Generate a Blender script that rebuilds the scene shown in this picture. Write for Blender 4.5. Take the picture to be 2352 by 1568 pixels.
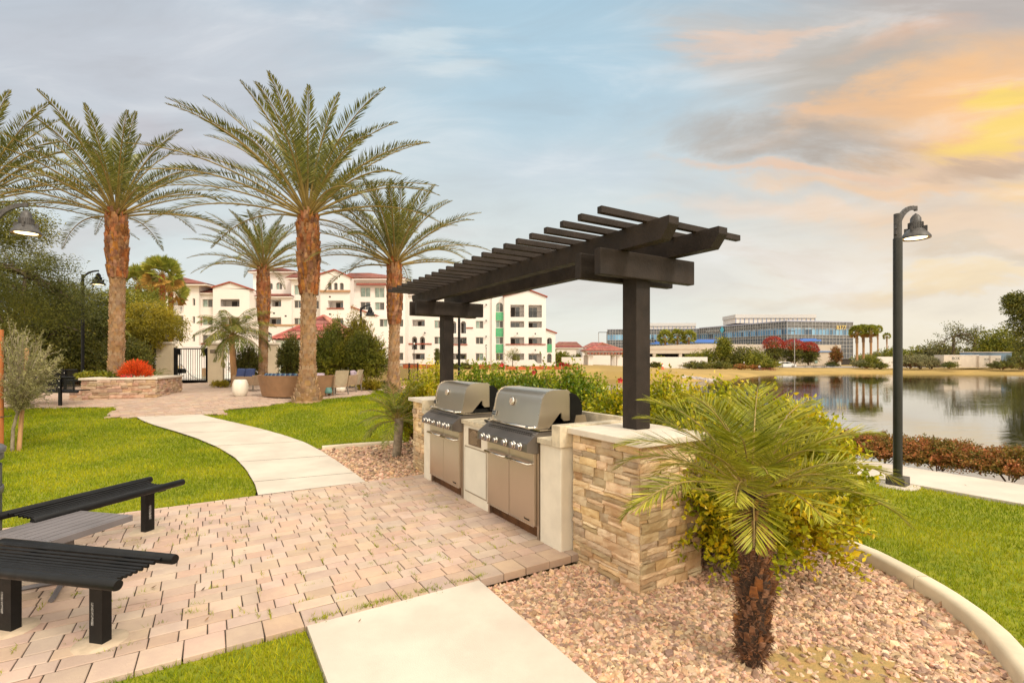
import bpy, bmesh, math, random
import numpy as np
from mathutils import Vector, Matrix
R = math.radians
random.seed(7); rng = np.random.default_rng(7)
SC = bpy.context.scene
for o in list(bpy.data.objects): bpy.data.objects.remove(o)
COL = SC.collection

# ---------------------------------------------------------------- camera
F, CX, YH, CAMH = 1133.0, 1176.0, 825.0, 1.62      # picture measured at 2352 x 1568
cam = bpy.data.cameras.new('camera'); cam_o = bpy.data.objects.new('camera', cam); COL.objects.link(cam_o)
cam.sensor_width = 36; cam.lens = 36*F/2352; cam.shift_y = (YH-784)/2352
cam.clip_start = .05; cam.clip_end = 3000
cam_o.location = (0, 0, CAMH); cam_o.rotation_euler = (R(90), 0, 0)
SC.camera = cam_o
SC.view_settings.view_transform = 'Standard'; SC.view_settings.look = 'None'
SC.view_settings.exposure = 0.76; SC.view_settings.gamma = 1

def lin(r, g, b):
    f = lambda c: (c/255/12.92 if c <= 10 else ((c/255+.055)/1.055)**2.4)
    return (f(r), f(g), f(b), 1)

# ---------------------------------------------------------------- node helper
class N:
    def __init__(s, tree): s.t = tree; s.n = tree.nodes; s.l = tree.links
    def new(s, k, **kw):
        n = s.n.new(k)
        for a, v in kw.items(): setattr(n, a, v)
        return n
    def put(s, sock, v):
        if isinstance(v, bpy.types.NodeSocket): s.l.new(v, sock)
        else: sock.default_value = v
    def m(s, op, a, b=0.0, c=0.0, clamp=False):
        n = s.new('ShaderNodeMath', operation=op, use_clamp=clamp)
        s.put(n.inputs[0], a); s.put(n.inputs[1], b); s.put(n.inputs[2], c); return n.outputs[0]
    def ss(s, x, lo, hi, a=0.0, b=1.0, kind='SMOOTHSTEP'):
        n = s.new('ShaderNodeMapRange', interpolation_type=kind)
        for i, v in enumerate((x, lo, hi, a, b)): s.put(n.inputs[i], v)
        return n.outputs[0]
    def mix(s, f, a, b, mode='MIX'):
        n = s.new('ShaderNodeMix', data_type='RGBA', blend_type=mode)
        s.put(n.inputs[0], f); s.put(n.inputs[6], a); s.put(n.inputs[7], b); return n.outputs[2]
    def noise(s, vec, scale=1.0, detail=4.0, rough=.5, dist=0.0, col=False):
        n = s.new('ShaderNodeTexNoise')
        if vec is not None: s.l.new(vec, n.inputs['Vector'])
        n.inputs['Scale'].default_value = scale; n.inputs['Detail'].default_value = detail
        n.inputs['Roughness'].default_value = rough; n.inputs['Distortion'].default_value = dist
        return n.outputs['Color' if col else 'Fac']
    def comb(s, x, y, z=0.0):
        n = s.new('ShaderNodeCombineXYZ')
        for i, v in enumerate((x, y, z)): s.put(n.inputs[i], v)
        return n.outputs[0]
    def vm(s, op, a, b, out=0):
        n = s.new('ShaderNodeVectorMath', operation=op); s.put(n.inputs[0], a); s.put(n.inputs[1], b)
        return n.outputs['Value'] if out == 1 else n.outputs[0]
    def ramp(s, f, stops):
        n = s.new('ShaderNodeValToRGB'); e = n.color_ramp.elements
        while len(e) < len(stops): e.new(.5)
        for k, (p, c) in enumerate(stops): e[k].position = p; e[k].color = c
        s.put(n.inputs[0], f); return n.outputs[0]

# ---------------------------------------------------------------- world: high broken cloud with a warm west
SUN_DIR = Vector((.60, -.62, .78)).normalized()
def build_world():
    w = bpy.data.worlds.new('World'); SC.world = w; w.use_nodes = True
    n = N(w.node_tree); n.n.clear()
    tc = n.new('ShaderNodeTexCoord'); D = n.vm('NORMALIZE', tc.outputs['Generated'], (0, 0, 0))
    sp = n.new('ShaderNodeSeparateXYZ'); n.l.new(D, sp.inputs[0]); x, y, z = sp.outputs
    sky = n.new('ShaderNodeTexSky', sky_type='NISHITA'); sky.sun_disc = False
    sky.sun_elevation = math.asin(SUN_DIR.z); sky.sun_rotation = math.atan2(SUN_DIR.x, SUN_DIR.y)
    sky.dust_density = 2.0
    skyc = n.mix(1.0, sky.outputs[0], (.10, .10, .10, 1), 'MULTIPLY')
    yy = n.m('MAXIMUM', y, .22); a0_ = n.m('DIVIDE', x, yy); b0_ = n.m('DIVIDE', z, yy)
    Q = n.comb(n.m('MULTIPLY', a0_, .75), n.m('MULTIPLY', b0_, 2.1)); nz = n.noise(Q, 1.9, 9, .60, .5, col=True)
    sc_ = n.new('ShaderNodeSeparateXYZ'); n.l.new(nz, sc_.inputs[0]); w1, w2, w3 = sc_.outputs
    A = n.m('ADD', a0_, n.m('MULTIPLY', n.m('SUBTRACT', w1, .5), .80)); B = n.m('ADD', b0_, n.m('MULTIPLY', n.m('SUBTRACT', w2, .5), .34))
    def blob(u, v, ru, rv, rot=0, soft=.15):
        ca, cb = (u-CX)/F, (YH-v)/F; da = n.m('SUBTRACT', A, ca); db = n.m('SUBTRACT', B, cb); c_, s_ = math.cos(R(rot)), math.sin(R(rot))
        p = n.m('DIVIDE', n.m('ADD', n.m('MULTIPLY', da, c_), n.m('MULTIPLY', db, s_)), ru/F); q = n.m('DIVIDE', n.m('SUBTRACT', n.m('MULTIPLY', db, c_), n.m('MULTIPLY', da, s_)), rv/F)
        return n.ss(n.m('SQRT', n.m('ADD', n.m('MULTIPLY', p, p), n.m('MULTIPLY', q, q))), 1.0, soft)
    bl = n.ss(b0_, 0, .74, kind='LINEAR')
    left = n.ramp(bl, [(0, lin(236, 238, 230)), (.35, lin(222, 231, 231)), (.7, lin(205, 215, 222)), (1, lin(196, 206, 216))])
    mid_ = n.ramp(bl, [(0, lin(244, 241, 226)), (.25, lin(234, 238, 232)), (.55, lin(208, 223, 229)), (1, lin(178, 210, 228))])
    rgt = n.ramp(bl, [(0, lin(253, 243, 220)), (.20, lin(249, 238, 220)), (.5, lin(226, 214, 200)), (1, lin(196, 188, 182))])
    c = n.mix(n.ss(A, -.75, .0), left, mid_); c = n.mix(n.ss(A, .15, .80), c, rgt)
    c = n.mix(.08, c, skyc)
    for (u, v, ru, rv, rot, al, col) in ((250, 150, 800, 260, -6, .75, (200, 204, 212)), (330, 330, 520, 90, -4, .7, (200, 197, 203)), (640, 60, 420, 130, 10, .55, (206, 211, 219)), (250, 560, 520, 60, 4, .5, (212, 208, 208)), (1000, 150, 260, 50, 12, .6, (222, 231, 234)), (820, 560, 420, 60, 0, .45, (222, 219, 216)),
            (1250, 200, 340, 200, 0, .45, (174, 207, 226)), (1380, 640, 420, 70, 4, .5, (228, 220, 212)), (1300, 380, 330, 80, -5, .4, (206, 216, 226)),
            (1960, 150, 480, 210, -8, .85, (190, 183, 174)), (1690, 90, 230, 110, 10, .6, (205, 198, 192)), (1800, 310, 420, 70, -6, .85, (180, 168, 157)), (2080, 330, 260, 50, 6, .75, (176, 162, 150)),
            (2290, 225, 560, 220, 22, .95, (255, 203, 146)), (2100, 60, 300, 60, 16, .6, (232, 190, 160)), (1880, 250, 200, 22, -6, .55, (238, 200, 170)), (1790, 375, 360, 26, -6, .8, (240, 202, 172)), (2290, 290, 360, 62, 16, .97, (255, 222, 130)), (2370, 190, 190, 44, 14, .95, (255, 222, 124)),
            (2230, 385, 330, 40, 8, .8, (205, 178, 154)), (2330, 450, 260, 70, 10, .85, (253, 212, 154)), (1900, 500, 300, 34, -8, .6, (244, 214, 184)), (1750, 590, 360, 44, -10, .5, (222, 206, 190)), (2150, 540, 480, 80, -6, .7, (246, 216, 184)), (2000, 660, 480, 30, 2, .5, (230, 212, 190)), (1700, 480, 300, 40, -4, .55, (240, 222, 206)), (2050, 210, 420, 60, 14, .75, (250, 200, 150)), (1720, 70, 260, 34, 12, .6, (242, 205, 178)), (1950, 430, 420, 34, -6, .7, (248, 208, 168)), (2220, 640, 360, 34, 3, .6, (252, 226, 180)), (2300, 600, 300, 30, -4, .5, (216, 200, 176))):
        c = n.mix(n.m('MULTIPLY', blob(u, v, ru, rv, rot), al), c, lin(*col))
    f2 = n.noise(n.comb(n.m('ADD', n.m('MULTIPLY', a0_, 1.1), n.m('MULTIPLY', b0_, -.9)), n.m('MULTIPLY', b0_, 4.2), 4.0), 2.0, 8, .58, .6); c = n.mix(n.m('MULTIPLY', n.ss(f2, .47, .72), .55), c, n.mix(.55, c, (1, 1, 1, 1))); c = n.mix(n.m('MULTIPLY', n.ss(f2, .52, .28), .38), c, n.mix(.40, c, lin(150, 144, 146)))
    # unseen sky behind and overhead, brightened and warmed to add light to the scene
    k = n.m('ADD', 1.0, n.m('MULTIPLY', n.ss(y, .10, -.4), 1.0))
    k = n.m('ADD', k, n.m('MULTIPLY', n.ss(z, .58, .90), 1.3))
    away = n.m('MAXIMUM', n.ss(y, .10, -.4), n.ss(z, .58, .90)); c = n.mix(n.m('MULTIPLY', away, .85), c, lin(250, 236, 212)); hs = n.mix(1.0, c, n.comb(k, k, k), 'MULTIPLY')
    ex = 1/2**SC.view_settings.exposure
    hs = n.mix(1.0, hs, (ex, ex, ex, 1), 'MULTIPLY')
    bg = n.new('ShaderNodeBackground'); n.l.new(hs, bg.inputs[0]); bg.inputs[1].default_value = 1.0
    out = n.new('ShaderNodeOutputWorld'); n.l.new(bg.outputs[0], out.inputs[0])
build_world()
sun = bpy.data.lights.new('sun', 'SUN'); sun.energy = 1.5; sun.angle = R(14); sun.color = (1, .90, .74)
sun_o = bpy.data.objects.new('sun', sun); COL.objects.link(sun_o)
sun_o.rotation_euler = SUN_DIR.to_track_quat('Z', 'Y').to_euler(); sun_o.location = (0, 0, 30)

# ---------------------------------------------------------------- picture -> place
def smooth(x): x = np.clip(x, 0, 1); return x*x*(3-2*x)
C0 = np.array((.92, 3.55)); W = np.array((-.5234, .8521)); PD = np.array((.8521, .5234))
ANG = math.atan2(W[1], W[0])
def ST(s, t, z=0.0):
    p = C0+s*W+t*PD; return (float(p[0]), float(p[1]), z)
def unST(x, y):
    dx = x-C0[0]; dy = y-C0[1]; return dx*W[0]+dy*W[1], dx*PD[0]+dy*PD[1]
WATER = -1.28
def wpx(u, v): Y = F*(CAMH-WATER)/(v-YH); return ((u-CX)/F*Y, Y)
LAKE = [ST(s, 7.7)[:2] for s in (-22, -6, 4, 14, 24, 34)]+[(-13.5, 42), (-15, 55), (-15.5, 70)] + \
    [wpx(*p) for p in ((985, 866), (1100, 865.5), (1250, 867), (1380, 870), (1500, 873), (1570, 876), (1640, 873), (1710, 868), (1747, 862), (1800, 859), (2000, 857.6), (2352, 859.5))]+[(100, 82), (135, 60), (140, -20)]
LAKE = np.array(LAKE)
def lake_sd(x, y):
    x = np.asarray(x, float); y = np.asarray(y, float); d = np.full(x.shape, 1e9); ins = np.zeros(x.shape, bool)
    n = len(LAKE)
    for i in range(n):
        a = LAKE[i]; b = LAKE[(i+1) % n]; e = b-a
        t = np.clip(((x-a[0])*e[0]+(y-a[1])*e[1])/(e@e), 0, 1)
        d = np.minimum(d, np.hypot(x-a[0]-t*e[0], y-a[1]-t*e[1]))
        cr = ((a[1] > y) != (b[1] > y)) & (x < (b[0]-a[0])*(y-a[1])/((b[1]-a[1]) or 1e-9)+a[0])
        ins ^= cr
    return np.where(ins, -d, d)
def G(x, y):
    x = np.asarray(x, float); y = np.asarray(y, float)
    s, t = unST(x, y); sd = lake_sd(x, y)
    near = .5*smooth((y-7.6)/8.6)*(1-smooth((t-3.2)/3.0))
    far = .5-.95*smooth((x-14)/26)
    k = smooth((y-36)/26)
    land = near*(1-k)+far*k
    rn = smooth(sd/1.3); rf = .55*np.clip(sd/2, 0, 1)+.45*smooth(sd/14)
    ramp = rn*(1-k)+rf*k
    z = WATER+(land-WATER)*np.clip(ramp, 0, 1)
    return np.where(sd < 0, WATER-np.minimum(1.2, -sd*.4), z)
_Y = np.geomspace(1.6, 900, 2600)
def gp(u, v, dz=0.0):
    X = (u-CX)/F*_Y; zr = CAMH-(v-YH)/F*_Y; gz = G(X, _Y)+dz
    i = int(np.argmax(zr <= gz)); i = max(i, 1)
    a0 = zr[i-1]-gz[i-1]; a1 = zr[i]-gz[i]; t = a0/(a0-a1) if a0 != a1 else 0
    y = _Y[i-1]+(_Y[i]-_Y[i-1])*t; x = (u-CX)/F*y
    return np.array((x, y, float(G(x, y))+dz))
def at(u, v, Y): return np.array(((u-CX)/F*Y, Y, CAMH-(v-YH)/F*Y))
def zm(ox, oy, k): return lambda x, y: ((ox+x/k)*.9408, (oy+y/k)*.9408)
Z1 = zm(0, 600, 3.3571); Z2 = zm(350, 600, 3.3571); Z3 = zm(900, 600, 3.3571); Z4 = zm(1450, 700, 3.3571); Z5 = zm(1950, 700, 4.2727)
def g1(x, y): return float(G(x, y))

# ---------------------------------------------------------------- mesh builder
class MB:
    def __init__(s): s.v = []; s.f = []; s.sm = []; s.mi = []; s.cur = 0
    def add(s, vs, fs, smooth=False):
        b = len(s.v); s.v += [tuple(map(float, p)) for p in vs]; s.f += [tuple(b+i for i in f) for f in fs]
        s.sm += [smooth]*len(fs); s.mi += [s.cur]*len(fs); return s
    def box(s, c, d, ax=None, rz=0):
        """box centre c, full size d, optional axes matrix or turn about z"""
        if ax is None: ca, sa = math.cos(rz), math.sin(rz); ax = ((ca, sa, 0), (-sa, ca, 0), (0, 0, 1))
        c = np.array(c, float); A = [np.array(a, float)*h/2 for a, h in zip(ax, d)]
        vs = [c+i*A[0]+j*A[1]+k*A[2] for k in (-1, 1) for j in (-1, 1) for i in (-1, 1)]
        return s.add(vs, [(0, 2, 3, 1), (4, 5, 7, 6), (0, 1, 5, 4), (2, 6, 7, 3), (0, 4, 6, 2), (1, 3, 7, 5)])
    def stbox(s, s0, s1, t0, t1, z0, z1):
        a = ST((s0+s1)/2, (t0+t1)/2, (z0+z1)/2)
        return s.box(a, (s1-s0, t1-t0, z1-z0), ax=((W[0], W[1], 0), (PD[0], PD[1], 0), (0, 0, 1)))
    def xbox(s, x0, x1, y0, y1, z0, z1): return s.box(((x0+x1)/2, (y0+y1)/2, (z0+z1)/2), (x1-x0, y1-y0, z1-z0))
    def tube(s, path, r, n=8, cap=True, smooth=True):
        path = [np.array(p, float) for p in path]
        rs = r if hasattr(r, '__len__') else [r]*len(path)
        ring = []; up = None
        for i, p in enumerate(path):
            d = path[min(i+1, len(path)-1)]-path[max(i-1, 0)]; d = d/(np.linalg.norm(d)+1e-12)
            if up is None:
                up = np.array((0, 0, 1.)) if abs(d[2]) < .9 else np.array((1., 0, 0))
            a = np.cross(d, up); a /= np.linalg.norm(a)+1e-12; b = np.cross(a, d); up = b
            ring.append([p+rs[i]*(math.cos(2*math.pi*k/n)*a+math.sin(2*math.pi*k/n)*b) for k in range(n)])
        vs = [q for rr in ring for q in rr]; fs = []
        for i in range(len(path)-1):
            for k in range(n):
                k2 = (k+1) % n; fs.append((i*n+k, i*n+k2, (i+1)*n+k2, (i+1)*n+k))
        s.add(vs, fs, smooth)
        if cap:
            s.add(ring[0], [tuple(range(n))]); s.add(ring[-1], [tuple(range(n-1, -1, -1))])
        return s
    def lathe(s, c, prof, n=16, smooth=True, ax=None, caps=True):
        c = np.array(c, float)
        A = [np.array(a, float) for a in (ax or ((1, 0, 0), (0, 1, 0), (0, 0, 1)))]
        vs = [c+r*math.cos(2*math.pi*k/n)*A[0]+r*math.sin(2*math.pi*k/n)*A[1]+z*A[2] for r, z in prof for k in range(n)]
        fs = [(i*n+k, i*n+(k+1) % n, (i+1)*n+(k+1) % n, (i+1)*n+k) for i in range(len(prof)-1) for k in range(n)]
        s.add(vs, fs, smooth)
        if caps and prof[0][0] > 1e-4: s.add(vs[:n], [tuple(range(n-1, -1, -1))])
        if caps and prof[-1][0] > 1e-4: s.add(vs[-n:], [tuple(range(n))])
        return s
    def prism(s, poly, o, ax, ay, az, h, smooth=False):
        """polygon (a,b) in the plane o+a*ax+b*ay, thick h along az"""
        o, ax, ay, az = [np.array(q, float) for q in (o, ax, ay, az)]; n = len(poly)
        vs = [o+a*ax+b*ay for a, b in poly]+[o+a*ax+b*ay+h*az for a, b in poly]
        s.add(vs, [tuple(range(n-1, -1, -1)), tuple(range(n, 2*n))])
        return s.add(vs, [(i, (i+1) % n, (i+1) % n+n, i+n) for i in range(n)], smooth)
    def build(s, name, mat, parent=None, bevel=0, label=None, recalc=True):
        me = bpy.data.meshes.new(name)
        off = np.zeros(3)
        p = parent
        while p is not None: off += np.array(p.location); p = p.parent
        v = [(a-off[0], b-off[1], c-off[2]) for a, b, c in s.v]
        me.from_pydata(v, [], s.f); me.update()
        me.polygons.foreach_set('use_smooth', s.sm)
        for m in (mat if isinstance(mat, (list, tuple)) else [mat]): me.materials.append(m)
        me.polygons.foreach_set('material_index', s.mi)
        if recalc or bevel:
            bm = bmesh.new(); bm.from_mesh(me)
            bmesh.ops.recalc_face_normals(bm, faces=bm.faces)
            if bevel:
                es = [e for e in bm.edges if len(e.link_faces) == 2 and not e.link_faces[0].smooth and e.calc_face_angle(0) > .5]
                bmesh.ops.bevel(bm, geom=es, offset=bevel, segments=2, affect='EDGES', profile=.6, clamp_overlap=True)
            bm.to_mesh(me); bm.free()
        o = bpy.data.objects.new(name, me); COL.objects.link(o)
        if parent is not None: o.parent = parent
        if label: o['label'] = label
        return o
def thing(name, label, cat, loc=(0, 0, 0), rz=0, group=None):
    o = bpy.data.objects.new(name, None); COL.objects.link(o); o.empty_display_size = .2
    o.location = tuple(map(float, loc)); o.rotation_euler = (0, 0, rz); return tag(o, label, cat, group)
def tag(o, label, cat, group=None, kind=None):
    if label: o['label'] = label
    if cat: o['category'] = cat
    if group: o['group'] = group
    if kind: o['kind'] = kind
    return o
def struct(o, label=None, kind='structure'):
    o['kind'] = kind
    if label: o['label'] = label
    return o
def copy_tree(o, parent=None):
    c = o.copy(); COL.objects.link(c); c.parent = parent
    for ch in [q for q in bpy.data.objects if q.parent == o]: copy_tree(ch, c)
    return c
def mesh_np(name, V, Fq, mat, parent=None, loc=None, smooth=False):
    """V (n,3) numpy, Fq (m,k) index array with k = 3 or 4"""
    me = bpy.data.meshes.new(name); V = np.array(V, np.float32); Fq = np.asarray(Fq, np.int32)
    off = np.zeros(3); p = parent
    while p is not None: off += np.array(p.location); p = p.parent
    V = V-off.astype(np.float32)
    k = Fq.shape[1]; m = len(Fq)
    me.vertices.add(len(V)); me.vertices.foreach_set('co', V.ravel())
    me.loops.add(m*k); me.loops.foreach_set('vertex_index', Fq.ravel())
    me.polygons.add(m); me.polygons.foreach_set('loop_start', np.arange(0, m*k, k, dtype=np.int32))
    me.polygons.foreach_set('loop_total', np.full(m, k, np.int32))
    me.polygons.foreach_set('use_smooth', np.full(m, smooth))
    me.materials.append(mat); me.update(calc_edges=True); me.validate()
    o = bpy.data.objects.new(name, me); COL.objects.link(o)
    if parent is not None: o.parent = parent
    return o

# ---------------------------------------------------------------- materials
def mat(name, col, rough=.6, var=.15, scale=8.0, metal=0.0, bump=0.0, bscale=40.0, col2=None, island=0.0, spec=.5, coat=0.0, hue=0.0, stain=0.0, stretch=None, trans=0.0):
    m = bpy.data.materials.new(name); m.use_nodes = True; n = N(m.node_tree)
    b = n.n['Principled BSDF']
    tc = n.new('ShaderNodeTexCoord'); vec = tc.outputs['Object']
    if stretch:
        mp = n.new('ShaderNodeMapping'); n.l.new(vec, mp.inputs[0]); mp.inputs['Scale'].default_value = stretch; vec = mp.outputs[0]
    c = tuple(col)[:3]+(1,)
    c2 = tuple(col2)[:3]+(1,) if col2 else tuple(min(1, v*(1-var*1.6)) for v in c[:3])+(1,)
    fac = n.ss(n.noise(vec, scale, 5, .6), .34, .66)
    cc = n.mix(fac, c, c2)
    if island:
        geo = n.new('ShaderNodeNewGeometry'); rnd = geo.outputs['Random Per Island']
        hs = n.new('ShaderNodeHueSaturation'); n.l.new(cc, hs.inputs['Color'])
        n.put(hs.inputs['Value'], n.ss(rnd, 0, 1, 1-island, 1+island, 'LINEAR'))
        r2 = n.m('FRACT', n.m('MULTIPLY', rnd, 7.31))
        n.put(hs.inputs['Hue'], n.ss(r2, 0, 1, .5-hue, .5+hue, 'LINEAR'))
        n.put(hs.inputs['Saturation'], n.ss(n.m('FRACT', n.m('MULTIPLY', rnd, 13.7)), 0, 1, .82, 1.1, 'LINEAR'))
        cc = hs.outputs[0]
    if stain:
        st = n.ss(n.noise(vec, scale*.23, 6, .65, 1.0), .50, .72, 0, stain)
        cc = n.mix(st, cc, tuple(v*.45 for v in c[:3])+(1,))
    n.l.new(cc, b.inputs['Base Color'])
    n.put(b.inputs['Roughness'], rough if metal else n.ss(n.noise(vec, scale*2.7, 3), .3, .7, max(0, rough-.08), min(1, rough+.08)))
    b.inputs['Metallic'].default_value = metal; b.inputs['Specular IOR Level'].default_value = spec
    b.inputs['Coat Weight'].default_value = coat
    if bump:
        bp = n.new('ShaderNodeBump'); bp.inputs['Strength'].default_value = bump; bp.inputs['Distance'].default_value = .01
        n.l.new(n.noise(vec, bscale, 5, .6), bp.inputs['Height']); n.l.new(bp.outputs[0], b.inputs['Normal'])
    if trans:
        tr = n.new('ShaderNodeBsdfTranslucent'); n.l.new(cc, tr.inputs[0])
        mx = n.new('ShaderNodeMixShader'); mx.inputs[0].default_value = trans
        out = n.n['Material Output']; n.l.new(b.outputs[0], mx.inputs[1]); n.l.new(tr.outputs[0], mx.inputs[2]); n.l.new(mx.outputs[0], out.inputs[0])
    return m
def leafmat(name, c1, c2, c3=None, rough=.45, trans=.3, scale=1.2, val=.35):
    """foliage: colour per leaf from the kind's own range, with slow patches"""
    m = bpy.data.materials.new(name); m.use_nodes = True; n = N(m.node_tree); b = n.n['Principled BSDF']
    geo = n.new('ShaderNodeNewGeometry'); rnd = geo.outputs['Random Per Island']
    tc = n.new('ShaderNodeTexCoord')
    f = n.m('ADD', n.m('MULTIPLY', rnd, .55), n.m('MULTIPLY', n.ss(n.noise(tc.outputs['Object'], scale, 3), .35, .65), .45))
    st = [(0.05, c1), (.55, c2)]+([(.95, c3)] if c3 else [])
    cc = n.ramp(f, [(p, tuple(c)[:3]+(1,)) for p, c in st])
    hs = n.new('ShaderNodeHueSaturation'); n.l.new(cc, hs.inputs['Color'])
    n.put(hs.inputs['Value'], n.ss(n.m('FRACT', n.m('MULTIPLY', rnd, 9.7)), 0, 1, 1-val, 1+val, 'LINEAR'))
    n.l.new(hs.outputs[0], b.inputs['Base Color']); b.inputs['Roughness'].default_value = rough
    b.inputs['Specular IOR Level'].default_value = .4
    tr = n.new('ShaderNodeBsdfTranslucent'); n.l.new(hs.outputs[0], tr.inputs[0])
    mx = n.new('ShaderNodeMixShader'); mx.inputs[0].default_value = trans
    out = n.n['Material Output']; n.l.new(b.outputs[0], mx.inputs[1]); n.l.new(tr.outputs[0], mx.inputs[2]); n.l.new(mx.outputs[0], out.inputs[0])
    return m
M = {}
M['black'] = mat('black_powdercoat', spec=.25, col=(.008, .008, .009), rough=.45, var=.3, scale=6, bump=.05, bscale=200)
M['darkgrey'] = mat('dark_grey_coat', (.05, .05, .053), .45, .2, 6, bump=.05, bscale=200)
M['tablegrey'] = mat('table_grey_slats', (.16, .145, .155), .5, .12, 3, bump=.06, bscale=120)
M['pergola'] = mat('pergola_brown_paint', (.034, .024, .019), .6, .3, 3, bump=.25, bscale=60, stain=.35, spec=.28)
M['steel'] = mat('brushed_steel', (.68, .60, .49), .34, .04, 1.5, metal=1.0)
M['steeldoor'] = mat('brushed_steel_doors', (.58, .50, .42), .36, .04, 1.5, metal=1.0)
M['panelsteel'] = mat('grey_control_panel', (.22, .20, .19), .34, .1, 3, metal=.85)
M['chrome'] = mat('chrome_trim', (.72, .68, .62), .12, .05, 3, metal=1.0)
M['enamel'] = mat('black_enamel', (.008, .008, .008), .4, .2, 6, spec=.3)
M['stucco'] = mat('cream_stucco', (.76, .69, .57), .85, .06, 5, bump=.35, bscale=120, stain=.10)
M['travertine'] = mat('travertine_slab', (.70, .60, .44), .6, .22, 9, bump=.2, bscale=60, stain=.35)
M['capstone'] = mat('cast_stone_cap', (.68, .60, .50), .7, .06, 7, bump=.12, bscale=90, stain=.08)
M['concrete'] = mat('walk_concrete', (.60, .53, .455), .85, .10, 1.3, bump=.35, bscale=170, stain=.22)
M['curb'] = mat('curb_concrete', (.66, .56, .42), .8, .1, 3, bump=.15, bscale=120, stain=.12)
M['white'] = mat('white_stucco_far', (.70, .65, .62), .85, .04, .15)
M['offwhite'] = mat('pool_wall_paint', (.70, .65, .52), .85, .06, 1.2, bump=.1, bscale=60)
M['tile'] = mat('clay_roof_tile', (.38, .145, .105), .75, .25, 1.5, col2=(.27, .09, .07), island=.25, hue=.02)
M['trimred'] = mat('rust_red_trim', (.30, .07, .04), .7, .1, 2)
M['trimtan'] = mat('tan_trim', (.42, .24, .13), .7, .1, 2)
M['glass'] = mat('window_glass', (.030, .034, .036), .08, .4, .8, spec=1.0)
M['glassgreen'] = mat('window_blind_glass', (.25, .33, .28), .2, .3, .8, spec=.8)
M['glassgrey'] = mat('window_screen', (.11, .10, .09), .35, .3, .8)
M['frame'] = mat('window_frame', (.55, .50, .44), .5, .05, 2)
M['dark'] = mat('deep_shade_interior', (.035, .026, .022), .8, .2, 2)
M['green'] = mat('green_tile_panel', (.045, .30, .13), .5, .35, 2.2, col2=(.10, .34, .16))
M['wood'] = mat('orange_stake_wood', (.50, .16, .04), .7, .25, 4, bump=.2, bscale=30, stretch=(1, 1, .15))
M['wood2'] = mat('pale_stake_wood', (.60, .33, .15), .7, .3, 4, bump=.2, bscale=30, stretch=(1, 1, .15))
M['bark'] = mat('grey_bark', (.17, .12, .085), .9, .4, 9, bump=.5, bscale=30)
M['palebark'] = mat('pale_bark', (.38, .31, .23), .9, .3, 9, bump=.4, bscale=30)
M['boot'] = mat('palm_trunk_boots', (.42, .26, .14), .9, .25, 5, col2=(.30, .17, .085), island=.16, hue=.006, bump=.5, bscale=50)
M['boot2'] = mat('palm_boot_collar', (.38, .16, .055), .9, .4, 8, col2=(.19, .07, .025), island=.35, hue=.012, bump=.6, bscale=50)
M['fibre'] = mat('palm_fibre', (.075, .040, .022), .95, .4, 20, bump=.6, bscale=80)
M['lampglow'] = None
# ================================================================ SETTING: terrain, water, paving
def inpoly(x, y, P):
    P = np.asarray(P); ins = np.zeros(np.shape(x), bool); n = len(P)
    for i in range(n):
        a = P[i]; b = P[(i+1) % n]
        ins ^= ((a[1] > y) != (b[1] > y)) & (x < (b[0]-a[0])*(y-a[1])/((b[1]-a[1]) or 1e-9)+a[0])
    return ins
def edge_dist(x, y, P):
    P = np.asarray(P); d = np.full(np.shape(x), 1e9); n = len(P)
    for i in range(n):
        a = P[i]; b = P[(i+1) % n]; e = b-a; t = np.clip(((x-a[0])*e[0]+(y-a[1])*e[1])/(e@e+1e-12), 0, 1)
        d = np.minimum(d, np.hypot(x-a[0]-t*e[0], y-a[1]-t*e[1]))
    return d
def terrain():
    xs = np.concatenate([[-900, -500, -300, -200, -140], np.arange(-110, -40, 4), np.arange(-40, 150, 1.0), np.arange(150, 260, 8), [300, 400, 600, 900]])
    ys = np.concatenate([[-300, -120, -60, -30], np.arange(-14, 120, 1.0), np.arange(120, 240, 6), [260, 320, 420, 600, 1000, 2000]])
    X, Y = np.meshgrid(xs, ys); Z = G(X, Y)
    nearv = (Y < 40)
    Z = np.where(nearv & (Z > -.3), Z-.14, Z)
    V = np.stack([X.ravel(), Y.ravel(), Z.ravel()], 1); nx = len(xs); ny = len(ys)
    i = np.arange((ny-1)*(nx-1)); r = i//(nx-1); c = i % (nx-1); a = r*nx+c
    Fq = np.stack([a, a+1, a+nx+1, a+nx], 1)
    m = bpy.data.materials.new('dry_turf'); m.use_nodes = True; n = N(m.node_tree); b = n.n['Principled BSDF']
    tc = n.new('ShaderNodeTexCoord'); v = tc.outputs['Object']
    a1 = n.noise(v, .09, 5, .6); a2 = n.noise(v, 1.7, 5, .65); a3 = n.noise(v, 14, 4, .6)
    c1 = n.mix(n.ss(a1, .42, .58), (.30, .20, .055, 1), (.40, .26, .075, 1))
    c1 = n.mix(n.ss(a1, .60, .74), c1, (.17, .17, .03, 1))
    c1 = n.mix(n.m('MULTIPLY', n.ss(a2, .45, .75), .5), c1, (.22, .145, .05, 1))
    c1 = n.mix(n.m('MULTIPLY', n.ss(a3, .4, .7), .35), c1, (.15, .11, .03, 1))
    n.l.new(c1, b.inputs['Base Color']); b.inputs['Roughness'].default_value = .95
    o = struct(mesh_np('ground', V, Fq, m, smooth=True), 'sloping ground of dry golden turf round the lake')
    return o
terrain()
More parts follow.
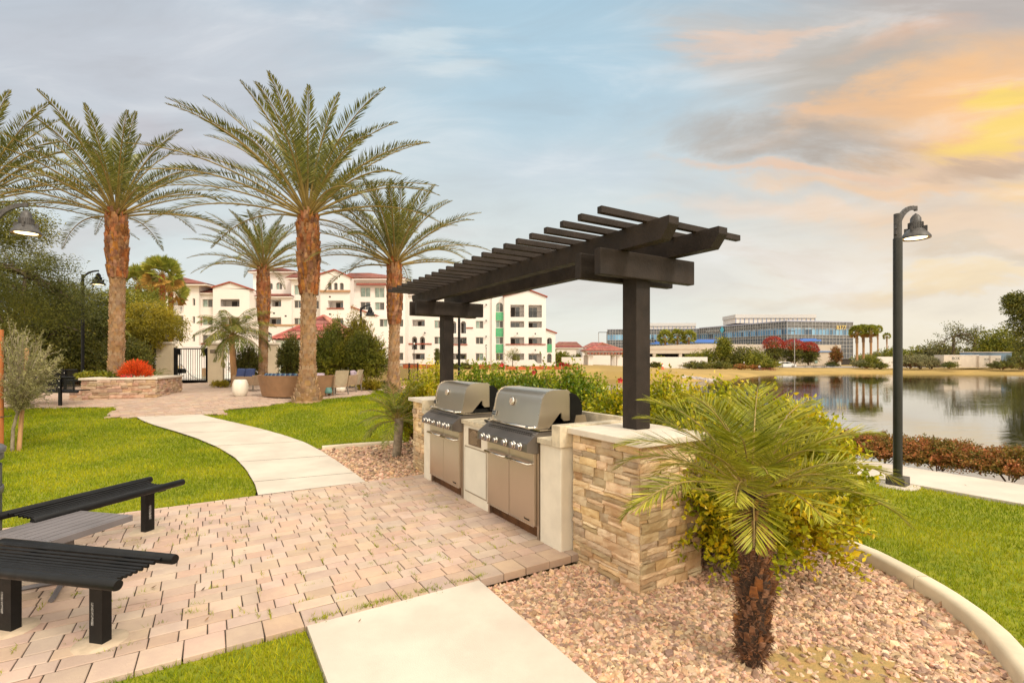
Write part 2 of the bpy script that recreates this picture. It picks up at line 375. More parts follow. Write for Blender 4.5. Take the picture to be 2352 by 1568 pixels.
def water():
    m = bpy.data.materials.new('lake_water'); m.use_nodes = True; n = N(m.node_tree); b = n.n['Principled BSDF']
    tc = n.new('ShaderNodeTexCoord')
    mp = n.new('ShaderNodeMapping'); n.l.new(tc.outputs['Object'], mp.inputs[0]); mp.inputs['Scale'].default_value = (.35, 1.25, 1); mp.inputs['Rotation'].default_value = (0, 0, R(8))
    b.inputs['Base Color'].default_value = (.055, .060, .040, 1); b.inputs['Roughness'].default_value = .03
    b.inputs['IOR'].default_value = 1.33
    h = n.m('ADD', n.noise(mp.outputs[0], 3.2, 3, .5, .3), n.m('MULTIPLY', n.noise(mp.outputs[0], .7, 3, .5, .6), 2.0))
    calm = n.ss(n.noise(tc.outputs['Object'], .05, 3, .5), .36, .62, .25, 1)
    bp = n.new('ShaderNodeBump'); bp.inputs['Distance'].default_value = .012
    n.l.new(n.m('MULTIPLY', calm, .55), bp.inputs['Strength'])
    n.l.new(h, bp.inputs['Height']); n.l.new(bp.outputs[0], b.inputs['Normal'])
    gl = n.new('ShaderNodeBsdfGlossy'); gl.inputs['Roughness'].default_value = .03; n.l.new(bp.outputs[0], gl.inputs['Normal'])
    fr = n.new('ShaderNodeFresnel'); fr.inputs['IOR'].default_value = 1.9; n.l.new(bp.outputs[0], fr.inputs['Normal'])
    mx = n.new('ShaderNodeMixShader'); n.l.new(n.m('ADD', .72, n.m('MULTIPLY', fr.outputs[0], .28)), mx.inputs[0]); n.l.new(b.outputs[0], mx.inputs[1]); n.l.new(gl.outputs[0], mx.inputs[2])
    n.l.new(mx.outputs[0], n.n['Material Output'].inputs[0])
    L = LAKE; xs = (L[:, 0].min()-2, L[:, 0].max()+2); ys = (L[:, 1].min()-2, L[:, 1].max()+2)
    V = [(xs[0], ys[0], WATER), (xs[1], ys[0], WATER), (xs[1], ys[1], WATER), (xs[0], ys[1], WATER)]
    struct(mesh_np('water', V, [(0, 1, 2, 3)], m), 'calm lake reflecting the sky and the far bank')
water()
def sheet(name, pts, dz, m, cell=None, label=None, skirt=0):
    bm = bmesh.new(); f = bm.faces.new([bm.verts.new((p[0], p[1], 0)) for p in pts])
    if cell:
        P = np.array([q[:2] for q in pts])
        for ax in (0, 1):
            for c in np.arange(math.floor(P[:, ax].min())+cell, P[:, ax].max(), cell):
                co = [0, 0, 0]; no = [0, 0, 0]; co[ax] = c; no[ax] = 1
                bmesh.ops.bisect_plane(bm, geom=bm.verts[:]+bm.edges[:]+bm.faces[:], plane_co=co, plane_no=no)
        zz = G([v.co.x for v in bm.verts], [v.co.y for v in bm.verts])
        for v, z in zip(bm.verts, zz): v.co.z = z+dz
    else:
        for v in bm.verts: v.co.z = dz
    if skirt:
        ee = [e for e in bm.edges if e.is_boundary]; r = bmesh.ops.extrude_edge_only(bm, edges=ee)
        for v in r['geom']:
            if isinstance(v, bmesh.types.BMVert): v.co.z -= skirt
    bmesh.ops.recalc_face_normals(bm, faces=bm.faces)
    me = bpy.data.meshes.new(name); bm.to_mesh(me); bm.free()
    if me.polygons and sum(p.normal.z*p.area for p in me.polygons) < 0: me.flip_normals()
    me.materials.append(m); o = bpy.data.objects.new(name, me); COL.objects.link(o)
    return struct(o, label)
def pix(L, dz=0): return [tuple(gp(u, v, dz)[:2]) for u, v in L]

# soil under lawns
M['soil'] = mat('lawn_thatch', (.24, .24, .006), .95, .3, 12, col2=(.14, .18, .004), bump=.4, bscale=60)
M['gravelbase'] = mat('gravel_dirt', (.30, .17, .10), .95, .3, 20, bump=.5, bscale=80)
M['mortar'] = mat('joint_sand', (.05, .032, .020), .95, .3, 20)
M['grass'] = leafmat('lawn_blades', (.115, .18, .002), (.28, .325, .003), (.46, .41, .01), .95, .35, .9, .3)
PATH_L = [(593, 1137), (586, 1112), (565, 1077), (540, 1050), (500, 1026), (450, 1005), (400, 989), (355, 976), (328, 966), (313, 957)]
PATH_R = [(840, 1106), (820, 1090), (780, 1062), (740, 1036), (700, 1015), (650, 998), (595, 983), (540, 970), (495, 960), (460, 951)]
pl = pix(PATH_L); pr = pix(PATH_R)
FAR_EDGE = 4.06
lawnA = [ST(FAR_EDGE, -9)[:2], ST(FAR_EDGE, -2.17)[:2]]+pl[1:]+pix([(245, 957), (272, 933.5), (60, 936)])+[(-27, 14), (-24, 6)]
lawnB = pix([(460, 951), (520, 950.5), (513, 940.5), (545, 938), (612, 931.5), (640, 925), (720, 917), (800, 910.5), (850, 905), (857, 899), (850, 895), (905, 897), (960, 908), (975, 925), (948, 955), (943, 985), (938, 1013), (880, 1016), (800, 1021), (730, 1028), (700, 1015)])+list(reversed(pr[1:-1]))[:0]
lawnB = lawnB[:-1]+pr[4:-1]
lawnC = [ST(.665, -2.14)[:2], ST(.70, -9)[:2], ST(-4, -9)[:2], ST(-4, -2.14)[:2]]
CURB_O = [(1.98, 6.2), (2.35, 5.6), (2.72, 4.95), (2.93, 4.5), (3.05, 4.10), (3.10, 3.70), (3.06, 3.30), (2.93, 2.90), (2.72, 2.55), (2.40, 2.20), (1.9, 1.85), (1.2, 1.6)]
CURB_O = pix([(1930, 1190), (1952, 1246), (2025, 1282), (2100, 1320), (2178, 1366), (2250, 1416), (2305, 1466), (2350, 1520), (2385, 1580)])
CURB_O = [ST(2.6, 1.95)[:2], ST(1.2, 2.06)[:2]]+CURB_O[1:]+[(2.42, 2.0), (1.9, 1.5), (1.2, 1.2)]
lawnD = [(p[0]+.02, p[1]) for p in CURB_O]+[(1.2, -2), ST(-9, 5.12)[:2], ST(14, 5.12)[:2], ST(14, 3.2)[:2], ST(6, 3.2)[:2], ST(3.5, 2.6)[:2]]
sheet('lawn', lawnA, -.03, M['soil'], .5, 'green lawn left of the curved path')
sheet('lawn', lawnB, -.03, M['soil'], .5, 'green lawn between the curved path and the tall palms')
sheet('lawn', lawnC, -.03, M['soil'], None, 'corner of lawn at the bottom left beside the concrete slab')
sheet('lawn', lawnD, -.03, M['soil'], None, 'lawn between the gravel bed kerb and the lakeside walk')
def blades(name, poly, dens, h=.032, near=1.6, hollow=None, label=None):
    P = np.array(poly); x0, y0 = P.min(0); x1, y1 = P.max(0); y0 = max(y0, 1.2)
    out = []
    cs = .5
    for cx in np.arange(x0, x1, cs):
        for cy in np.arange(y0, y1, cs):
            d = math.hypot(cx, cy)
            if abs(cx/max(cy, .3)) > 1.25: continue
            k = dens*min(1, (near/d)**1.15)
            m = rng.poisson(k*cs*cs)
            if m: out.append(np.stack([cx+rng.random(m)*cs, cy+rng.random(m)*cs, np.full(m, max(1.0, (d/4.5)**.75))], 1))
    A = np.concatenate(out); A = A[inpoly(A[:, 0], A[:, 1], P)]
    n = len(A); z = G(A[:, 0], A[:, 1])-.03
    patch = np.sin(A[:, 0]*1.3+2*np.sin(A[:, 1]*.9))*.5+.5
    hh = h*(.6+.8*rng.random(n))*(.9+.25*patch)*A[:, 2]**.35; w = .0028*A[:, 2]*(0.8+.5*rng.random(n))
    th = rng.random(n)*2*math.pi; ln = rng.normal(0, .42, (n, 2))
    dx = np.cos(th)*w; dy = np.sin(th)*w
    V = np.empty((n, 3, 3)); V[:, 0] = np.stack([A[:, 0]-dx, A[:, 1]-dy, z], 1); V[:, 1] = np.stack([A[:, 0]+dx, A[:, 1]+dy, z], 1)
    V[:, 2] = np.stack([A[:, 0]+ln[:, 0]*hh, A[:, 1]+ln[:, 1]*hh, z+hh], 1)
    o = mesh_np(name, V.reshape(-1, 3), np.arange(n*3).reshape(-1, 3), M['grass'])
    return tag(o, label, 'grass', kind='stuff')
blades('grass', lawnA, 15000, label='mown grass blades of the lawn left of the curved path')
blades('grass', lawnB, 15000, label='mown grass blades of the lawn in front of the tall palms')
blades('grass', lawnC, 15000, label='mown grass blades of the bottom left lawn corner')
blades('grass', lawnD, 15000, label='mown grass blades of the lawn beside the lakeside walk')

# ---------------------------------------------------------------- brick paving
M['brick'] = mat('tumbled_pavers', (.50, .365, .275), .9, .12, 5, col2=(.44, .315, .25), island=.11, hue=.011, bump=.35, bscale=90, stain=.22)
def pavers(name, s0, s1, t0, t1, poly=None, gfun=True, cham=.0035, label=None, skirt=None):
    V = []; Fq = []; s = s0; rows = [.18, .13, .13, .18, .13, .10, .14]; k = 0
    while s < s1-.03:
        d = .215 if k == 0 else rows[k % 7]
        d = min(d, s1-s); t = t0-rng.random()*.15
        while t < t1-.02:
            w = .19+rng.random()*.04 if k == 0 else rng.choice([.10, .145, .145, .19, .19, .24])
            if t+w > t1-.07: w = t1-t
            parts = [(s, d)]
            if k and d > .18 and rng.random() < .25: parts = [(s, d/2), (s+d/2, d/2)]
            for (sa, dd) in parts:
                cx, cy = ST(sa+dd/2, t+w/2)[:2]
                if poly is None or inpoly(np.array(cx), np.array(cy), poly):
                    V.append((sa, dd, t, w))
            t += w
        s += d; k += 1
    A = np.array(V); n = len(A); g = .0032; gs = .0048; j = lambda: rng.normal(0, .0022, n)
    lo = np.stack([A[:, 0]+gs, A[:, 2]+g, A[:, 0]+A[:, 1]-gs, A[:, 2]+A[:, 3]-g], 1)
    rot = rng.normal(0, .009, n)
    cs = (A[:, 0]+A[:, 1]/2); ct = A[:, 2]+A[:, 3]/2
    xc, yc, _ = [C0[i]+cs*W[i]+ct*PD[i] if i < 2 else 0 for i in range(3)]
    base = G(xc, yc) if gfun else 0*xc
    tilt = rng.normal(0, .0025, (n, 2)); lift = rng.normal(0, .0008, n)
    rings = []
    for (ins, z) in ((0, -.06), (0, -cham), (cham, 0.0)):
        for (a, b) in ((0, 1), (2, 1), (2, 3), (0, 3)):
            sg_s = 1 if a == 0 else -1; sg_t = 1 if b == 1 else -1
            S_ = lo[:, a]+sg_s*ins; T_ = lo[:, b]+sg_t*ins
            ds = S_-cs; dt = T_-ct; S_ = cs+ds-dt*rot; T_ = ct+dt+ds*rot
            x = C0[0]+S_*W[0]+T_*PD[0]; y = C0[1]+S_*W[1]+T_*PD[1]
            rings.append(np.stack([x, y, base+z+lift+tilt[:, 0]*ds+tilt[:, 1]*dt], 1))
    Vv = np.stack(rings, 1)            # n,12,3
    f = [(8, 9, 10, 11)]+[(i, (i+1) % 4, (i+1) % 4+4, i+4) for i in range(4)]+[(i+4, (i+1) % 4+4, (i+1) % 4+8, i+8) for i in range(4)]
    Fq = (np.arange(n)[:, None, None]*12+np.array(f)[None]).reshape(-1, 4)
    return struct(mesh_np(name, Vv.reshape(-1, 3), Fq, M['brick']), label)
pavers('patio_paving', .67, FAR_EDGE, -9.0, -.005, label='near patio of tumbled tan brick pavers with weeds in the joints')
sheet('patio_bed', [ST(.68, -9)[:2], ST(.68, 0)[:2], ST(FAR_EDGE, 0)[:2], ST(FAR_EDGE, -9)[:2]], -.0065, M['mortar'], None, 'sand joints of the near patio')
patio2 = pix([(245, 957), (313, 957), (390, 954), (460, 951), (520, 950), (513, 940), (545, 937), (612, 931), (640, 925), (720, 917), (800, 910), (850, 905), (857, 899), (850, 893), (800, 885), (735, 879), (610, 874), (560, 880), (480, 878), (300, 884)])+[(-27, 20.5), (-29, 15)]+pix([(60, 936), (272, 933.5)])
ss, tt = zip(*[unST(*p) for p in patio2])
pavers('patio_paving', min(ss), max(ss), min(tt), max(tt), poly=patio2, label='far brick patio with the lounge furniture')
sheet('patio_bed', patio2, -.020, M['mortar'], .5, 'sand joints of the far patio')
# weeds in the joints
def weeds():
    out = []
    n = 230
    for k in range(n):
        if rng.random() < .75: s, t = .9+rng.random()**1.2*2.9, -3.6+3.4*rng.random()
        else: s, t = .70+rng.random()*.04, -2.1+rng.random()*1.2
        c = np.array(ST(s, t, 0)); m = rng.integers(8, 26); r = .015+.02*rng.random()
        along = PD if rng.random() < .5 else W
        for _ in range(m):
            o = c+np.array((along[0], along[1], 0))*rng.normal(0, r*1.3)+rng.normal(0, .004, 3)*(1, 1, 0); th = rng.random()*6.3; h = .012+.022*rng.random()
            w = .0022; dv = np.array((math.cos(th), math.sin(th), 0)); q = np.array((-dv[1], dv[0], 0))
            out.append([o-q*w-(0, 0, .006), o+q*w-(0, 0, .006), o+dv*h*.9+(0, 0, h*.8)])
    V = np.array(out).reshape(-1, 3)
    tag(mesh_np('joint_weeds', V, np.arange(len(V)).reshape(-1, 3), M['grass']), 'small green weeds sprouting in the joints of the near brick patio', 'weeds', kind='stuff')
weeds()
# ---------------------------------------------------------------- concrete
def slab(name, poly, z0, z1, label, bevel=.012):
    mb = MB(); mb.prism([(p[0], p[1]) for p in poly], (0, 0, z0), (1, 0, 0), (0, 1, 0), (0, 0, 1), z1-z0)
    return struct(mb.build(name, M['concrete'], bevel=bevel), label)
slab('concrete_slab', [ST(.662, -2.135)[:2], ST(.662, -.955)[:2], ST(-3.5, -1.06)[:2], ST(-3.5, -2.135)[:2]], -.11, .004, 'broad cream concrete slab leading up to the near patio')
def strip(name, L, Rr, cuts, dz, label):
    """walk between two edges, cut into slabs by fine joints"""
    L = [np.array(p) for p in L]; Rr = [np.array(p) for p in Rr]; n = len(L)
    def P(E, u): i = min(int(u), n-2); f = u-i; return E[i]*(1-f)+E[i+1]*f
    vs = []; fs = []
    for a, b in zip(cuts[:-1], cuts[1:]):
        a += .018; m = 6
        for k in range(m):
            us = [a+(b-a)*k/m, a+(b-a)*(k+1)/m]; q = []
            for u in us:
                for e in range(5):
                    p = P(L, u)*(1-e/4)+P(Rr, u)*e/4; q.append((p[0], p[1], g1(*p)+dz))
            o = len(vs); vs += q
            fs += [(o+e, o+e+1, o+e+6, o+e+5) for e in range(4)]
    o = mesh_np(name, vs, fs, M['concrete']); return struct(o, label)
sheet('path_bed', pl+pr[::-1], -.032, M['mortar'], .5, 'sand under the curved path')
strip('concrete_path', pl, pr, [0, 1.15, 2.6, 4.1, 5.7, 7.2, 9.0], .002, 'curved cream concrete path across the lawns')
mb = MB()
for k in range(-8, 30):
    if k < 0: pass
    mb.stbox(k*1.52-3.9, (k+1)*1.52-3.912, 5.14, 6.32, -.10, .004)
struct(mb.build('lakeside_walk', M['concrete'], bevel=.008), 'straight concrete walk beside the lake hedge')
# gravel beds
bedA = [ST(.67, -.95)[:2], ST(.67, .0)[:2], ST(-.0, .0)[:2], ST(4.6, .0)[:2]]
bed_near = [ST(-3.6, -.94)[:2], ST(.66, -.94)[:2], ST(.66, -.02)[:2], ST(4.7, -.02)[:2], ST(4.7, 2.0)[:2], ST(2.6, 1.93)[:2]]+CURB_O[1:-3]+[(2.2, 1.9), (1.6, 1.5)]
sheet('gravel_bed', bed_near, -.085, M['gravelbase'], None, 'tan gravel bed round the barbecue island')
bed_far = pix([(730, 1028), (800, 1021), (880, 1016), (938, 1013)])+[ST(6.9, 1.2)[:2], ST(3.9, 1.2)[:2], ST(3.9, 0)[:2], ST(FAR_EDGE, 0)[:2], ST(FAR_EDGE, -.88)[:2]]+pr[1:4]
sheet('gravel_bed', bed_far, -.04, M['gravelbase'], None, 'gravel bed between the curved path and the far stone pillar')
bed_bush = [ST(4.6, 0)[:2], ST(4.6, 2.0)[:2], ST(8, 2.6)[:2], ST(14, 3.2)[:2], ST(18, 3.6)[:2], ST(19, 6.2)[:2], ST(26, 9)[:2], ST(32, 7)[:2], ST(24, 4.6)[:2]]+pix([(960, 908), (975, 925), (948, 955), (943, 985), (938, 1013)])
sheet('planting_bed', bed_bush, -.05, M['gravelbase'], .5, 'gravel and mulch bed under the shrubs beyond the grills')
sheet('planting_bed', [ST(-9, 6.3)[:2], ST(-9, 7.9)[:2], ST(30, 7.9)[:2], ST(30, 6.3)[:2]], -.03, M['soil'], .5, 'strip of soil under the lakeside hedge')
def stones(name, poly, dens, size, z, label, excl=None, near=99, mound=None):
    ico = bmesh.new(); bmesh.ops.create_icosphere(ico, subdivisions=1, radius=1); ico.verts.ensure_lookup_table()
    BV = np.array([v.co[:] for v in ico.verts]); BF = np.array([[v.index for v in f.verts] for f in ico.faces]); ico.free()
    P = np.array(poly); x0, y0 = P.min(0); x1, y1 = P.max(0); y0 = max(1.4, y0)
    m = int((x1-x0)*(y1-y0)*dens); A = np.stack([x0+(x1-x0)*rng.random(m), y0+(y1-y0)*rng.random(m)], 1)
    A = A[inpoly(A[:, 0], A[:, 1], P) & (np.abs(A[:, 0]/A[:, 1]) < 1.2)]
    d = np.hypot(A[:, 0], A[:, 1]); A = A[rng.random(len(A)) < np.minimum(1, (near/d)**1.5)]
    if excl is not None: A = A[~excl(A[:, 0], A[:, 1])]
    n = len(A); ang = rng.random((n, 3))*6.3
    var = rng.integers(0, 8, n); shapes = np.stack([BV*(1+rng.normal(0, .20, (len(BV), 1))) for _ in range(8)])
    sc = size*(.55+rng.gamma(3, .16, (n, 1)))*np.stack([1+.35*rng.random(n), .75+.3*rng.random(n), .45+.35*rng.random(n)], 1)
    d = np.hypot(A[:, 0], A[:, 1])[:, None]; sc = sc*np.maximum(1, d/near)**.6
    V = shapes[var]*sc[:, None, :]
    ca, sa = np.cos(ang[:, 0]), np.sin(ang[:, 0]); tx = rng.normal(0, .45, n)
    cy_, sy_ = np.cos(tx), np.sin(tx)
    x, y, zz = V[..., 0], V[..., 1], V[..., 2]
    x, zz = x*cy_[:, None]-zz*sy_[:, None], x*sy_[:, None]+zz*cy_[:, None]
    x, y = x*ca[:, None]-y*sa[:, None], x*sa[:, None]+y*ca[:, None]
    bz = z+(G(A[:, 0], A[:, 1]))+rng.random(n)*size*.9
    V = np.stack([x+A[:, :1], y+A[:, 1:2], zz+bz[:, None]], -1)
    Fq = (np.arange(n)[:, None, None]*len(BV)+BF[None]).reshape(-1, 3)
    return tag(mesh_np(name, V.reshape(-1, 3), Fq, M['stone']), label, 'gravel', kind='stuff')
M['stone'] = mat('pinkish_gravel', (.56, .375, .255), .85, .25, 30, col2=(.44, .265, .16), island=.50, hue=.022, bump=.2, bscale=200)
dirt = np.array((1.78, 2.66))
ex = lambda x, y: ((x-dirt[0])**2/.20+(y-dirt[1])**2/.10 < .5+.5*rng.random(len(x))**.5) & (rng.random(len(x)) < .93)
stones('gravel', bed_near, 7000, .0160, -.085, 'pinkish tan gravel filling the bed round the young palm', ex, near=3.4)
stones('gravel', bed_far, 2600, .017, -.04, 'pinkish tan gravel between the path and the far stone pillar', near=5)
stones('gravel', bed_bush, 260, .03, -.05, 'gravel strewn under the shrubs beyond the grills', near=8)
M['dirt'] = mat('ochre_dirt', (.48, .31, .12), .95, .3, 14, col2=(.34, .25, .10), bump=.8, bscale=70)
a = [(dirt[0]+.62*math.cos(k/20*2*math.pi)*(1+.15*math.sin(k*2.3)), dirt[1]+.42*math.sin(k/20*2*math.pi)*(1+.15*math.cos(k*1.7))) for k in range(20)]
sheet('dirt_patch', a, -.078, M['dirt'], None, 'bare ochre dirt patch beside the young palm')
# kerb along the bed
def kerb(name, pts, w, h, z0, label, m='curb', seg=1.25):
    pts = [np.array(p[:2]) for p in pts]; L = [0]
    for a, b in zip(pts[:-1], pts[1:]): L.append(L[-1]+np.linalg.norm(b-a))
    def P(d):
        i = max(0, min(len(pts)-2, int(np.searchsorted(L, d)-1))); f = (d-L[i])/(L[i+1]-L[i]); return pts[i]*(1-f)+pts[i+1]*f
    tot = L[-1]; k = 0; mb = MB(); d0 = 0
    sm = lambda d: (P(max(0, d-.25))+P(d)+P(min(tot, d+.25)))/3
    while d0 < tot:
        d1 = min(tot, d0+seg); n = 10; ring = []
        for i in range(n+1):
            d = d0+.006+(d1-d0-.012)*i/n; p = sm(d); q = sm(min(tot, d+.05))-sm(max(0, d-.05)); q /= np.linalg.norm(q); nn = np.array((-q[1], q[0]))
            zb = g1(*p)
            for (a, b) in ((-.5, z0), (-.5, h-.025), (-.38, h-.006), (-.2, h), (.2, h), (.38, h-.006), (.5, h-.025), (.5, z0)):
                ring.append((p[0]+nn[0]*a*w, p[1]+nn[1]*a*w, zb+b))
        fs = [(i*8+j, i*8+j+1, i*8+9+j, i*8+8+j) for i in range(n) for j in range(7)]
        mb.add(ring, fs, True); mb.add(ring[:8], [tuple(range(8))]); mb.add(ring[-8:], [tuple(range(8))]); d0 = d1
    return tag(mb.build(name, M[m]), label, 'kerb')
kerb('kerb', CURB_O[:-1], .13, .035, -.12, 'curved cream concrete kerb between the gravel bed and the right lawn')
kerb('kerb', pix([(728, 1029), (800, 1022.5), (880, 1017.5), (940, 1014)]), .10, .035, -.1, 'low concrete kerb between the middle lawn and the small gravel bed')
kerb('kerb', pix([(852, 894), (905, 897), (958, 907), (978, 922), (985, 935)]), .10, .03, -.1, 'low kerb behind the middle lawn by the right palm')

# ================================================================ BARBECUE ISLAND
M['ledge'] = mat('ledgestone_veneer', (.64, .48, .29), .85, .2, 7, col2=(.50, .33, .175), island=.36, hue=.009, bump=.6, bscale=45, stain=.45)
M['ledge2'] = mat('ledgestone_reddish', (.52, .36, .25), .85, .25, 7, col2=(.40, .25, .16), island=.28, hue=.02, bump=.5, bscale=45, stain=.35)
def ledgestone(mb, o, u, n, wid, z0, z1, dep=.028, r=None, hmin=.036, hmax=.078, scale=1.0, batter=0):
    """split stone courses on a wall face: o start corner, u along, n outward"""
    r = r or random.Random(3); o = np.array(o, float); u = np.array((u[0], u[1], 0.)); n = np.array((n[0], n[1], 0.)); z = z0
    while z < z1-.004:
        h = r.uniform(hmin, hmax)*scale
        if z1-z-h < .02: h = z1-z
        a = -r.uniform(0, .1)*scale
        while a < wid:
            w = r.uniform(.09, .30)*scale; b = min(a+w, wid+.004)
            if wid-b < .05*scale: b = wid+.004
            a0 = max(a, -.004); hs = [(z, h)]
            if h > .046*scale and r.random() < .3: q = r.uniform(.4, .6)*h; hs = [(z, q), (z+q, h-q)]
            for (zz, hh) in hs:
                d = r.uniform(.2, 1)*dep; nx, nz = max(2, int((b-a0)/.05/scale)+1), 3; g = .0018*scale
                grid = []
                for i in range(nx+1):
                    for k in range(nz+1):
                        e = (i in (0, nx)) or (k in (0, nz))
                        dd = d+r.uniform(-.004, .005)*scale-(.006*scale if e else 0)
                        aa = a0+g+(b-a0-2*g)*i/nx+(0 if i in (0, nx) else r.uniform(-.008, .008)); zz2 = zz+g*.7+(hh-1.4*g)*k/nz+(0 if k in (0, nz) else r.uniform(-.003, .003))
                        if k in (0, nz): zz2 += r.uniform(-.0015, .0015)
                        grid.append(o+u*aa+n*(dd+batter*(z1-zz2))+np.array((0, 0, zz2)))
                m = nz+1; fs = [(i*m+k, (i+1)*m+k, (i+1)*m+k+1, i*m+k+1) for i in range(nx) for k in range(nz)]
                ring = [i*m for i in range(nx+1)]+[nx*m+k for k in range(1, m)]+[i*m+nz for i in range(nx-1, -1, -1)]+[k for k in range(nz-1, 0, -1)]
                back = [grid[q]-n*(dd+.02) for q in ring]; L = len(ring); bb = len(grid)
                fs += [(ring[q], ring[(q+1) % L], bb+(q+1) % L, bb+q) for q in range(L)]
                mb.add(grid+back, fs)
            a = b
            if a >= wid: break
        z += h
def stone_pillar(s0, s1, t0, t1, label, seed, ztop=.995, zb=-.12):
    root = thing('stone_pillar', label, 'pillar', ST((s0+s1)/2, (t0+t1)/2, 0), group='stone pillars of the barbecue island')
    r = random.Random(seed); mb = MB(); mb.stbox(s0+.004, s1-.004, t0+.004, t1-.004, zb, ztop-.002)
    w2 = (-W[0], -W[1]); p2 = (-PD[0], -PD[1])
    ledgestone(mb, ST(s1, t0), w2, p2, s1-s0, zb, ztop, r=r)
    ledgestone(mb, ST(s0, t0), PD, w2, t1-t0, zb, ztop, r=r)
    ledgestone(mb, ST(s0, t1), W, PD, s1-s0, zb, ztop, r=r)
    ledgestone(mb, ST(s1, t1), p2, W, t1-t0, zb, ztop, r=r)
    mb.build('stone_veneer', M['ledge'], root)
    c = MB(); c.stbox(s0-.065, s1+.065, t0-.065, t1+.065, ztop, ztop+.05); c.build('cap', M['capstone'], root, bevel=.006)
    return root
stone_pillar(0, .74, 0, .66, 'near stacked stone pillar with a pale cap, beside the young palm', 5)
stone_pillar(3.90, 4.60, 0, .66, 'far stacked stone pillar with a pale cap, left of the smaller looking grill', 9)
def island():
    root = thing('barbecue_counter', 'cream plaster barbecue counter with travertine tops holding both grills', 'counter', ST(2.3, .2))
    c = MB()
    c.stbox(.777, 1.085, -.12, .60, -.03, .877); c.stbox(2.055, 2.655, -.115, .60, -.03, .877); c.stbox(3.635, 3.885, -.12, .60, -.03, .877)
    c.stbox(1.085, 3.635, .52, .598, -.03, .93)
    c.build('plaster_base', M['stucco'], root, bevel=.012)
    k = MB(); k.stbox(.88, 1.10, -.145, .58, .878, .924); k.stbox(2.045, 2.665, -.14, .58, .878, .924); k.stbox(3.63, 3.80, -.145, .58, .878, .924)
    k.build('countertop', M['travertine'], root, bevel=.004)
    b = MB(); b.stbox(.79, 3.885, .582, .635, .926, 1.092); b.build('backsplash', M['travertine'], root, bevel=.004)
    e = MB(); e.stbox(.758, .878, -.143, .58, .878, 1.06); e.build('end_ledge', M['travertine'], root, bevel=.004)
    e = MB(); e.stbox(3.80, 3.895, -.143, .58, .878, 1.06); e.build('end_ledge', M['travertine'], root, bevel=.004)
    d = MB(); d.stbox(2.10, 2.60, -.121, -.112, .12, .615); d.build('access_door', mat('white_access_door', (.72, .68, .58), .5, .05, 3), root, bevel=.003)
    d = MB(); d.stbox(2.085, 2.615, -.1175, -.10, .105, .63); d.build('door_frame', mat('door_gap', (.35, .28, .2), .6), root)
    # rules plaque
    p = MB(); s1, s0, z0, z1 = 2.500, 2.235, .655, .838; s0, s1 = 2.215, 2.505
    p.stbox(s0, s1, -.124, -.1145, z0, z1); pq = p.build('rules_plaque', mat('bronze_plaque', (.14, .085, .045), .5, .2, 20), root)
    L = MB(); r = random.Random(2); z = z1-.018
    L.stbox(2.32, 2.40, -.1255, -.124, z-.008, z); z -= .016; L.stbox(2.27, 2.44, -.1255, -.124, z-.006, z); z -= .014
    for k in range(12):
        w = r.uniform(.14, .22); L.stbox(s1-.03-w, s1-.03, -.1255, -.124, z-.003, z); z -= .0105
    L.build('plaque_lettering', mat('worn_lettering', (.42, .31, .20), .6), pq)
    return root
island()

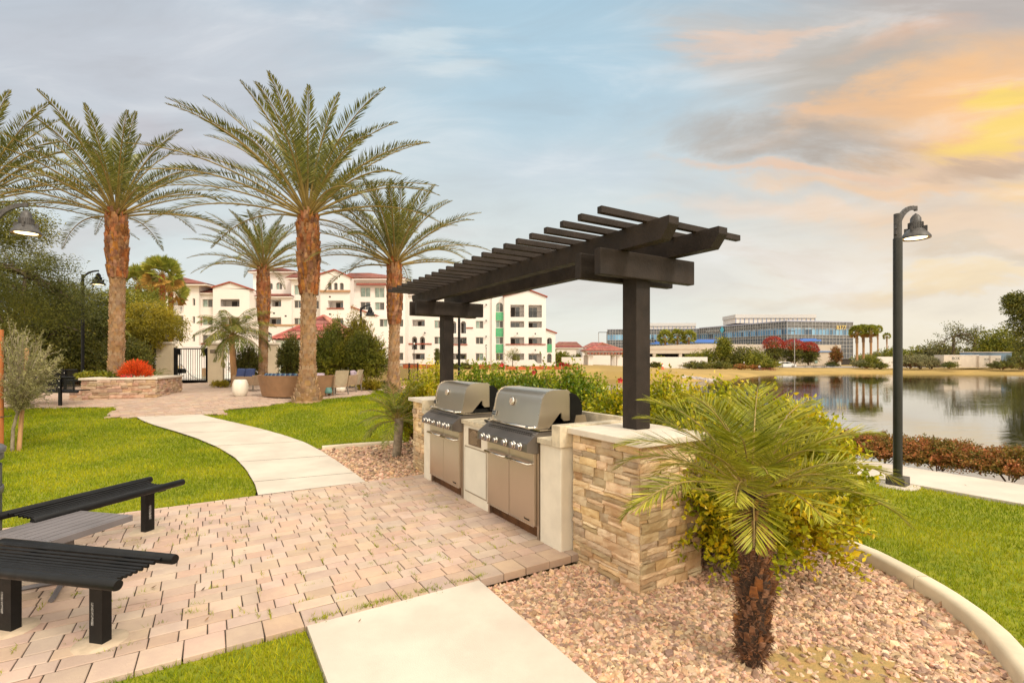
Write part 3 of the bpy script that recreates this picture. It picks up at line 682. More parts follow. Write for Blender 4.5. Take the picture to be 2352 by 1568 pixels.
def text_mesh(body, size, origin, xdir, up, m, parent, name='lettering', extrude=.001, align='LEFT'):
    cu = bpy.data.curves.new(name, 'FONT'); cu.body = body; cu.size = size; cu.extrude = extrude; cu.align_x = align; cu.resolution_u = 3
    o = bpy.data.objects.new(name, cu); COL.objects.link(o); dg = bpy.context.evaluated_depsgraph_get(); dg.update()
    me = bpy.data.meshes.new_from_object(o.evaluated_get(dg)); bpy.data.objects.remove(o)
    xd = Vector(xdir).normalized(); u = Vector(up).normalized(); nz = xd.cross(u)
    off = Vector((0, 0, 0)); p = parent
    while p is not None: off += p.location; p = p.parent
    mt = Matrix((xd, u, nz)).transposed().to_4x4(); mt.translation = Vector(origin)-off; me.transform(mt)
    me.materials.clear(); me.materials.append(m); ob = bpy.data.objects.new(name, me); COL.objects.link(ob); ob.parent = parent; return ob
def grill(s0, s1, label, vent=True, tool=False):
    """stainless built-in grill: cabinet, doors, knobs, hood"""
    root = thing('gas_grill', label, 'grill', ST((s0+s1)/2, .15), group='stainless gas grills built into the counter')
    w = s1-s0
    c = MB(); c.stbox(s0+.01, s1-.01, -.105, .50, .10, .86); c.stbox(s0, s0+.03, -.12, .5, .0, .86); c.stbox(s1-.03, s1, -.12, .5, .0, .86)
    c.build('cabinet', M['steeldoor'], root)
    k = MB(); k.stbox(s0+.032, s1-.032, -.085, -.04, -.02, .10); k.build('kick_plate', mat('rusty_kick', (.20, .09, .035), .6, .4, 5, metal=.5, stain=.5), root)
    mid = (s0+s1)/2
    for a, b, hs in ((s0+.035, mid-.004, 1), (mid+.004, s1-.035, -1)):
        d = MB(); d.stbox(a, b, -.150, -.108, .112, .770); dd = d.build('door', M['steeldoor'], root, bevel=.006)
        e = MB(); e.stbox(a+.002, b-.002, -.154, -.1505, .110, .118); e.build('door_trim', M['chrome'], dd)
        h = MB(); ha, hb = (a+.03, b-.012) if hs == 1 else (a+.012, b-.03)
        h.tube([ST(ha, -.150, .672), ST(ha, -.196, .672), ST(hb, -.196, .672), ST(hb, -.150, .672)], .0125, 10)
        h.build('door_handle', M['chrome'], dd)
    text_mesh('Summit', .030, ST(s0+.20, -.1515, .145), (-W[0], -W[1], 0), (0, 0, 1), M['enamel'], root, 'door_lettering')
    # control panel: slanted fascia with side cheeks
    prof = [(-.145, .775), (-.252, .793), (-.246, .872), (-.120, .962), (.50, .972), (.50, .86), (-.10, .86), (-.10, .775)]
    p = MB(); o = ST(s0+.002, 0)
    p.prism(prof, (o[0], o[1], 0), (PD[0], PD[1], 0), (0, 0, 1), (W[0], W[1], 0), w-.004); pan = p.build('control_panel', M['panelsteel'], root, bevel=.006)
    v = MB()
    sl = np.array(((-.120+.246), (.962-.872))); sl = sl/np.linalg.norm(sl)
    for r_ in range(2):
        for i in range(22):
            sc = s0+.07+(w-.14)*(i+.5*(r_ % 2))/22; q = .100+.022*r_; tt_ = -.246+sl[0]*q; z_ = .872+sl[1]*q
            v.box(ST(sc, tt_, z_+.0005), (.022, .008, .003), ax=((W[0], W[1], 0), (PD[0]*sl[0], PD[1]*sl[0], sl[1]), (-PD[0]*sl[1], -PD[1]*sl[1], sl[0])))
    v.build('vent_slots', M['enamel'], pan)
    ks = [.14, .255, .42, .60, .76, .875]
    for i, f in enumerate(ks):
        ks_ = s1-f*w if True else s0+f*w; kk = MB(); big = i in (1, 3)
        rr = .030 if i != 2 else .022
        ax = ((W[0], W[1], 0), (0, 0, 1), (-PD[0], -PD[1], 0))
        kk.lathe(ST(ks_, -.247, .834), [(rr+.006, 0), (rr+.006, .006), (rr, .009), (rr, .030), (rr-.004, .035), (0.0001, .035)], 18, ax=ax)
        kb = kk.build('knob', M['panelsteel'], root); kr = MB(); kr.lathe(ST(ks_, -.247, .834), [(rr+.0065, 0), (rr+.0065, .008), (rr+.001, .011)], 18, ax=ax, caps=False); kr.lathe(ST(ks_, -.247, .834), [(rr+.001, .024), (rr+.001, .031), (rr-.004, .0365)], 18, ax=ax, caps=False); kr.build('knob_ring', M['chrome'], kb)
        k2 = MB(); k2.lathe(ST(ks_, -.2835, .834), [(rr-.002, -.002), (rr-.005, .003), (.0001, .003)], 16, ax=ax); k2.build('knob_face', M['tablegrey'], kb)
    # fire box and shelf deck beside the hood
    f = MB(); f.stbox(s0+.003, s1-.003, -.10, .46, .9725, .979); f.build('deck', M['steel'], root)
    f = MB()
    for i in range(3): f.box(ST(s0+.012, .02+.14*i, .983), (.004, .06, .006), ax=((W[0], W[1], 0), (PD[0], PD[1], 0), (0, 0, 1)))
    f.build('deck_slot', M['enamel'], root)
    f = MB(); f.stbox(s0+.075, s1-.075, -.04, .36, .980, 1.02); f.build('fire_box', M['enamel'], root)
    # hood: front plate rising to a rounded top, rear drop with the open notch at the cheeks
    lid_s0, lid_s1 = s0+.05, s1-.05
    side = [(-.108, .985), (-.084, 1.09), (-.062, 1.205), (-.045, 1.262), (-.018, 1.300), (.025, 1.325), (.075, 1.334), (.235, 1.334), (.262, 1.325), (.278, 1.292), (.320, 1.125), (.322, 1.070), (.300, 1.042), (.200, 1.042), (.172, 1.070), (.170, 1.122), (.150, 1.115), (.028, .985)]
    shell = MB(); top = side[:11]; n_ = len(top); vs = []
    for sx in (lid_s0+.014, lid_s1-.014):
        for (t, z) in top: vs.append(ST(sx, t+.003, z-.004))
    shell.add(vs, [(i, i+1, n_+i+1, n_+i) for i in range(n_-1)], True)
    vs2 = [ST(sx, t+.014, z-.014) for sx in (lid_s0+.014, lid_s1-.014) for (t, z) in top]
    shell.add(vs2, [(i, i+1, n_+i+1, n_+i) for i in range(n_-1)], True)
    lid = shell.build('lid', mat('hood_steel', (.72, .63, .51), .30, .04, 1.5, metal=1.0), root)
    for sx, th in ((lid_s0, .014), (lid_s1-.014, .014)):
        o = ST(sx, 0); cheek = MB(); cheek.prism(side, (o[0], o[1], 0), (PD[0], PD[1], 0), (0, 0, 1), (W[0], W[1], 0), th); cheek.build('lid_side', M['steel'], lid, bevel=.004)
    rv = MB()
    for sx in (lid_s0+.012, lid_s1-.012):
        for i in range(9):
            f_ = i/8*(n_-4)+.3; j = int(f_); q = f_-j; t = top[j][0]*(1-q)+top[j+1][0]*q; z = top[j][1]*(1-q)+top[j+1][1]*q
            rv.lathe(ST(sx, t-.002, z+.002), [(.005, 0), (.0035, .003), (.0001, .004)], 8, ax=((W[0], W[1], 0), (0, 0, 1), (-PD[0]*.9, -PD[1]*.9, .4)))
    rv.build('rivets', M['chrome'], lid)
    h = MB(); zt = .995; h.tube([ST(lid_s0+.03, -.105, zt), ST(lid_s0+.03, -.158, zt), ST(lid_s1-.03, -.158, zt), ST(lid_s1-.03, -.105, zt)], .013, 10)
    for sx in (lid_s0+.075, lid_s1-.075): h.lathe(ST(sx-.02, -.158, zt), [(.018, 0), (.018, .04)], 12, ax=((PD[0], PD[1], 0), (0, 0, 1), (W[0], W[1], 0)))
    h.build('lid_handle', M['chrome'], lid)
    nv = np.array((-PD[0]*.985, -PD[1]*.985, .17)); upv = np.array((PD[0]*.17, PD[1]*.17, .985))
    g_ = MB(); gs = s0+w*.58
    g_.lathe(ST(gs, -.064, 1.205), [(.042, 0), (.042, .008), (.034, .014), (.0001, .014)], 20, ax=((W[0], W[1], 0), upv, nv)); ga = g_.build('thermometer', M['chrome'], lid)
    g_ = MB(); g_.lathe(np.array(ST(gs, -.064, 1.205))+nv*.0145, [(.031, 0), (.0001, .001)], 20, ax=((W[0], W[1], 0), upv, nv)); ga2 = g_.build('dial', mat('dial_face', (.62, .52, .42), .3), ga)
    g_ = MB(); g_.box(np.array(ST(gs, -.064, 1.205))+nv*.0165, (.003, .05, .001), ax=((W[0]*.8+upv[0]*.5, W[1]*.8+upv[1]*.5, upv[2]*.5), (upv[0]*.8-W[0]*.5, upv[1]*.8-W[1]*.5, .8), nv)); g_.build('needle', M['trimred'], ga)
    b_ = MB(); bc = np.array(ST(s0+w*.925-.02, -.093, 1.062)); b_.box(bc+nv*.003, (.085, .052, .006), ax=((W[0], W[1], 0), upv, nv)); bd = b_.build('badge', M['chrome'], lid, bevel=.002)
    b_ = MB(); b_.box(bc+nv*.0065, (.075, .042, .001), ax=((W[0], W[1], 0), upv, nv)); b_.build('badge_face', M['darkgrey'], bd)
    text_mesh('WEBER', .024, bc+nv*.0075+np.array((W[0], W[1], 0))*.034-upv*.009, (-W[0], -W[1], 0), tuple(upv), M['chrome'], bd, 'badge_lettering')
    # soot-dark rear shell standing behind the hood
    rs = MB(); arc = [(.285+.13*math.sin(a), 1.135+.165*math.cos(a)) for a in np.linspace(-.15, 2.5, 12)]
    poly = [(.27, 1.0)]+[(.27, 1.27)]+arc+[(.33, .99)]
    o = ST(lid_s0-.006, 0); rs.prism(poly, (o[0], o[1], 0), (PD[0], PD[1], 0), (0, 0, 1), (W[0], W[1], 0), lid_s1-lid_s0+.012); rs.build('rear_hood', M['enamel'], root)
    rs = MB(); rs.prism([(.30, .98), (.47, .98), (.44, 1.09), (.33, 1.09)], ST(s0+.03, 0), (PD[0], PD[1], 0), (0, 0, 1), (W[0], W[1], 0), .01); rs.build('rear_bracket', M['steel'], root)
    return root
grill(1.10, 2.045, 'nearer stainless gas grill, beside the plaster end pier and stone pillar')
grill(2.668, 3.625, 'farther stainless gas grill, beyond the panel with the rules plaque')
# lighter wand lying on the counter between the grills
lw = thing('grill_lighter', 'black grill lighter lying on the counter between the two grills', 'lighter', ST(2.2, .0, .925))
mb = MB(); mb.tube([ST(2.30, -.02, .942), ST(2.22, -.03, .940), ST(2.15, -.045, .938)], [.012, .016, .010], 8); mb.build('handle', M['enamel'], lw)
mb = MB(); mb.tube([ST(2.15, -.045, .938), ST(2.07, -.065, .938)], .004, 6); mb.build('wand', M['chrome'], lw)

# ================================================================ PERGOLA
def pergola():
    root = thing('pergola', 'dark brown slatted pergola on two posts over the grills', 'pergola', ST(2.3, .4))
    for s in (.345, 4.205):
        p = MB(); p.stbox(s, s+.16, .32, .48, 1.046, 2.45); p.build('post', M['pergola'], root, bevel=.008)
    for s in (.272, .506, 4.132, 4.366):
        p = MB(); p.stbox(s, s+.072, -.13, .945, 2.262, 2.466); p.build('cross_beam', M['pergola'], root, bevel=.008)
    for t in (.07, .615):
        p = MB(); a, b = -.205, 4.87; z0, z1 = 2.467, 2.620
        poly = [(a, z1), (a, z1-.055), (a+.075, z0), (b-.075, z0), (b, z1-.055), (b, z1)]
        o = ST(0, t); p.prism(poly, (o[0], o[1], 0), (W[0], W[1], 0), (0, 0, 1), (PD[0], PD[1], 0), .10); p.build('main_beam', M['pergola'], root, bevel=.006)
    for k in range(23):
        p = MB(); s = -.003+.2125*k; p.stbox(s, s+.046, -.366, 1.185, 2.6205, 2.668); p.build('slat', M['pergola'], root, bevel=.004)
pergola()

# ================================================================ BENCHES, TABLE, BIN
def backless_bench(R_end, L_end, width, label, nlegs, z=.46, sag=.035):
    """R_end/L_end: ends of the near rail on the ground plane; width runs away from the camera"""
    a = np.array(R_end); b = np.array(L_end); u = (a-b); ln = np.linalg.norm(u); u = u/ln; v = np.array((-u[1], u[0]))
    if v[1] < 0: v = -v
    q = width; c = (a+b)/2+v*q/2
    root = thing('bench', label, 'bench', (c[0], c[1], 0), group='black tubular benches round the low table')
    P = lambda x, y, z_: (c[0]+u[0]*x+v[0]*y, c[1]+u[1]*x+v[1]*y, z_)
    h = ln/2
    for y in (-q/2, q/2):
        m = MB(); m.tube([P(-h, y, z-.03), P(-h+.01, y, z-.03), P(h-.01, y, z-.03), P(h, y, z-.03)], [.027, .030, .030, .027], 16); m.build('side_rail', M['black'], root)
    n = 11; m = MB()
    for i in range(1, n):
        f = i/n; y = -q/2+q*f; sg = 4*f*(1-f)
        m.tube([P(-h+.05+.05*sg, y, z-.012-sag*sg), P(h-.05-.05*sg, y, z-.012-sag*sg)], .0108, 8)
    m.build('seat', M['black'], root)
    for x in nlegs:
        m = MB(); m.prism([(-.045, 0), (.045, 0), (.045, z-.12), (.075, z-.075), (-.075, z-.075), (-.045, z-.12)], P(x, -.028, 0), (u[0], u[1], 0), (0, 0, 1), (v[0], v[1], 0), .056); lg = m.build('leg', M['black'], root, bevel=.004)
        m = MB(); m.box(P(x, 0, z-.068), (.07, q-.04, .014), ax=((u[0], u[1], 0), (v[0], v[1], 0), (0, 0, 1))); m.build('seat_bracket', M['black'], root)
        m = MB(); m.box(P(x-.022 if u[0] > 0 else x+.022, -.0288, .17), (.016, .001, .13), ax=((u[0], u[1], 0), (v[0], v[1], 0), (0, 0, 1))); m.build('sticker', mat('worn_sticker', (.35, .34, .34), .6, .6, 120), lg)
        m = MB(); m.lathe((P(x, 0, 0)[0], P(x, 0, 0)[1], 0), [(.135, -.01), (.13, .0035), (.0001, .004)], 20); fo = m.build('footing', mat('mortar_footing', (.56, .44, .32), .9, .15, 8), root)
    return root
backless_bench((-2.075, 2.60), (-3.38, 2.865), .345, 'near black tubular bench without a back, cut by the left picture edge', (.335, -.33))
backless_bench((-3.19, 4.80), (-3.50, 3.60), .40, 'farther black tubular bench without a back, at the lawn edge', (.45, -.33)) if False else None
def bench_b():
    a = np.array((-3.20, 4.80)); b = np.array((-3.51, 3.61)); u = (a-b); ln = np.linalg.norm(u); u /= ln; v = np.array((-u[1], u[0]))
    if v[0] > 0: v = -v
    return a, b, u, v, ln
a, b, u, v, ln = bench_b()
# second bench: width runs to the left, so flip the sense of v
def bench2(R_end, L_end, width, label, nlegs, z=.46, sag=.035):
    a = np.array(R_end); b = np.array(L_end); u = a-b; ln = np.linalg.norm(u); u = u/ln; v = np.array((-u[1], u[0]))
    a2 = a+v*width; b2 = b+v*width
    # near rail of the helper is the one further left here: mirror by swapping
    return backless_bench(tuple(a2), tuple(b2), -width, label, nlegs, z, sag) if False else _b(a, b, u, v, width, ln, label, nlegs, z, sag)
def _b(a, b, u, v, q, ln, label, nlegs, z, sag):
    c = (a+b)/2+v*q/2; root = thing('bench', label, 'bench', (c[0], c[1], 0), group='black tubular benches round the low table')
    P = lambda x, y, z_: (c[0]+u[0]*x+v[0]*y, c[1]+u[1]*x+v[1]*y, z_); h = ln/2
    for y in (-q/2, q/2):
        m = MB(); m.tube([P(-h, y, z-.03), P(-h+.01, y, z-.03), P(h-.01, y, z-.03), P(h, y, z-.03)], [.027, .030, .030, .027], 16); m.build('side_rail', M['black'], root)
    n = 11; m = MB()
    for i in range(1, n):
        f = i/n; y = -q/2+q*f; sg = 4*f*(1-f); m.tube([P(-h+.05+.05*sg, y, z-.012-sag*sg), P(h-.05-.05*sg, y, z-.012-sag*sg)], .0108, 8)
    m.build('seat', M['black'], root)
    for x in nlegs:
        m = MB(); m.prism([(-.045, 0), (.045, 0), (.045, z-.12), (.075, z-.075), (-.075, z-.075), (-.045, z-.12)], P(x, -.028, 0), (u[0], u[1], 0), (0, 0, 1), (v[0], v[1], 0), .056); lg = m.build('leg', M['black'], root, bevel=.004)
        m = MB(); m.box(P(x, 0, z-.068), (.07, q-.04, .014), ax=((u[0], u[1], 0), (v[0], v[1], 0), (0, 0, 1))); m.build('seat_bracket', M['black'], root)
        m = MB(); m.box(P(x, -.0288, .18), (.022, .001, .13), ax=((u[0], u[1], 0), (v[0], v[1], 0), (0, 0, 1))); m.build('sticker', mat('worn_sticker', (.35, .34, .34), .6, .6, 120), lg)
        m = MB(); m.lathe((P(x, 0, 0)[0], P(x, 0, 0)[1], 0), [(.15, -.01), (.14, .0035), (.0001, .004)], 20); m.build('footing', mat('mortar_footing', (.56, .44, .32), .9, .15, 8), root)
    return root
bench2((-3.20, 4.80), (-3.51, 3.61), .40, 'farther black tubular bench without a back, standing at the lawn edge', (.42, -.33))
def low_table():
    c = np.array((-3.25, 3.57)); u = np.array((.975, -.22)); u /= np.linalg.norm(u); v = np.array((-u[1], u[0]))
    root = thing('low_table', 'low square grey slatted metal table between the two benches', 'table', (c[0], c[1], 0))
    P = lambda x, y, z: (c[0]+u[0]*x+v[0]*y, c[1]+u[1]*x+v[1]*y, z); ax = ((u[0], u[1], 0), (v[0], v[1], 0), (0, 0, 1)); H = .285
    m = MB(); m.box(P(0, -H+.01, .405), (2*H, .02, .045), ax); m.box(P(0, H-.01, .405), (2*H, .02, .045), ax); m.box(P(-H+.01, 0, .405), (.02, 2*H-.042, .045), ax); m.box(P(H-.01, 0, .405), (.02, 2*H-.042, .045), ax)
    m.build('frame', M['tablegrey'], root, bevel=.003)
    m = MB(); n = 7; w = (2*H-.044)/n
    for i in range(n): m.box(P(-H+.022+w*(i+.5), 0, .421), (w-.010, 2*H-.044, .012), ax)
    m.build('table_top', M['tablegrey'], root, bevel=.002)
    m = MB(); m.box(P(0, 0, .396), (2*H-.05, 2*H-.05, .02), ax); m.build('underframe', M['black'], root); m = MB(); m.box(P(0, 0, .205), (.09, .09, .37), ax); m.build('pedestal', M['tablegrey'], root, bevel=.004)
    for sx, sy in ((1, 1), (1, -1), (-1, 1), (-1, -1)):
        m = MB(); e = np.array(P(sx*.235, sy*.235, .014)); m.tube([P(0, 0, .016), e], .018, 4, smooth=False); m.build('foot', M['tablegrey'], root)
low_table()
def bin_():
    c = (-4.12, 3.60); root = thing('litter_bin', 'dark grey slatted litter bin at the left picture edge', 'bin', (c[0], c[1], 0))
    m = MB(); m.lathe((c[0], c[1], 0), [(.245, .02), (.25, .06), (.25, .86), (.245, .87)], 28); m.build('liner', M['darkgrey'], root)
    m = MB()
    for k in range(26):
        a = 2*math.pi*k/26; m.box((c[0]+.272*math.cos(a), c[1]+.272*math.sin(a), .43), (.012, .045, .78), rz=a)
    m.build('slats', mat('bin_slats', (.08, .085, .09), .4, .2, 5), root, bevel=.003)
    for z in (.05, .60, .86):
        m = MB(); m.lathe((c[0], c[1], z), [(.286, 0), (.290, .01), (.290, .045), (.286, .055), (.262, .055), (.262, 0), (.286, 0)], 28); m.build('band', mat('bin_band', (.10, .10, .105), .4, .2, 5), root)
    m = MB(); m.lathe((c[0], c[1], .915), [(.30, 0), (.305, .03), (.285, .05), (.17, .05), (.16, .0), (.30, 0)], 28); m.build('lid', mat('bin_lid', (.11, .11, .115), .4), root)
bin_()
# ================================================================ VEGETATION
def unit(a): return a/(np.linalg.norm(a, axis=-1, keepdims=True)+1e-9)
class LV:
    """collects leaves (rhombi) as numpy blocks"""
    def __init__(s): s.V = []; s.n = 0
    def add(s, C, D, L, Wd, up=None, fold=.25):
        C = np.asarray(C, float); D = unit(np.asarray(D, float)); n = len(C)
        L = np.broadcast_to(np.asarray(L, float), (n,))[:, None]; Wd = np.broadcast_to(np.asarray(Wd, float), (n,))[:, None]
        if up is None: up = rng.normal(0, 1, (n, 3))
        S = unit(np.cross(D, up)); U = unit(np.cross(S, D))
        mid = C+D*L*.45
        V = np.stack([C, mid+S*Wd/2+U*Wd*fold, C+D*L, mid-S*Wd/2+U*Wd*fold], 1)
        s.V.append(V); s.n += n
    def build(s, name, m, parent=None, label=None):
        V = np.concatenate(s.V).reshape(-1, 3); n = len(V)//4
        o = mesh_np(name, V, np.arange(4*n).reshape(-1, 4), m, parent)
        if label: o['label'] = label
        return o
def sphere_pts(n, flat=0.0):
    v = unit(rng.normal(0, 1, (n, 3))); 
    return v
G_ = {}
G_['hib'] = leafmat('hibiscus_leaf', (.17, .23, .008), (.46, .43, .012), (.70, .50, .015), .35, .35, 2.2)
G_['hibg'] = leafmat('hibiscus_green_leaf', (.07, .15, .008), (.25, .31, .012), (.50, .43, .02), .35, .35, 2.0)
G_['date'] = leafmat('date_palm_leaflet', (.085, .105, .02), (.18, .19, .04), (.30, .27, .07), .45, .15, .6)
G_['robel'] = leafmat('young_palm_leaflet', (.13, .16, .010), (.31, .31, .018), (.50, .44, .06), .38, .3, 2)
G_['dark'] = leafmat('dark_leaf', (.05, .06, .010), (.12, .125, .016), (.24, .21, .025), .5, .2, .5)
G_['mid'] = leafmat('mid_leaf', (.08, .10, .010), (.19, .20, .015), (.34, .29, .02), .5, .25, .8)
G_['yellow'] = leafmat('yellow_green_leaf', (.12, .11, .010), (.33, .27, .015), (.50, .36, .02), .5, .3, .6)
G_['olive'] = leafmat('olive_leaf', (.14, .145, .055), (.30, .28, .11), (.46, .42, .22), .5, .2, 2.5)
G_['grey'] = leafmat('grey_green_leaf', (.12, .13, .06), (.23, .22, .10), (.33, .29, .13), .6, .2, .8)
G_['red'] = leafmat('bougainvillea_bract', (.22, .02, .012), (.40, .035, .02), (.50, .11, .03), .5, .3, 1)
G_['orange'] = leafmat('firestick_twig', (.60, .10, .02), (.85, .15, .03), (.75, .06, .02), .5, .2, 2)
G_['russet'] = leafmat('russet_leaf', (.13, .15, .015), (.32, .15, .035), (.58, .18, .08), .5, .25, 3)
G_['queen'] = leafmat('queen_palm_leaflet', (.08, .11, .012), (.19, .21, .03), (.38, .33, .06), .45, .2, 1)
G_['fan'] = leafmat('fan_palm_leaf', (.13, .16, .015), (.27, .28, .035), (.42, .36, .06), .5, .25, 1)
G_['deadfan'] = leafmat('dead_fan_leaf', (.25, .12, .02), (.45, .24, .04), (.5, .33, .08), .7, .2, 1)
M['petal'] = mat('red_petal', (.62, .010, .008), .5, .2, 20, island=.2)
M['stem'] = mat('shrub_stem', (.20, .09, .04), .8, .3, 9)
M['rachis'] = mat('palm_rachis', (.34, .24, .07), .5, .2, 4)

def shrub(name, label, cat, c, r, h, nshoot, leaf=(.055, .038), m='hib', per=22, group=None, flowers=None, up=.5, seedshape=.18, stemr=.004, zbase=None, twiggy=.0, mass=1.0):
    """bush of leafy shoots rising from the crown to an uneven outline"""
    z0 = g1(c[0], c[1]) if zbase is None else zbase
    root = thing(name, label, cat, (c[0], c[1], z0), group=group)
    rx, ry = (r, r) if np.isscalar(r) else r
    d = sphere_pts(nshoot); d[:, 2] = np.abs(d[:, 2])*1.0-.12
    lump = 1+seedshape*np.sin(d[:, 0]*4.1+c[0]*3)*np.cos(d[:, 1]*3.7+c[1]*2)+rng.normal(0, seedshape*.55, nshoot)
    rad = np.where(rng.random(nshoot) < .72, 1, .45+.5*rng.random(nshoot))*lump
    tip = np.stack([c[0]+d[:, 0]*rx*rad, c[1]+d[:, 1]*ry*rad, z0+h*.40+d[:, 2]*h*.60*rad], 1)
    base = np.stack([c[0]+d[:, 0]*rx*.25, c[1]+d[:, 1]*ry*.25, np.full(nshoot, z0+h*.12)], 1)
    low = rng.random(nshoot) < .34
    tip[low, 2] = z0+.05*h+rng.random(low.sum())*h*.45
    L = LV(); K = per
    t = np.linspace(.50, 1.0, K)[None, :, None]+rng.normal(0, .02, (nshoot, K, 1))
    bow = np.sin(np.clip(t, 0, 1)*math.pi)*h*.10
    P = base[:, None]*(1-t)+tip[:, None]*t+np.concatenate([0*bow, 0*bow, bow], 2)
    ax = unit(tip-base)[:, None]
    D = unit(ax*.55+unit(rng.normal(0, 1, (nshoot, K, 3)))*.95+np.array((0, 0, up*.4)))
    sz = 1-.35*(np.clip((t[..., 0]-.8)/.2, 0, 1))
    ll = leaf[0]*(.65+.6*rng.random((nshoot, K)))*sz; ww = leaf[1]*(.7+.5*rng.random((nshoot, K)))*sz
    jit = rng.normal(0, leaf[0]*.35, (nshoot, K, 3))*(1-.7*np.clip((t-.8)/.2, 0, 1))
    L.add((P+jit).reshape(-1, 3), D.reshape(-1, 3), ll.ravel(), ww.ravel())
    L.build('leaves', G_[m], root)
    mb = MB()
    for k in range(0, nshoot, 3): mb.tube([base[k], base[k]*.5+tip[k]*.5+(0, 0, h*.08), tip[k]], [stemr*1.6, stemr, stemr*.5], 3, cap=False)
    for k in range(6):
        a = rng.random()*6.3; mb.tube([(c[0]+.1*rx*math.cos(a), c[1]+.1*ry*math.sin(a), z0-.05), (c[0]+.35*rx*math.cos(a), c[1]+.35*ry*math.sin(a), z0+h*.3)], [stemr*3, stemr*2], 5)
    mb.build('stems', M['stem'], root)
    if flowers:
        for (u, v, Y, s_) in flowers:
            p = at(u, v, Y); fb = MB()
            for k in range(5):
                a = k*2*math.pi/5+rng.random()*.3; dv = np.array((math.cos(a)*.9, -.35, math.sin(a)*.9)); sv = np.array((-math.sin(a), 0, math.cos(a)))
                q = [p, p+dv*s_*.5-sv*s_*.32+(0, -.01, 0), p+dv*s_*.95-sv*s_*.3, p+dv*s_*1.08, p+dv*s_*.95+sv*s_*.3, p+dv*s_*.5+sv*s_*.32]
                fb.add(q, [(0, 1, 2, 3), (0, 3, 4, 5)], True)
            fb.tube([p, p+np.array((.005, -s_*.9, s_*.15))], s_*.06, 5)
            fb.build('flower', M['petal'], root)
    return root
def tree(name, label, cat, base, top_z, crown, trunk_r, m, leafsz, nclump, perclump, bark='bark', clump_r=.5, group=None, lean=(0, 0), droop=0.0, nlimb=9, trunk_h=None, airy=.6):
    """crown: list of ellipsoids (cx,cy,cz,rx,ry,rz,weight)"""
    z0 = base[2] if len(base) > 2 else g1(*base[:2]); root = thing(name, label, cat, (base[0], base[1], z0), group=group)
    th = trunk_h or (crown[0][2]-crown[0][5]*.6-z0)
    fork = np.array((base[0]+lean[0], base[1]+lean[1], z0+th)); mb = MB()
    pts = [np.array((base[0], base[1], z0-.1)), np.array((base[0]+lean[0]*.35, base[1]+lean[1]*.35, z0+th*.5)), fork]
    mb.tube(pts, [trunk_r*1.25, trunk_r, trunk_r*.8], 9)
    ws = np.array([c[6] for c in crown], float); ws /= ws.sum(); ids = rng.choice(len(crown), nclump, p=ws)
    cen = []
    for i in ids:
        c = crown[i]; d = unit(rng.normal(0, 1, 3)); rr = rng.random()**(1/3*airy+.05)*(.85+.25*rng.random())
        cen.append((c[0]+d[0]*c[3]*rr, c[1]+d[1]*c[4]*rr, c[2]+d[2]*c[5]*rr))
    cen = np.array(cen)
    limbs = []
    for k in range(nlimb):
        e = cen[rng.integers(len(cen))]; q = fork*.45+e*.55+rng.normal(0, .12, 3)*np.linalg.norm(e-fork)*.3; q[2] += .12*np.linalg.norm(e-fork)
        mb.tube([fork-(0, 0, th*.1), fork*.8+q*.2, q, e], [trunk_r*.62, trunk_r*.5, trunk_r*.3, trunk_r*.1], 6, cap=False); limbs.append(q)
    limbs = np.array(limbs)
    for e in cen[::max(1, len(cen)//60)]:
        q = limbs[np.argmin(np.linalg.norm(limbs-e, axis=1))]; mid = (q+e)/2+(0, 0, .05*np.linalg.norm(q-e)); mb.tube([q, mid, e], [trunk_r*.16, trunk_r*.1, trunk_r*.04], 4, cap=False)
    mb.build('trunk', M[bark], root)
    n = nclump*perclump; ci = np.repeat(np.arange(nclump), perclump)
    cs = clump_r*(.6+.8*rng.random(nclump))
    off = unit(rng.normal(0, 1, (n, 3)))*(rng.random((n, 1))**.45)*cs[ci][:, None]*np.array((1, 1, .7))
    C = cen[ci]+off; D = unit(off+rng.normal(0, .6, (n, 3))*cs[ci][:, None]+np.array((0, 0, -droop))*cs[ci][:, None])
    L = LV(); L.add(C, D, leafsz[0]*(.6+.8*rng.random(n)), leafsz[1]*(.7+.6*rng.random(n)))
    L.build('crown', G_[m], root); return root

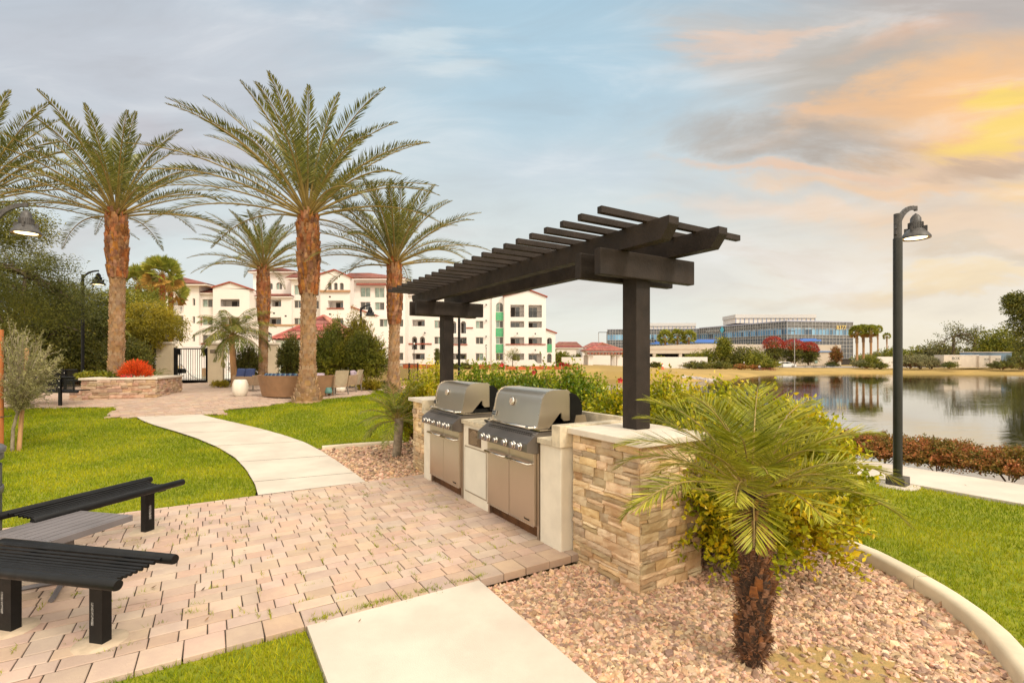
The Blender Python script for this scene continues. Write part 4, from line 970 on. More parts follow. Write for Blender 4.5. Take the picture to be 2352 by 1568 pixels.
def frond_leaves(Lv, mb, c, az, el, L, nl=60, ll=.42, lw=.03, curve=1.0, start=.18, vee=.45, rr=.028, twist=0.0, droop=.0, tipc=.5, seg=12, mat_r=None):
    """one pinnate frond: rachis bowing under its weight, leaflets in two ranks"""
    h = np.array((math.cos(az), math.sin(az), 0.)); z = np.array((0, 0, 1.)); side = np.cross(h, z)
    p = np.array(c, float); pts = [p.copy()]; e = el; ds = L/seg
    for k in range(seg):
        e = el-curve*((k+1)/seg)**1.6; p = p+ds*(h*math.cos(e)+z*math.sin(e))+side*twist*ds*(k/seg); pts.append(p.copy())
    pts = np.array(pts); mb.tube(pts, list(np.linspace(rr, rr*.18, seg+1)), 5, cap=False)
    u = np.linspace(start, .995, nl)*seg; i = np.minimum(u.astype(int), seg-1); f = (u-i)[:, None]; P = pts[i]*(1-f)+pts[i+1]*f
    T = unit(pts[i+1]-pts[i]); S = unit(np.cross(T, z+h*.001)); U = unit(np.cross(S, T)); q = (u/seg-start)/(1-start)
    env = np.sin(np.clip(q*.86+.12, 0, 1)*math.pi)**.55
    for sg in (-1, 1):
        a = np.radians(62-30*q+rng.normal(0, 5, nl))[:, None]; ve = (vee+rng.normal(0, .12, nl))[:, None]
        D = T*np.cos(a)+sg*S*np.sin(a)*np.sqrt(np.maximum(0, 1-ve**2))+U*ve*np.sin(a)-z*droop
        ln = ll*env*(.88+.24*rng.random(nl))*(1-tipc*q**3)
        Lv.add(P+S*sg*.004, D, ln, lw*(.7+.3*env), up=U+rng.normal(0, .25, (nl, 3)), fold=.15)
def boots(mb, path_fn, z0, z1, rfn, rows, cols, ln, out, wid, jit=.15, lift=0.0):
    k = 0
    for i in range(rows):
        f = (i+.5)/rows; z = z0+(z1-z0)*f; r = rfn(z); cx, cy = path_fn(z)
        for j in range(cols):
            a = 2*math.pi*(j+.5*(i % 2))/cols+rng.normal(0, jit*.3); s = 1+rng.normal(0, jit)
            ca, sa = math.cos(a), math.sin(a); e = np.array((ca, sa, 0)); t = np.array((-sa, ca, 0)); c = np.array((cx, cy, z))
            w = wid*s*r; o = out*s; l = ln*s
            b = c+e*r*.97; top = b+np.array((0, 0, l))+e*o
            vs = [b-t*w-(0, 0, l*.35), b+t*w-(0, 0, l*.35), top+t*w*.62, top-t*w*.62, b+t*w*.9+e*(o*.25)-(0, 0, l*.0), b-t*w*.9+e*(o*.25)-(0, 0, l*.0), top-e*(o*1.15)-(0, 0, l*lift)+t*w*.5, top-e*(o*1.15)-(0, 0, l*lift)-t*w*.5]
            mb.add(vs, [(0, 1, 4, 5), (5, 4, 2, 3), (3, 2, 6, 7), (1, 6, 2, 4), (0, 5, 3, 7)])
def date_palm(label, base, hcrown, r0, L, nf, seed, collar=2.2, flare=1.5, start_z=None, az0=0, low=.20, m='date'):
    global rng
    rng_keep = rng; rng = np.random.default_rng(seed)
    z0 = base[2]; root = thing('date_palm', label, 'palm tree', base, group='tall date palms')
    H = hcrown-z0; pf = lambda z: (base[0]+.05*math.sin((z-z0)*.5), base[1])
    rf = lambda z: r0*(1+(flare-1)*math.exp(-max(0, z-z0)/.38))
    zc = hcrown-collar; mb = MB(); n = 40; zs = np.linspace(z0-.15, zc+.1, n)
    mb.tube([(*pf(z), z) for z in zs], [rf(z)*.94 for z in zs], 18, cap=False); boots(mb, pf, z0+.0, zc+.05, rf, int((zc-z0)/.105), 11, .095, r0*.20, .29, .18)
    mb.build('trunk', M['boot'], root, recalc=True)
    rc = lambda z: r0*(1.28+.26*math.sin(min(1, max(0, (z-zc)/collar))*math.pi)); mb = MB(); zs = np.linspace(zc-.02, hcrown+.12, 14)
    mb.tube([(*pf(z), z) for z in zs], [rc(z)*.93*(1 if z < hcrown-.15 else .7) for z in zs], 14); boots(mb, pf, zc, hcrown-.05, rc, max(8, int(collar/.105)), 13, .15, r0*.22, .20, .30, .3)
    mb.build('leaf_base_collar', M['boot2'], root)
    Lv = LV(); rb = MB(); top = np.array((*pf(hcrown), hcrown))
    ga = 2.39996
    for k in range(nf):
        f = (k+.5)/nf; el = R(86)-f**.85*(R(86)-low); az = az0+k*ga+rng.normal(0, .12)
        ln = L*(.62+.42*math.sin(min(1, f*1.25+.15)*math.pi/2)+rng.normal(0, .05)); rad = r0*(.25+.6*f)
        st = top+np.array((math.cos(az)*rad, math.sin(az)*rad, .12-.28*f))
        frond_leaves(Lv, rb, st, az, el, ln, nl=78, ll=.50*L/4.4, lw=.034*L/4.4, curve=.55+.36*f+rng.normal(0, .09), start=.20, vee=.5-.25*f, rr=.034, twist=rng.normal(0, .10), tipc=.45)
    rb.build('frond_stalks', M['rachis'], root); Lv.build('fronds', G_[m], root)
    rng = rng_keep; return root
pA = gp(705, 920); date_palm('tallest date palm, in front of the curved sofa at the edge of the middle lawn', pA, at(705, 487, pA[1])[2], .19, 4.0, 47, 11, collar=2.35, flare=2.3)
pBp = gp(903, 902); date_palm('date palm rising just left of the far end of the pergola', pBp, at(905, 600, pBp[1])[2], .158, 3.25, 44, 12, collar=2.1, flare=2.0)
pCp = np.array((at(603, 800, 21.5)[0], 21.5, g1(at(603, 800, 21.5)[0], 21.5))); date_palm('date palm between the gate pillars and the tallest palm', pCp, at(605, 612, 21.5)[2], .17, 2.85, 42, 13, collar=2.5, flare=1.2)
PLY = float(gp(268, 913)[1])+1.0
pLp = np.array((at(266, 860, PLY)[0], PLY, .86)); date_palm('date palm growing out of the stone planter at the left', pLp, at(266, 487, PLY)[2], .19, 3.75, 44, 14, collar=2.1, flare=1.25)
pEp = np.array((at(-62, 460, 15.5)[0], 15.5, .5)); date_palm('date palm at the left picture edge, only its fronds in view', pEp, at(-62, 455, 15.5)[2], .32, 4.3, 40, 15, collar=2.0)

# ---- young palm in the gravel bed: every frond its own part
def young_palm():
    b = np.array((1.33, 2.74, -.08)); root = thing('young_palm', 'young palm with a shaggy brown trunk in the gravel beside the near stone pillar', 'palm tree', b)
    zt = .84; mb = MB(); pf = lambda z: (b[0]+.02*math.sin(z*4), b[1]); rf = lambda z: .056+.018*math.sin(min(1, max(0, (z+.08)/.8))*math.pi)+.014*math.sin(z*23)
    zs = np.linspace(b[2]-.05, zt+.06, 22); mb.tube([(*pf(z), z) for z in zs], [rf(z) for z in zs], 14); mb.build('trunk', M['fibre'], root)
    bt = MB(); boots(bt, pf, b[2]+.05, zt, rf, 24, 9, .032, .020, .17, .4, .2); bt.build('leaf_bases', mat('young_palm_boots', (.30, .13, .05), .9, .4, 14, col2=(.12, .05, .022), island=.45, bump=.4, bscale=60), root)
    V = []; m = 2600; a = rng.random(m)*6.3; z = b[2]+.02+rng.random(m)*(zt-b[2]+.02)
    for k in range(m):
        r = rf(z[k])+.004; e = np.array((math.cos(a[k]), math.sin(a[k]), 0)); p = np.array((*pf(z[k]), z[k]))+e*r; t = np.array((-e[1], e[0], 0))
        d = unit(e*(.35+.5*rng.random())+t*rng.normal(0, .8)+np.array((0, 0, rng.normal(.25, .5)))); l = .018+.032*rng.random(); w = t*.0010
        q = p+d*l*.6; V += [p-w, p+w, q+w+e*.003, p+w, q+w*.6, q+d*l*.4-np.array((0, 0, l*.25))]
    V = np.array(V); mesh_np('trunk_fibres', V, np.arange(len(V)).reshape(-1, 3), mat('tan_fibre', (.20, .085, .035), .9, .3, 20, col2=(.09, .04, .02), island=.5), root)
    top = np.array((*pf(zt), zt+.05)); nf = 28
    for k in range(nf):
        f = (k+.5)/nf; az = k*2.39996+.9+rng.normal(0, .1); el = R(84)-f**.9*R(68); ln = (.64+.15*math.sin(min(1, f*1.4)*math.pi/2))*(1+rng.normal(0, .05))
        if math.sin(az) < -.4: ln *= .70
        L = LV(); rb = MB(); st = top+np.array((math.cos(az)*.035, math.sin(az)*.035, .03-.08*f))
        frond_leaves(L, rb, st, az, el, ln, nl=58, ll=.235, lw=.0085, curve=.95+.35*f+rng.normal(0, .1), start=.20, vee=.35, rr=.0075, twist=rng.normal(0, .12), droop=.22, tipc=.35, seg=12)
        o = L.build('frond', G_['robel'], root); s_ = rb.build('rachis', M['rachis'], o)
young_palm()
def feather_palm(name, label, base, zt, tr, L, nf, m, seed, ll, lw, el_hi=84, el_lo=-5, curve=1.4, droop=.35, trunkm='palebark', nl=44, group=None, rr=.02):
    global rng
    keep = rng; rng = np.random.default_rng(seed); root = thing(name, label, 'palm tree', base, group=group)
    mb = MB(); z0 = base[2]; n = 14; zs = np.linspace(z0-.1, zt, n); mb.tube([(base[0]+.04*math.sin(z*2), base[1], z) for z in zs], [tr*(1+.08*(i % 2)) for i in range(n)], 10); mb.build('trunk', M[trunkm], root)
    L_ = LV(); rb = MB()
    for k in range(nf):
        f = (k+.5)/nf; az = k*2.39996+rng.normal(0, .15); el = R(el_hi)-f*R(el_hi-el_lo)
        frond_leaves(L_, rb, (base[0], base[1], zt-.05*f), az, el, L*(.8+.25*rng.random()), nl=nl, ll=ll, lw=lw, curve=curve*(.8+.4*f), start=.15, vee=.15, rr=rr, droop=droop, tipc=.4, twist=rng.normal(0, .15))
    rb.build('frond_stalks', M['rachis'], root); L_.build('fronds', G_[m], root); rng = keep; return root
q = gp(940, 1010); p = np.array((-1.95, 8.35, 0.0)); feather_palm('pygmy_palm', 'small feathery palm just left of the far stone pillar', p, .62, .07, .85, 24, 'queen', 21, .20, .010, curve=1.0, droop=.2, rr=.008)
Yq = 20.5; p = np.array((at(535, 850, Yq)[0], Yq, .5)); feather_palm('queen_palm', 'slim palm with drooping fronds in front of the pool fence right of the gate', p, at(535, 770, Yq)[2], .11, 1.95, 24, 'queen', 22, .52, .022, curve=1.7, droop=.75, trunkm='wood2', nl=60)
Yq = 22.5; p = np.array((at(238, 850, Yq)[0], Yq, .5)); feather_palm('queen_palm', 'leaning palm with drooping fronds under the dark trees left of the planter', p, at(245, 765, Yq)[2], .11, 1.5, 16, 'queen', 23, .45, .022, curve=1.7, droop=.7)
def fan_palm(label, base, zt, tr, rad, nf, seed, skirt=True):
    global rng
    keep = rng; rng = np.random.default_rng(seed); root = thing('fan_palm', label, 'palm tree', base, group='fan palms')
    mb = MB(); mb.tube([(base[0], base[1], base[2]-.1), (base[0]+.05, base[1], (base[2]+zt)/2), (base[0], base[1], zt)], [tr*1.1, tr, tr*1.15], 10); pf = lambda z: (base[0], base[1]); boots(mb, pf, max(base[2], zt-3), zt, lambda z: tr*1.05, 16, 8, .12, tr*.3, .3, .3); mb.build('trunk', M['boot2'] if base[1] < 60 else M['boot'], root)
    g = LV(); dd = LV(); st = MB()
    for k in range(nf):
        f = (k+.5)/nf; az = k*2.39996; el = R(80)-f*R(125); h = np.array((math.cos(az), math.sin(az), 0)); dv = h*math.cos(el)+np.array((0, 0, math.sin(el)))
        c = np.array((base[0], base[1], zt)); e = c+dv*rad*.55; st.tube([c, e], [.02, .012], 4, cap=False)
        s = unit(np.cross(dv, (0, 0, 1.))); ph = rng.normal(0, .9); s = s*math.cos(ph)+np.cross(s, dv)*math.sin(ph); n = 22; a = np.linspace(-1.35, 1.35, n)[:, None]; D = dv*np.cos(a)+s*np.sin(a)-np.array((0, 0, .25))*np.abs(np.sin(a)); dead = f > .8 and skirt
        (dd if dead else g).add(np.repeat(e[None], n, 0), D, rad*.52*(.85+.2*rng.random(n)), rad*.11, up=np.repeat(np.cross(s, dv)[None], n, 0))
    st.build('leaf_stalks', M['rachis'], root); g.build('fan_leaves', G_['fan'], root)
    if skirt and dd.n: dd.build('dead_leaves', G_['deadfan'], root)
    rng = keep
Yf = 30; fan_palm('taller fan palm with an orange dead skirt above the yellow tree', (at(372, 800, Yf)[0], Yf, .5), at(369, 632, Yf)[2], .14, 1.25, 34, 31)
Yf = 31; fan_palm('dark green fan palm left of the taller fan palm', (at(318, 800, Yf)[0], Yf, .5), at(318, 655, Yf)[2], .14, 1.35, 30, 32, False)
Yf = 33; fan_palm('shorter fan palm with hanging orange leaves, right of the taller fan palm', (at(392, 800, Yf)[0], Yf, .5), at(392, 672, Yf)[2], .13, 1.15, 30, 33)

# ---- hibiscus along the back of the island
grp = 'flowering shrubs behind the barbecue island'
HIB = [(.0, 1.24, (.76, .84), 1.48, 'hib', 'yellow-green shrub right of the near stone pillar, behind the young palm', 2500),
       (1.2, 1.42, .86, 1.52, 'hib', 'yellow-green shrub behind the near pergola post', 2000),
       (2.45, 1.45, .80, 1.60, 'hibg', 'green flowering shrub directly behind the nearer grill', 1500),
       (3.55, 1.40, .80, 1.60, 'hibg', 'green flowering shrub behind the gap between the two grills', 1400),
       (4.75, 1.35, .85, 1.62, 'hibg', 'green flowering shrub at the far end of the row behind the grills', 1200)]
FL = {1: [(1515, 925, 4.95, .045)], 2: [], 3: [(1302, 908, 6.2, .055)], 4: [(1224, 888, 7.6, .065)]}
FL = {1: [(1427, 928-54, 5.6, .045)], 3: [(1302, 910-0, 6.8, .05)], 4: [(1224, 890, 7.9, .055)]}
FL = {1: [(1424, 873, 5.2, .034)], 3: [(1226, 855, 6.6, .034)], 4: [(1152, 837, 8.0, .045)]}
for i, (s, t, r, h, m, lb, ns) in enumerate(HIB):
    c = ST(s, t); shrub('hibiscus_shrub', lb, 'shrub', c, r, h, ns, (.062, .044), m, 24, grp, FL.get(i), zbase=-.06)
c = ST(6.0, .62); shrub('young_shrub', 'upright yellow-green shrub beyond the far stone pillar', 'shrub', c, .42, 1.55, 420, (.06, .036), 'hib', 22, None, zbase=-.03)
c = ST(7.3, 1.5); shrub('young_shrub', 'thin yellow-topped shrub seen left of the far pergola post', 'shrub', c, .35, 1.75, 200, (.07, .04), 'hib', 18, None, zbase=-.03)
# ---- reddish hedge along the lake
k = 0
for s in np.arange(-3.2, 9.5, .74):
    c = ST(s, 6.95); u_ = 1176+1133*c[0]/max(c[1], .1)
    if c[1] < 1.5: continue
    k += 1
    shrub('hedge_shrub', 'russet and green shrub of the low clipped hedge along the lakeside walk', 'shrub', (c[0]+.05*rng.normal(), c[1]), (.62, .55), .42+.09*rng.random(), 900, (.036, .026), 'russet', 20, 'shrubs of the lakeside hedge', stemr=.003, seedshape=.22, zbase=-.05)

# ---- planter planting, bushes before the fence
def pxshrub(name, lb, u, vb, Y, wpx_, hpx, ns, leaf, m, cat='shrub', group=None, per=18, **kw):
    x = (u-CX)/F*Y; zb = CAMH-(vb-YH)/F*Y; r = wpx_/2/F*Y; h = hpx/F*Y
    return shrub(name, lb, cat, (x, Y), r, h, ns, leaf, m, per, group, zbase=zb, **kw)
pxshrub('leafy_shrub', 'dark dense shrub against the fence left of the tallest palm', 668, 878, 20.5, 56, 118, 572, (.10, .05), 'dark')
pxshrub('leafy_shrub', 'pale green upright shrub right of the tallest palm', 752, 880, 19.5, 88, 122, 924, (.11, .04), 'mid', up=1.5)
pxshrub('leafy_shrub', 'upright pale shrub with tall shoots just right of the tallest palm trunk', 768, 868, 20.8, 62, 150, 440, (.11, .04), 'mid', up=1.8)
pxshrub('leafy_shrub', 'large bright yellow-green bush in front of the right palm', 838, 880, 19.8, 100, 128, 1144, (.10, .045), 'mid')
pxshrub('leafy_shrub', 'yellowish upper bush rising behind the large bush', 822, 872, 21.0, 78, 165, 572, (.11, .04), 'yellow', up=1.2)
pxshrub('leafy_shrub', 'dark bush under the slim palm right of the gate', 568, 880, 21.5, 70, 95, 528, (.08, .04), 'dark')
pxshrub('low_shrub', 'low yellow-flowered hedge bush in front of the large bush', 850, 897, 18.2, 62, 28, 200, (.06, .04), 'yellow')
pxshrub('low_shrub', 'small dry shrub at the foot of the gate pillar', 507, 889, 19.6, 42, 16, 110, (.06, .03), 'yellow')
pxshrub('low_shrub', 'small dark shrub at the foot of the right palm', 882, 898, 20.5, 22, 26, 70, (.06, .03), 'dark')
def staked():
    gY = float(gp(28, 1032)[1]); b = gp(28, 1032)
    root = thing('olive_tree', 'small staked olive tree on the left lawn at the picture edge', 'tree', b)
    mb = MB(); P = lambda u, v, dy=0: at(u, v, gY+dy)
    tips = []; mb.tube([b-(0, 0, .05), P(30, 985), P(38, 955), P(52, 925)], [.028, .024, .022, .018], 8)
    r_ = random.Random(4); f = P(40, 950)
    L = LV()
    ends = [(12, 790), (30, 770), (45, 765), (62, 775), (80, 790), (95, 800), (115, 815), (128, 828), (118, 868), (100, 905), (20, 820), (55, 800), (70, 830), (88, 855), (35, 830), (8, 870), (15, 900), (100, 842), (-20, 800), (-30, 850), (25, 880), (60, 890), (80, 900), (48, 860), (95, 830), (40, 800), (75, 905), (64, 850), (18, 850), (90, 885)]
    for (u, v) in ends*2:
        e = P(u+r_.uniform(-9, 9), v+r_.uniform(-10, 10), r_.uniform(-.75, .75)); q = f*.5+e*.5+np.array((0, 0, .10)); mb.tube([f, q, e], [.013, .009, .004], 4, cap=False)
        for j in range(13):
            t = .28+.72*j/12; a = (f*(1-t)+q*t) if t < .5 else (q*(1-(t-.5)*2)+e*(t-.5)*2); d = unit(e-f+rng.normal(0, .4, 3)); e2 = a+d*r_.uniform(.10, .28); mb.tube([a, e2], [.0045, .002], 3, cap=False)
            n = 16; tt = np.linspace(.05, 1.05, n)[:, None]; L.add(a*(1-tt)+e2*tt+rng.normal(0, .006, (n, 3)), d*.7+unit(rng.normal(0, 1, (n, 3)))*.9, .050*(.7+.6*rng.random(n)), .0105)
    mb.build('trunk', M['palebark'], root); L.build('crown', G_['olive'], root)
    s1 = thing('tree_stake', 'orange wooden stake at the left picture edge beside the small olive tree', 'stake', gp(-2, 1036), group='stakes of the small olive tree')
    b1 = gp(3, 1036); mb = MB(); mb.tube([b1-(0, 0, .1), np.array((b1[0], b1[1], at(0, 757, b1[1])[2]))], .033, 10); mb.build('pole', M['wood'], s1)
    mb = MB(); zt = at(0, 957, b1[1])[2]; mb.tube([(b1[0]-.04, b1[1], zt), (b1[0]+.02, b1[1]-.036, zt), (b1[0]+.16, b1[1]+.02, zt+.015)], .007, 6); mb.build('tie', M['darkgrey'], s1)
    b2 = gp(27, 1034)+np.array((0.02, .1, 0)); s2 = thing('tree_stake', 'pale wooden stake leaning behind the small olive trunk', 'stake', b2, group='stakes of the small olive tree')
    mb = MB(); mb.tube([b2-(0, 0, .1), at(62, 800, b2[1]+.2)], [.034, .030], 10); mb.build('pole', M['wood2'], s2)
staked()
# ---- big trees at left
def E(u, v, Y, ru, rv, ry, w=1): c = at(u, v, Y); return (c[0], c[1], c[2], ru/F*Y, ry, rv/F*Y, w)
tg = 'dark trees massed behind the left patio'
tree('acacia_tree', 'airy fine-leaved tree reaching highest at the left edge, round the arm of the lamp', 'tree', (at(-75, 800, 11)[0], 11, .1), 0, [E(5, 515, 9, 85, 55, .8, 1.5), E(-20, 580, 11, 95, 60, .9, 1.2), E(70, 640, 11, 120, 60, 1.0, 1.7), E(0, 700, 11, 120, 90, 1.1, 1.5), E(112, 700, 11.4, 72, 50, 1, .9)], .09, 'dark', (.05, .016), 620, 75, clump_r=.24, group=tg, droop=.2, nlimb=14)
tree('acacia_tree', 'broad dark leafy tree filling the lower left behind the benches', 'tree', (at(90, 860, 21.5)[0], 21.5, .5), 0, [E(70, 720, 21.5, 130, 80, 2.6, 2), E(140, 760, 21, 100, 75, 2, 1.6), E(20, 800, 21.5, 80, 60, 2, 1)], .15, 'dark', (.12, .045), 520, 80, clump_r=.5, group=tg, nlimb=12)
tree('acacia_tree', 'olive-green tree immediately left of the planter palm trunk', 'tree', (at(205, 860, 24)[0], 24, .5), 0, [E(200, 720, 24, 80, 65, 2, 1), E(175, 800, 24, 80, 60, 2, 1), E(225, 800, 24, 70, 60, 2, .8)], .13, 'dark', (.12, .045), 380, 75, clump_r=.5, group=tg)
tree('acacia_tree', 'grey-green tree between the planter palm and the yellow tree', 'tree', (at(312, 860, 25.5)[0], 25.5, .5), 0, [E(312, 730, 25.5, 68, 72, 1.9, 1.4), E(300, 800, 25.5, 70, 60, 1.8, 1)], .12, 'mid', (.12, .04), 400, 75, clump_r=.5, group=tg)
tree('yellow_tree', 'feathery golden yellow tree left of the gate pillar', 'tree', (at(345, 870, 24.2)[0], 24.2, .5), 0, [E(350, 745, 24.2, 60, 55, 1.3, 1.5), E(320, 790, 24.2, 60, 50, 1.2, 1), E(385, 745, 24.2, 34, 38, .8, .5)], .07, 'yellow', (.12, .028), 300, 75, clump_r=.36, droop=.5)
for (u, v, lb) in ((30, 860, 'dense dark bush behind the benches at the far left'), (110, 868, 'dense dark bush behind the right half of the park bench'), (190, 866, 'dense dark bush behind the left end of the stone planter'), (285, 862, 'dense dark bush behind the orange plant')):
    pxshrub('dark_shrub', lb, u, v+22, 20.8, 120, 118, 650, (.12, .06), 'dark', group='dark bushes below the trees at left')
# ================================================================ BUILDINGS
def corr(mb, a, b, c, d, pitch=.32, amp=.055, nseg=1):
    """barrel-tile slope: eave a->b, ridge d->c"""
    a, b, c, d = [np.array(q, float) for q in (a, b, c, d)]; n = max(4, int(np.linalg.norm(b-a)/pitch)); N_ = unit(np.cross(b-a, d-a)); N_ = N_ if N_[2] > 0 else -N_
    k = np.arange(4*n+1)/(4*n); off = amp*np.abs(np.sin(np.pi*k*n))
    rows = max(1, int(np.linalg.norm((c+d)/2-(a+b)/2)/.45)) if nseg else 1; rows = min(rows, 14); vs = []; w = len(k)
    for r in range(rows):
        for e in (0, 1):
            f = (r+e)/rows; lft = .035*(1-e)
            p = (a*(1-f)+d*f)[None]*(1-k)[:, None]+(b*(1-f)+c*f)[None]*k[:, None]+N_*(off+lft)[:, None]; vs += list(p)
    fs = []
    for r in range(rows): o = 2*r*w; fs += [(o+i, o+i+1, o+w+i+1, o+w+i) for i in range(w-1)]
    mb.add(vs, fs)
    mb.add([a-N_*.03, b-N_*.03, c-N_*.03, d-N_*.03], [(0, 1, 2, 3)])
def hip(root, u0, u1, ve, up0, up1, vp, Y, back=9, over=.5, m='tile', fascia=True, name='roof'):
    """hip roof: eave u0..u1 at height ve in the plane Y, ridge up0..up1 at vp set back"""
    E0 = at(u0, ve, Y); E1 = at(u1, ve, Y); zE = E0[2]; y0 = Y-over; yb = Y+back; ym = (y0+yb)/2
    zP = at(up0, vp, ym)[2]; xa = at(up0, vp, ym)[0]; xb = at(up1, vp, ym)[0]; x0 = E0[0]-over*.6; x1 = E1[0]+over*.6
    A, B, C_, D_ = (x0, y0, zE), (x1, y0, zE), (x1, yb, zE), (x0, yb, zE); P, Q = (xa, ym, zP), (xb, ym, zP)
    mb = MB(); corr(mb, A, B, Q, P); corr(mb, B, C_, Q, Q); corr(mb, C_, D_, P, Q); corr(mb, D_, A, P, P)
    r = mb.build(name, M[m], root, recalc=False)
    if fascia:
        f = MB(); f.box(((x0+x1)/2, (y0+yb)/2, zE-.14), (x1-x0-.15, yb-y0-.15, .24)); f.build('eave', M['white'], r)
    return r
def facade(root, Y, u0, u1, vt, vb, ops, depth=12, wall='white', gable=None, seed=0):
    """street wall with real openings; ops = (u0,u1,v0,v1,kind)"""
    r = random.Random(seed); mb = MB()
    X = lambda u: (u-CX)/F*Y; Zz = lambda v: CAMH-(v-YH)/F*Y
    us = sorted({u0, u1}|{o[0] for o in ops}|{o[1] for o in ops}); vs_ = sorted({vt, vb}|{o[2] for o in ops}|{o[3] for o in ops})
    us = [u for u in us if u0 <= u <= u1]; vs_ = [v for v in vs_ if vt <= v <= vb]
    for a, b in zip(us[:-1], us[1:]):
        for c, d in zip(vs_[:-1], vs_[1:]):
            mu, mv = (a+b)/2, (c+d)/2
            if any(o[0] < mu < o[1] and o[2] < mv < o[3] for o in ops): continue
            mb.add([(X(a), Y, Zz(d)), (X(b), Y, Zz(d)), (X(b), Y, Zz(c)), (X(a), Y, Zz(c))], [(0, 1, 2, 3)])
    mb.add([(X(u0), Y, Zz(vb)), (X(u0), Y+depth, Zz(vb)), (X(u0), Y+depth, Zz(vt)), (X(u0), Y, Zz(vt))], [(0, 1, 2, 3)])
    mb.add([(X(u1), Y, Zz(vb)), (X(u1), Y, Zz(vt)), (X(u1), Y+depth, Zz(vt)), (X(u1), Y+depth, Zz(vb))], [(0, 1, 2, 3)])
    mb.add([(X(u0), Y, Zz(vt)), (X(u1), Y, Zz(vt)), (X(u1), Y+depth, Zz(vt)), (X(u0), Y+depth, Zz(vt))], [(0, 1, 2, 3)])
    if gable:
        g = [(X(a), Zz(b)) for a, b in gable]; n = len(g)
        mb.prism([(X(u1), Zz(vt)), (X(u0), Zz(vt))]+g, (0, Y, 0), (1, 0, 0), (0, 0, 1), (0, 1, 0), depth)
    wins = []
    for (a, b, c, d, k) in ops:
        x0, x1, z0, z1 = X(a), X(b), Zz(d), Zz(c); dep = {'b': 1.7, 'B': 1.7, 'a': 1.5}.get(k[0], .22); yb = Y+dep
        arch = k[0] in 'aw' and 'A' in k
        mb.add([(x0, Y, z0), (x0, yb, z0), (x0, yb, z1), (x0, Y, z1)], [(0, 1, 2, 3)]); mb.add([(x1, Y, z0), (x1, Y, z1), (x1, yb, z1), (x1, yb, z0)], [(0, 1, 2, 3)])
        mb.add([(x0, Y, z1), (x0, yb, z1), (x1, yb, z1), (x1, Y, z1)], [(0, 1, 2, 3)]); mb.add([(x0, Y, z0), (x1, Y, z0), (x1, yb, z0), (x0, yb, z0)], [(0, 1, 2, 3)])
        if arch:
            R_ = (x1-x0)/2; xc = (x0+x1)/2; ns = 10
            for sg in (-1, 1):
                arc = [(xc+sg*R_*math.sin(q), z1-R_+R_*math.cos(q)) for q in np.linspace(0, math.pi/2, ns)]
                poly = arc+[(xc+sg*R_, z1+.0)]
                mb.add([(p[0], Y, p[1]) for p in poly], [tuple(range(len(poly)))])
                mb.add([(p[0], Y, p[1]) for p in arc]+[(p[0], yb, p[1]) for p in arc], [(i, i+1, ns+i+1, ns+i) for i in range(ns-1)])
        if dep > 1:
            # recess: back wall with a dark glazed door
            mb.add([(x0, yb, z0), (x1, yb, z0), (x1, yb, z1), (x0, yb, z1)], [(0, 1, 2, 3)])
            w = x1-x0; da = x0+w*(.02 if 'L' in k else .30 if 'R' in k else .16); db = da+w*(.66 if ('L' in k or 'R' in k) else .7)
            if k[0] == 'a': da, db = x0+.05*w, x1-.05*w
            f = MB(); f.xbox(da, db, yb-.05, yb-.002, z0, z1-.12*(z1-z0)); wn = f.build('balcony_door', M['frame'], root)
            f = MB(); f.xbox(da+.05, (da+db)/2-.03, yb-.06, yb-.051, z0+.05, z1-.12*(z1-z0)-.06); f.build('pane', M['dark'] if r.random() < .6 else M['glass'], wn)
            f = MB(); f.xbox((da+db)/2+.03, db-.05, yb-.06, yb-.051, z0+.05, z1-.12*(z1-z0)-.06); f.build('pane', M['glass'], wn)
            if 'r' in k:
                f = MB(); f.xbox(x0, x1, Y+.06, Y+.10, z0+1.0, z0+1.06); n = int((x1-x0)/.13)
                for i in range(n): f.xbox(x0+i*.13, x0+i*.13+.02, Y+.07, Y+.09, z0, z0+1.0)
                f.build('railing', M['black'], root)
            if 'u' in k:
                f = MB(); f.xbox(x0, x1, Y-.12, Y+.05, z0+.78, z0+.92); f.xbox(x0, x1, Y-.12, Y+.05, z0-.12, z0); n = int((x1-x0)/.24)
                for i in range(n): f.lathe((x0+(i+.5)*(x1-x0)/n, Y-.03, z0), [(.05, 0), (.085, .2), (.05, .5), (.06, .78)], 6)
                f.build('balustrade', M['white'], root)
        else:
            mb.add([(x0, yb+.05, z0), (x1, yb+.05, z0), (x1, yb+.05, z1), (x0, yb+.05, z1)], [(0, 1, 2, 3)])
            f = MB(); t = .07; f.xbox(x0, x1, yb-.06, yb, z0, z0+t); f.xbox(x0, x1, yb-.06, yb, z1-t, z1); f.xbox(x0, x0+t, yb-.06, yb, z0+t, z1-t); f.xbox(x1-t, x1, yb-.06, yb, z0+t, z1-t)
            two = (x1-x0) > 1.1
            if two: f.xbox((x0+x1)/2-t/2, (x0+x1)/2+t/2, yb-.06, yb, z0+t, z1-t)
            wn = f.build('window', M['frame'], root); q = ['glassgreen', 'glassgrey'] if 'g' not in k else ['glassgreen', 'glassgreen']
            if r.random() < .4: q = q[::-1]
            if 'd' in k: q = ['glassgrey', 'glass']
            if two:
                f = MB(); f.xbox(x0+t, (x0+x1)/2-t/2, yb-.02, yb-.01, z0+t, z1-t); f.build('pane', M[q[0]], wn)
                f = MB(); f.xbox((x0+x1)/2+t/2, x1-t, yb-.02, yb-.01, z0+t, z1-t); f.build('pane', M[q[1]], wn)
            else:
                f = MB(); f.xbox(x0+t, x1-t, yb-.02, yb-.01, z0+t, z1-t); f.build('pane', M['glassgrey'], wn)
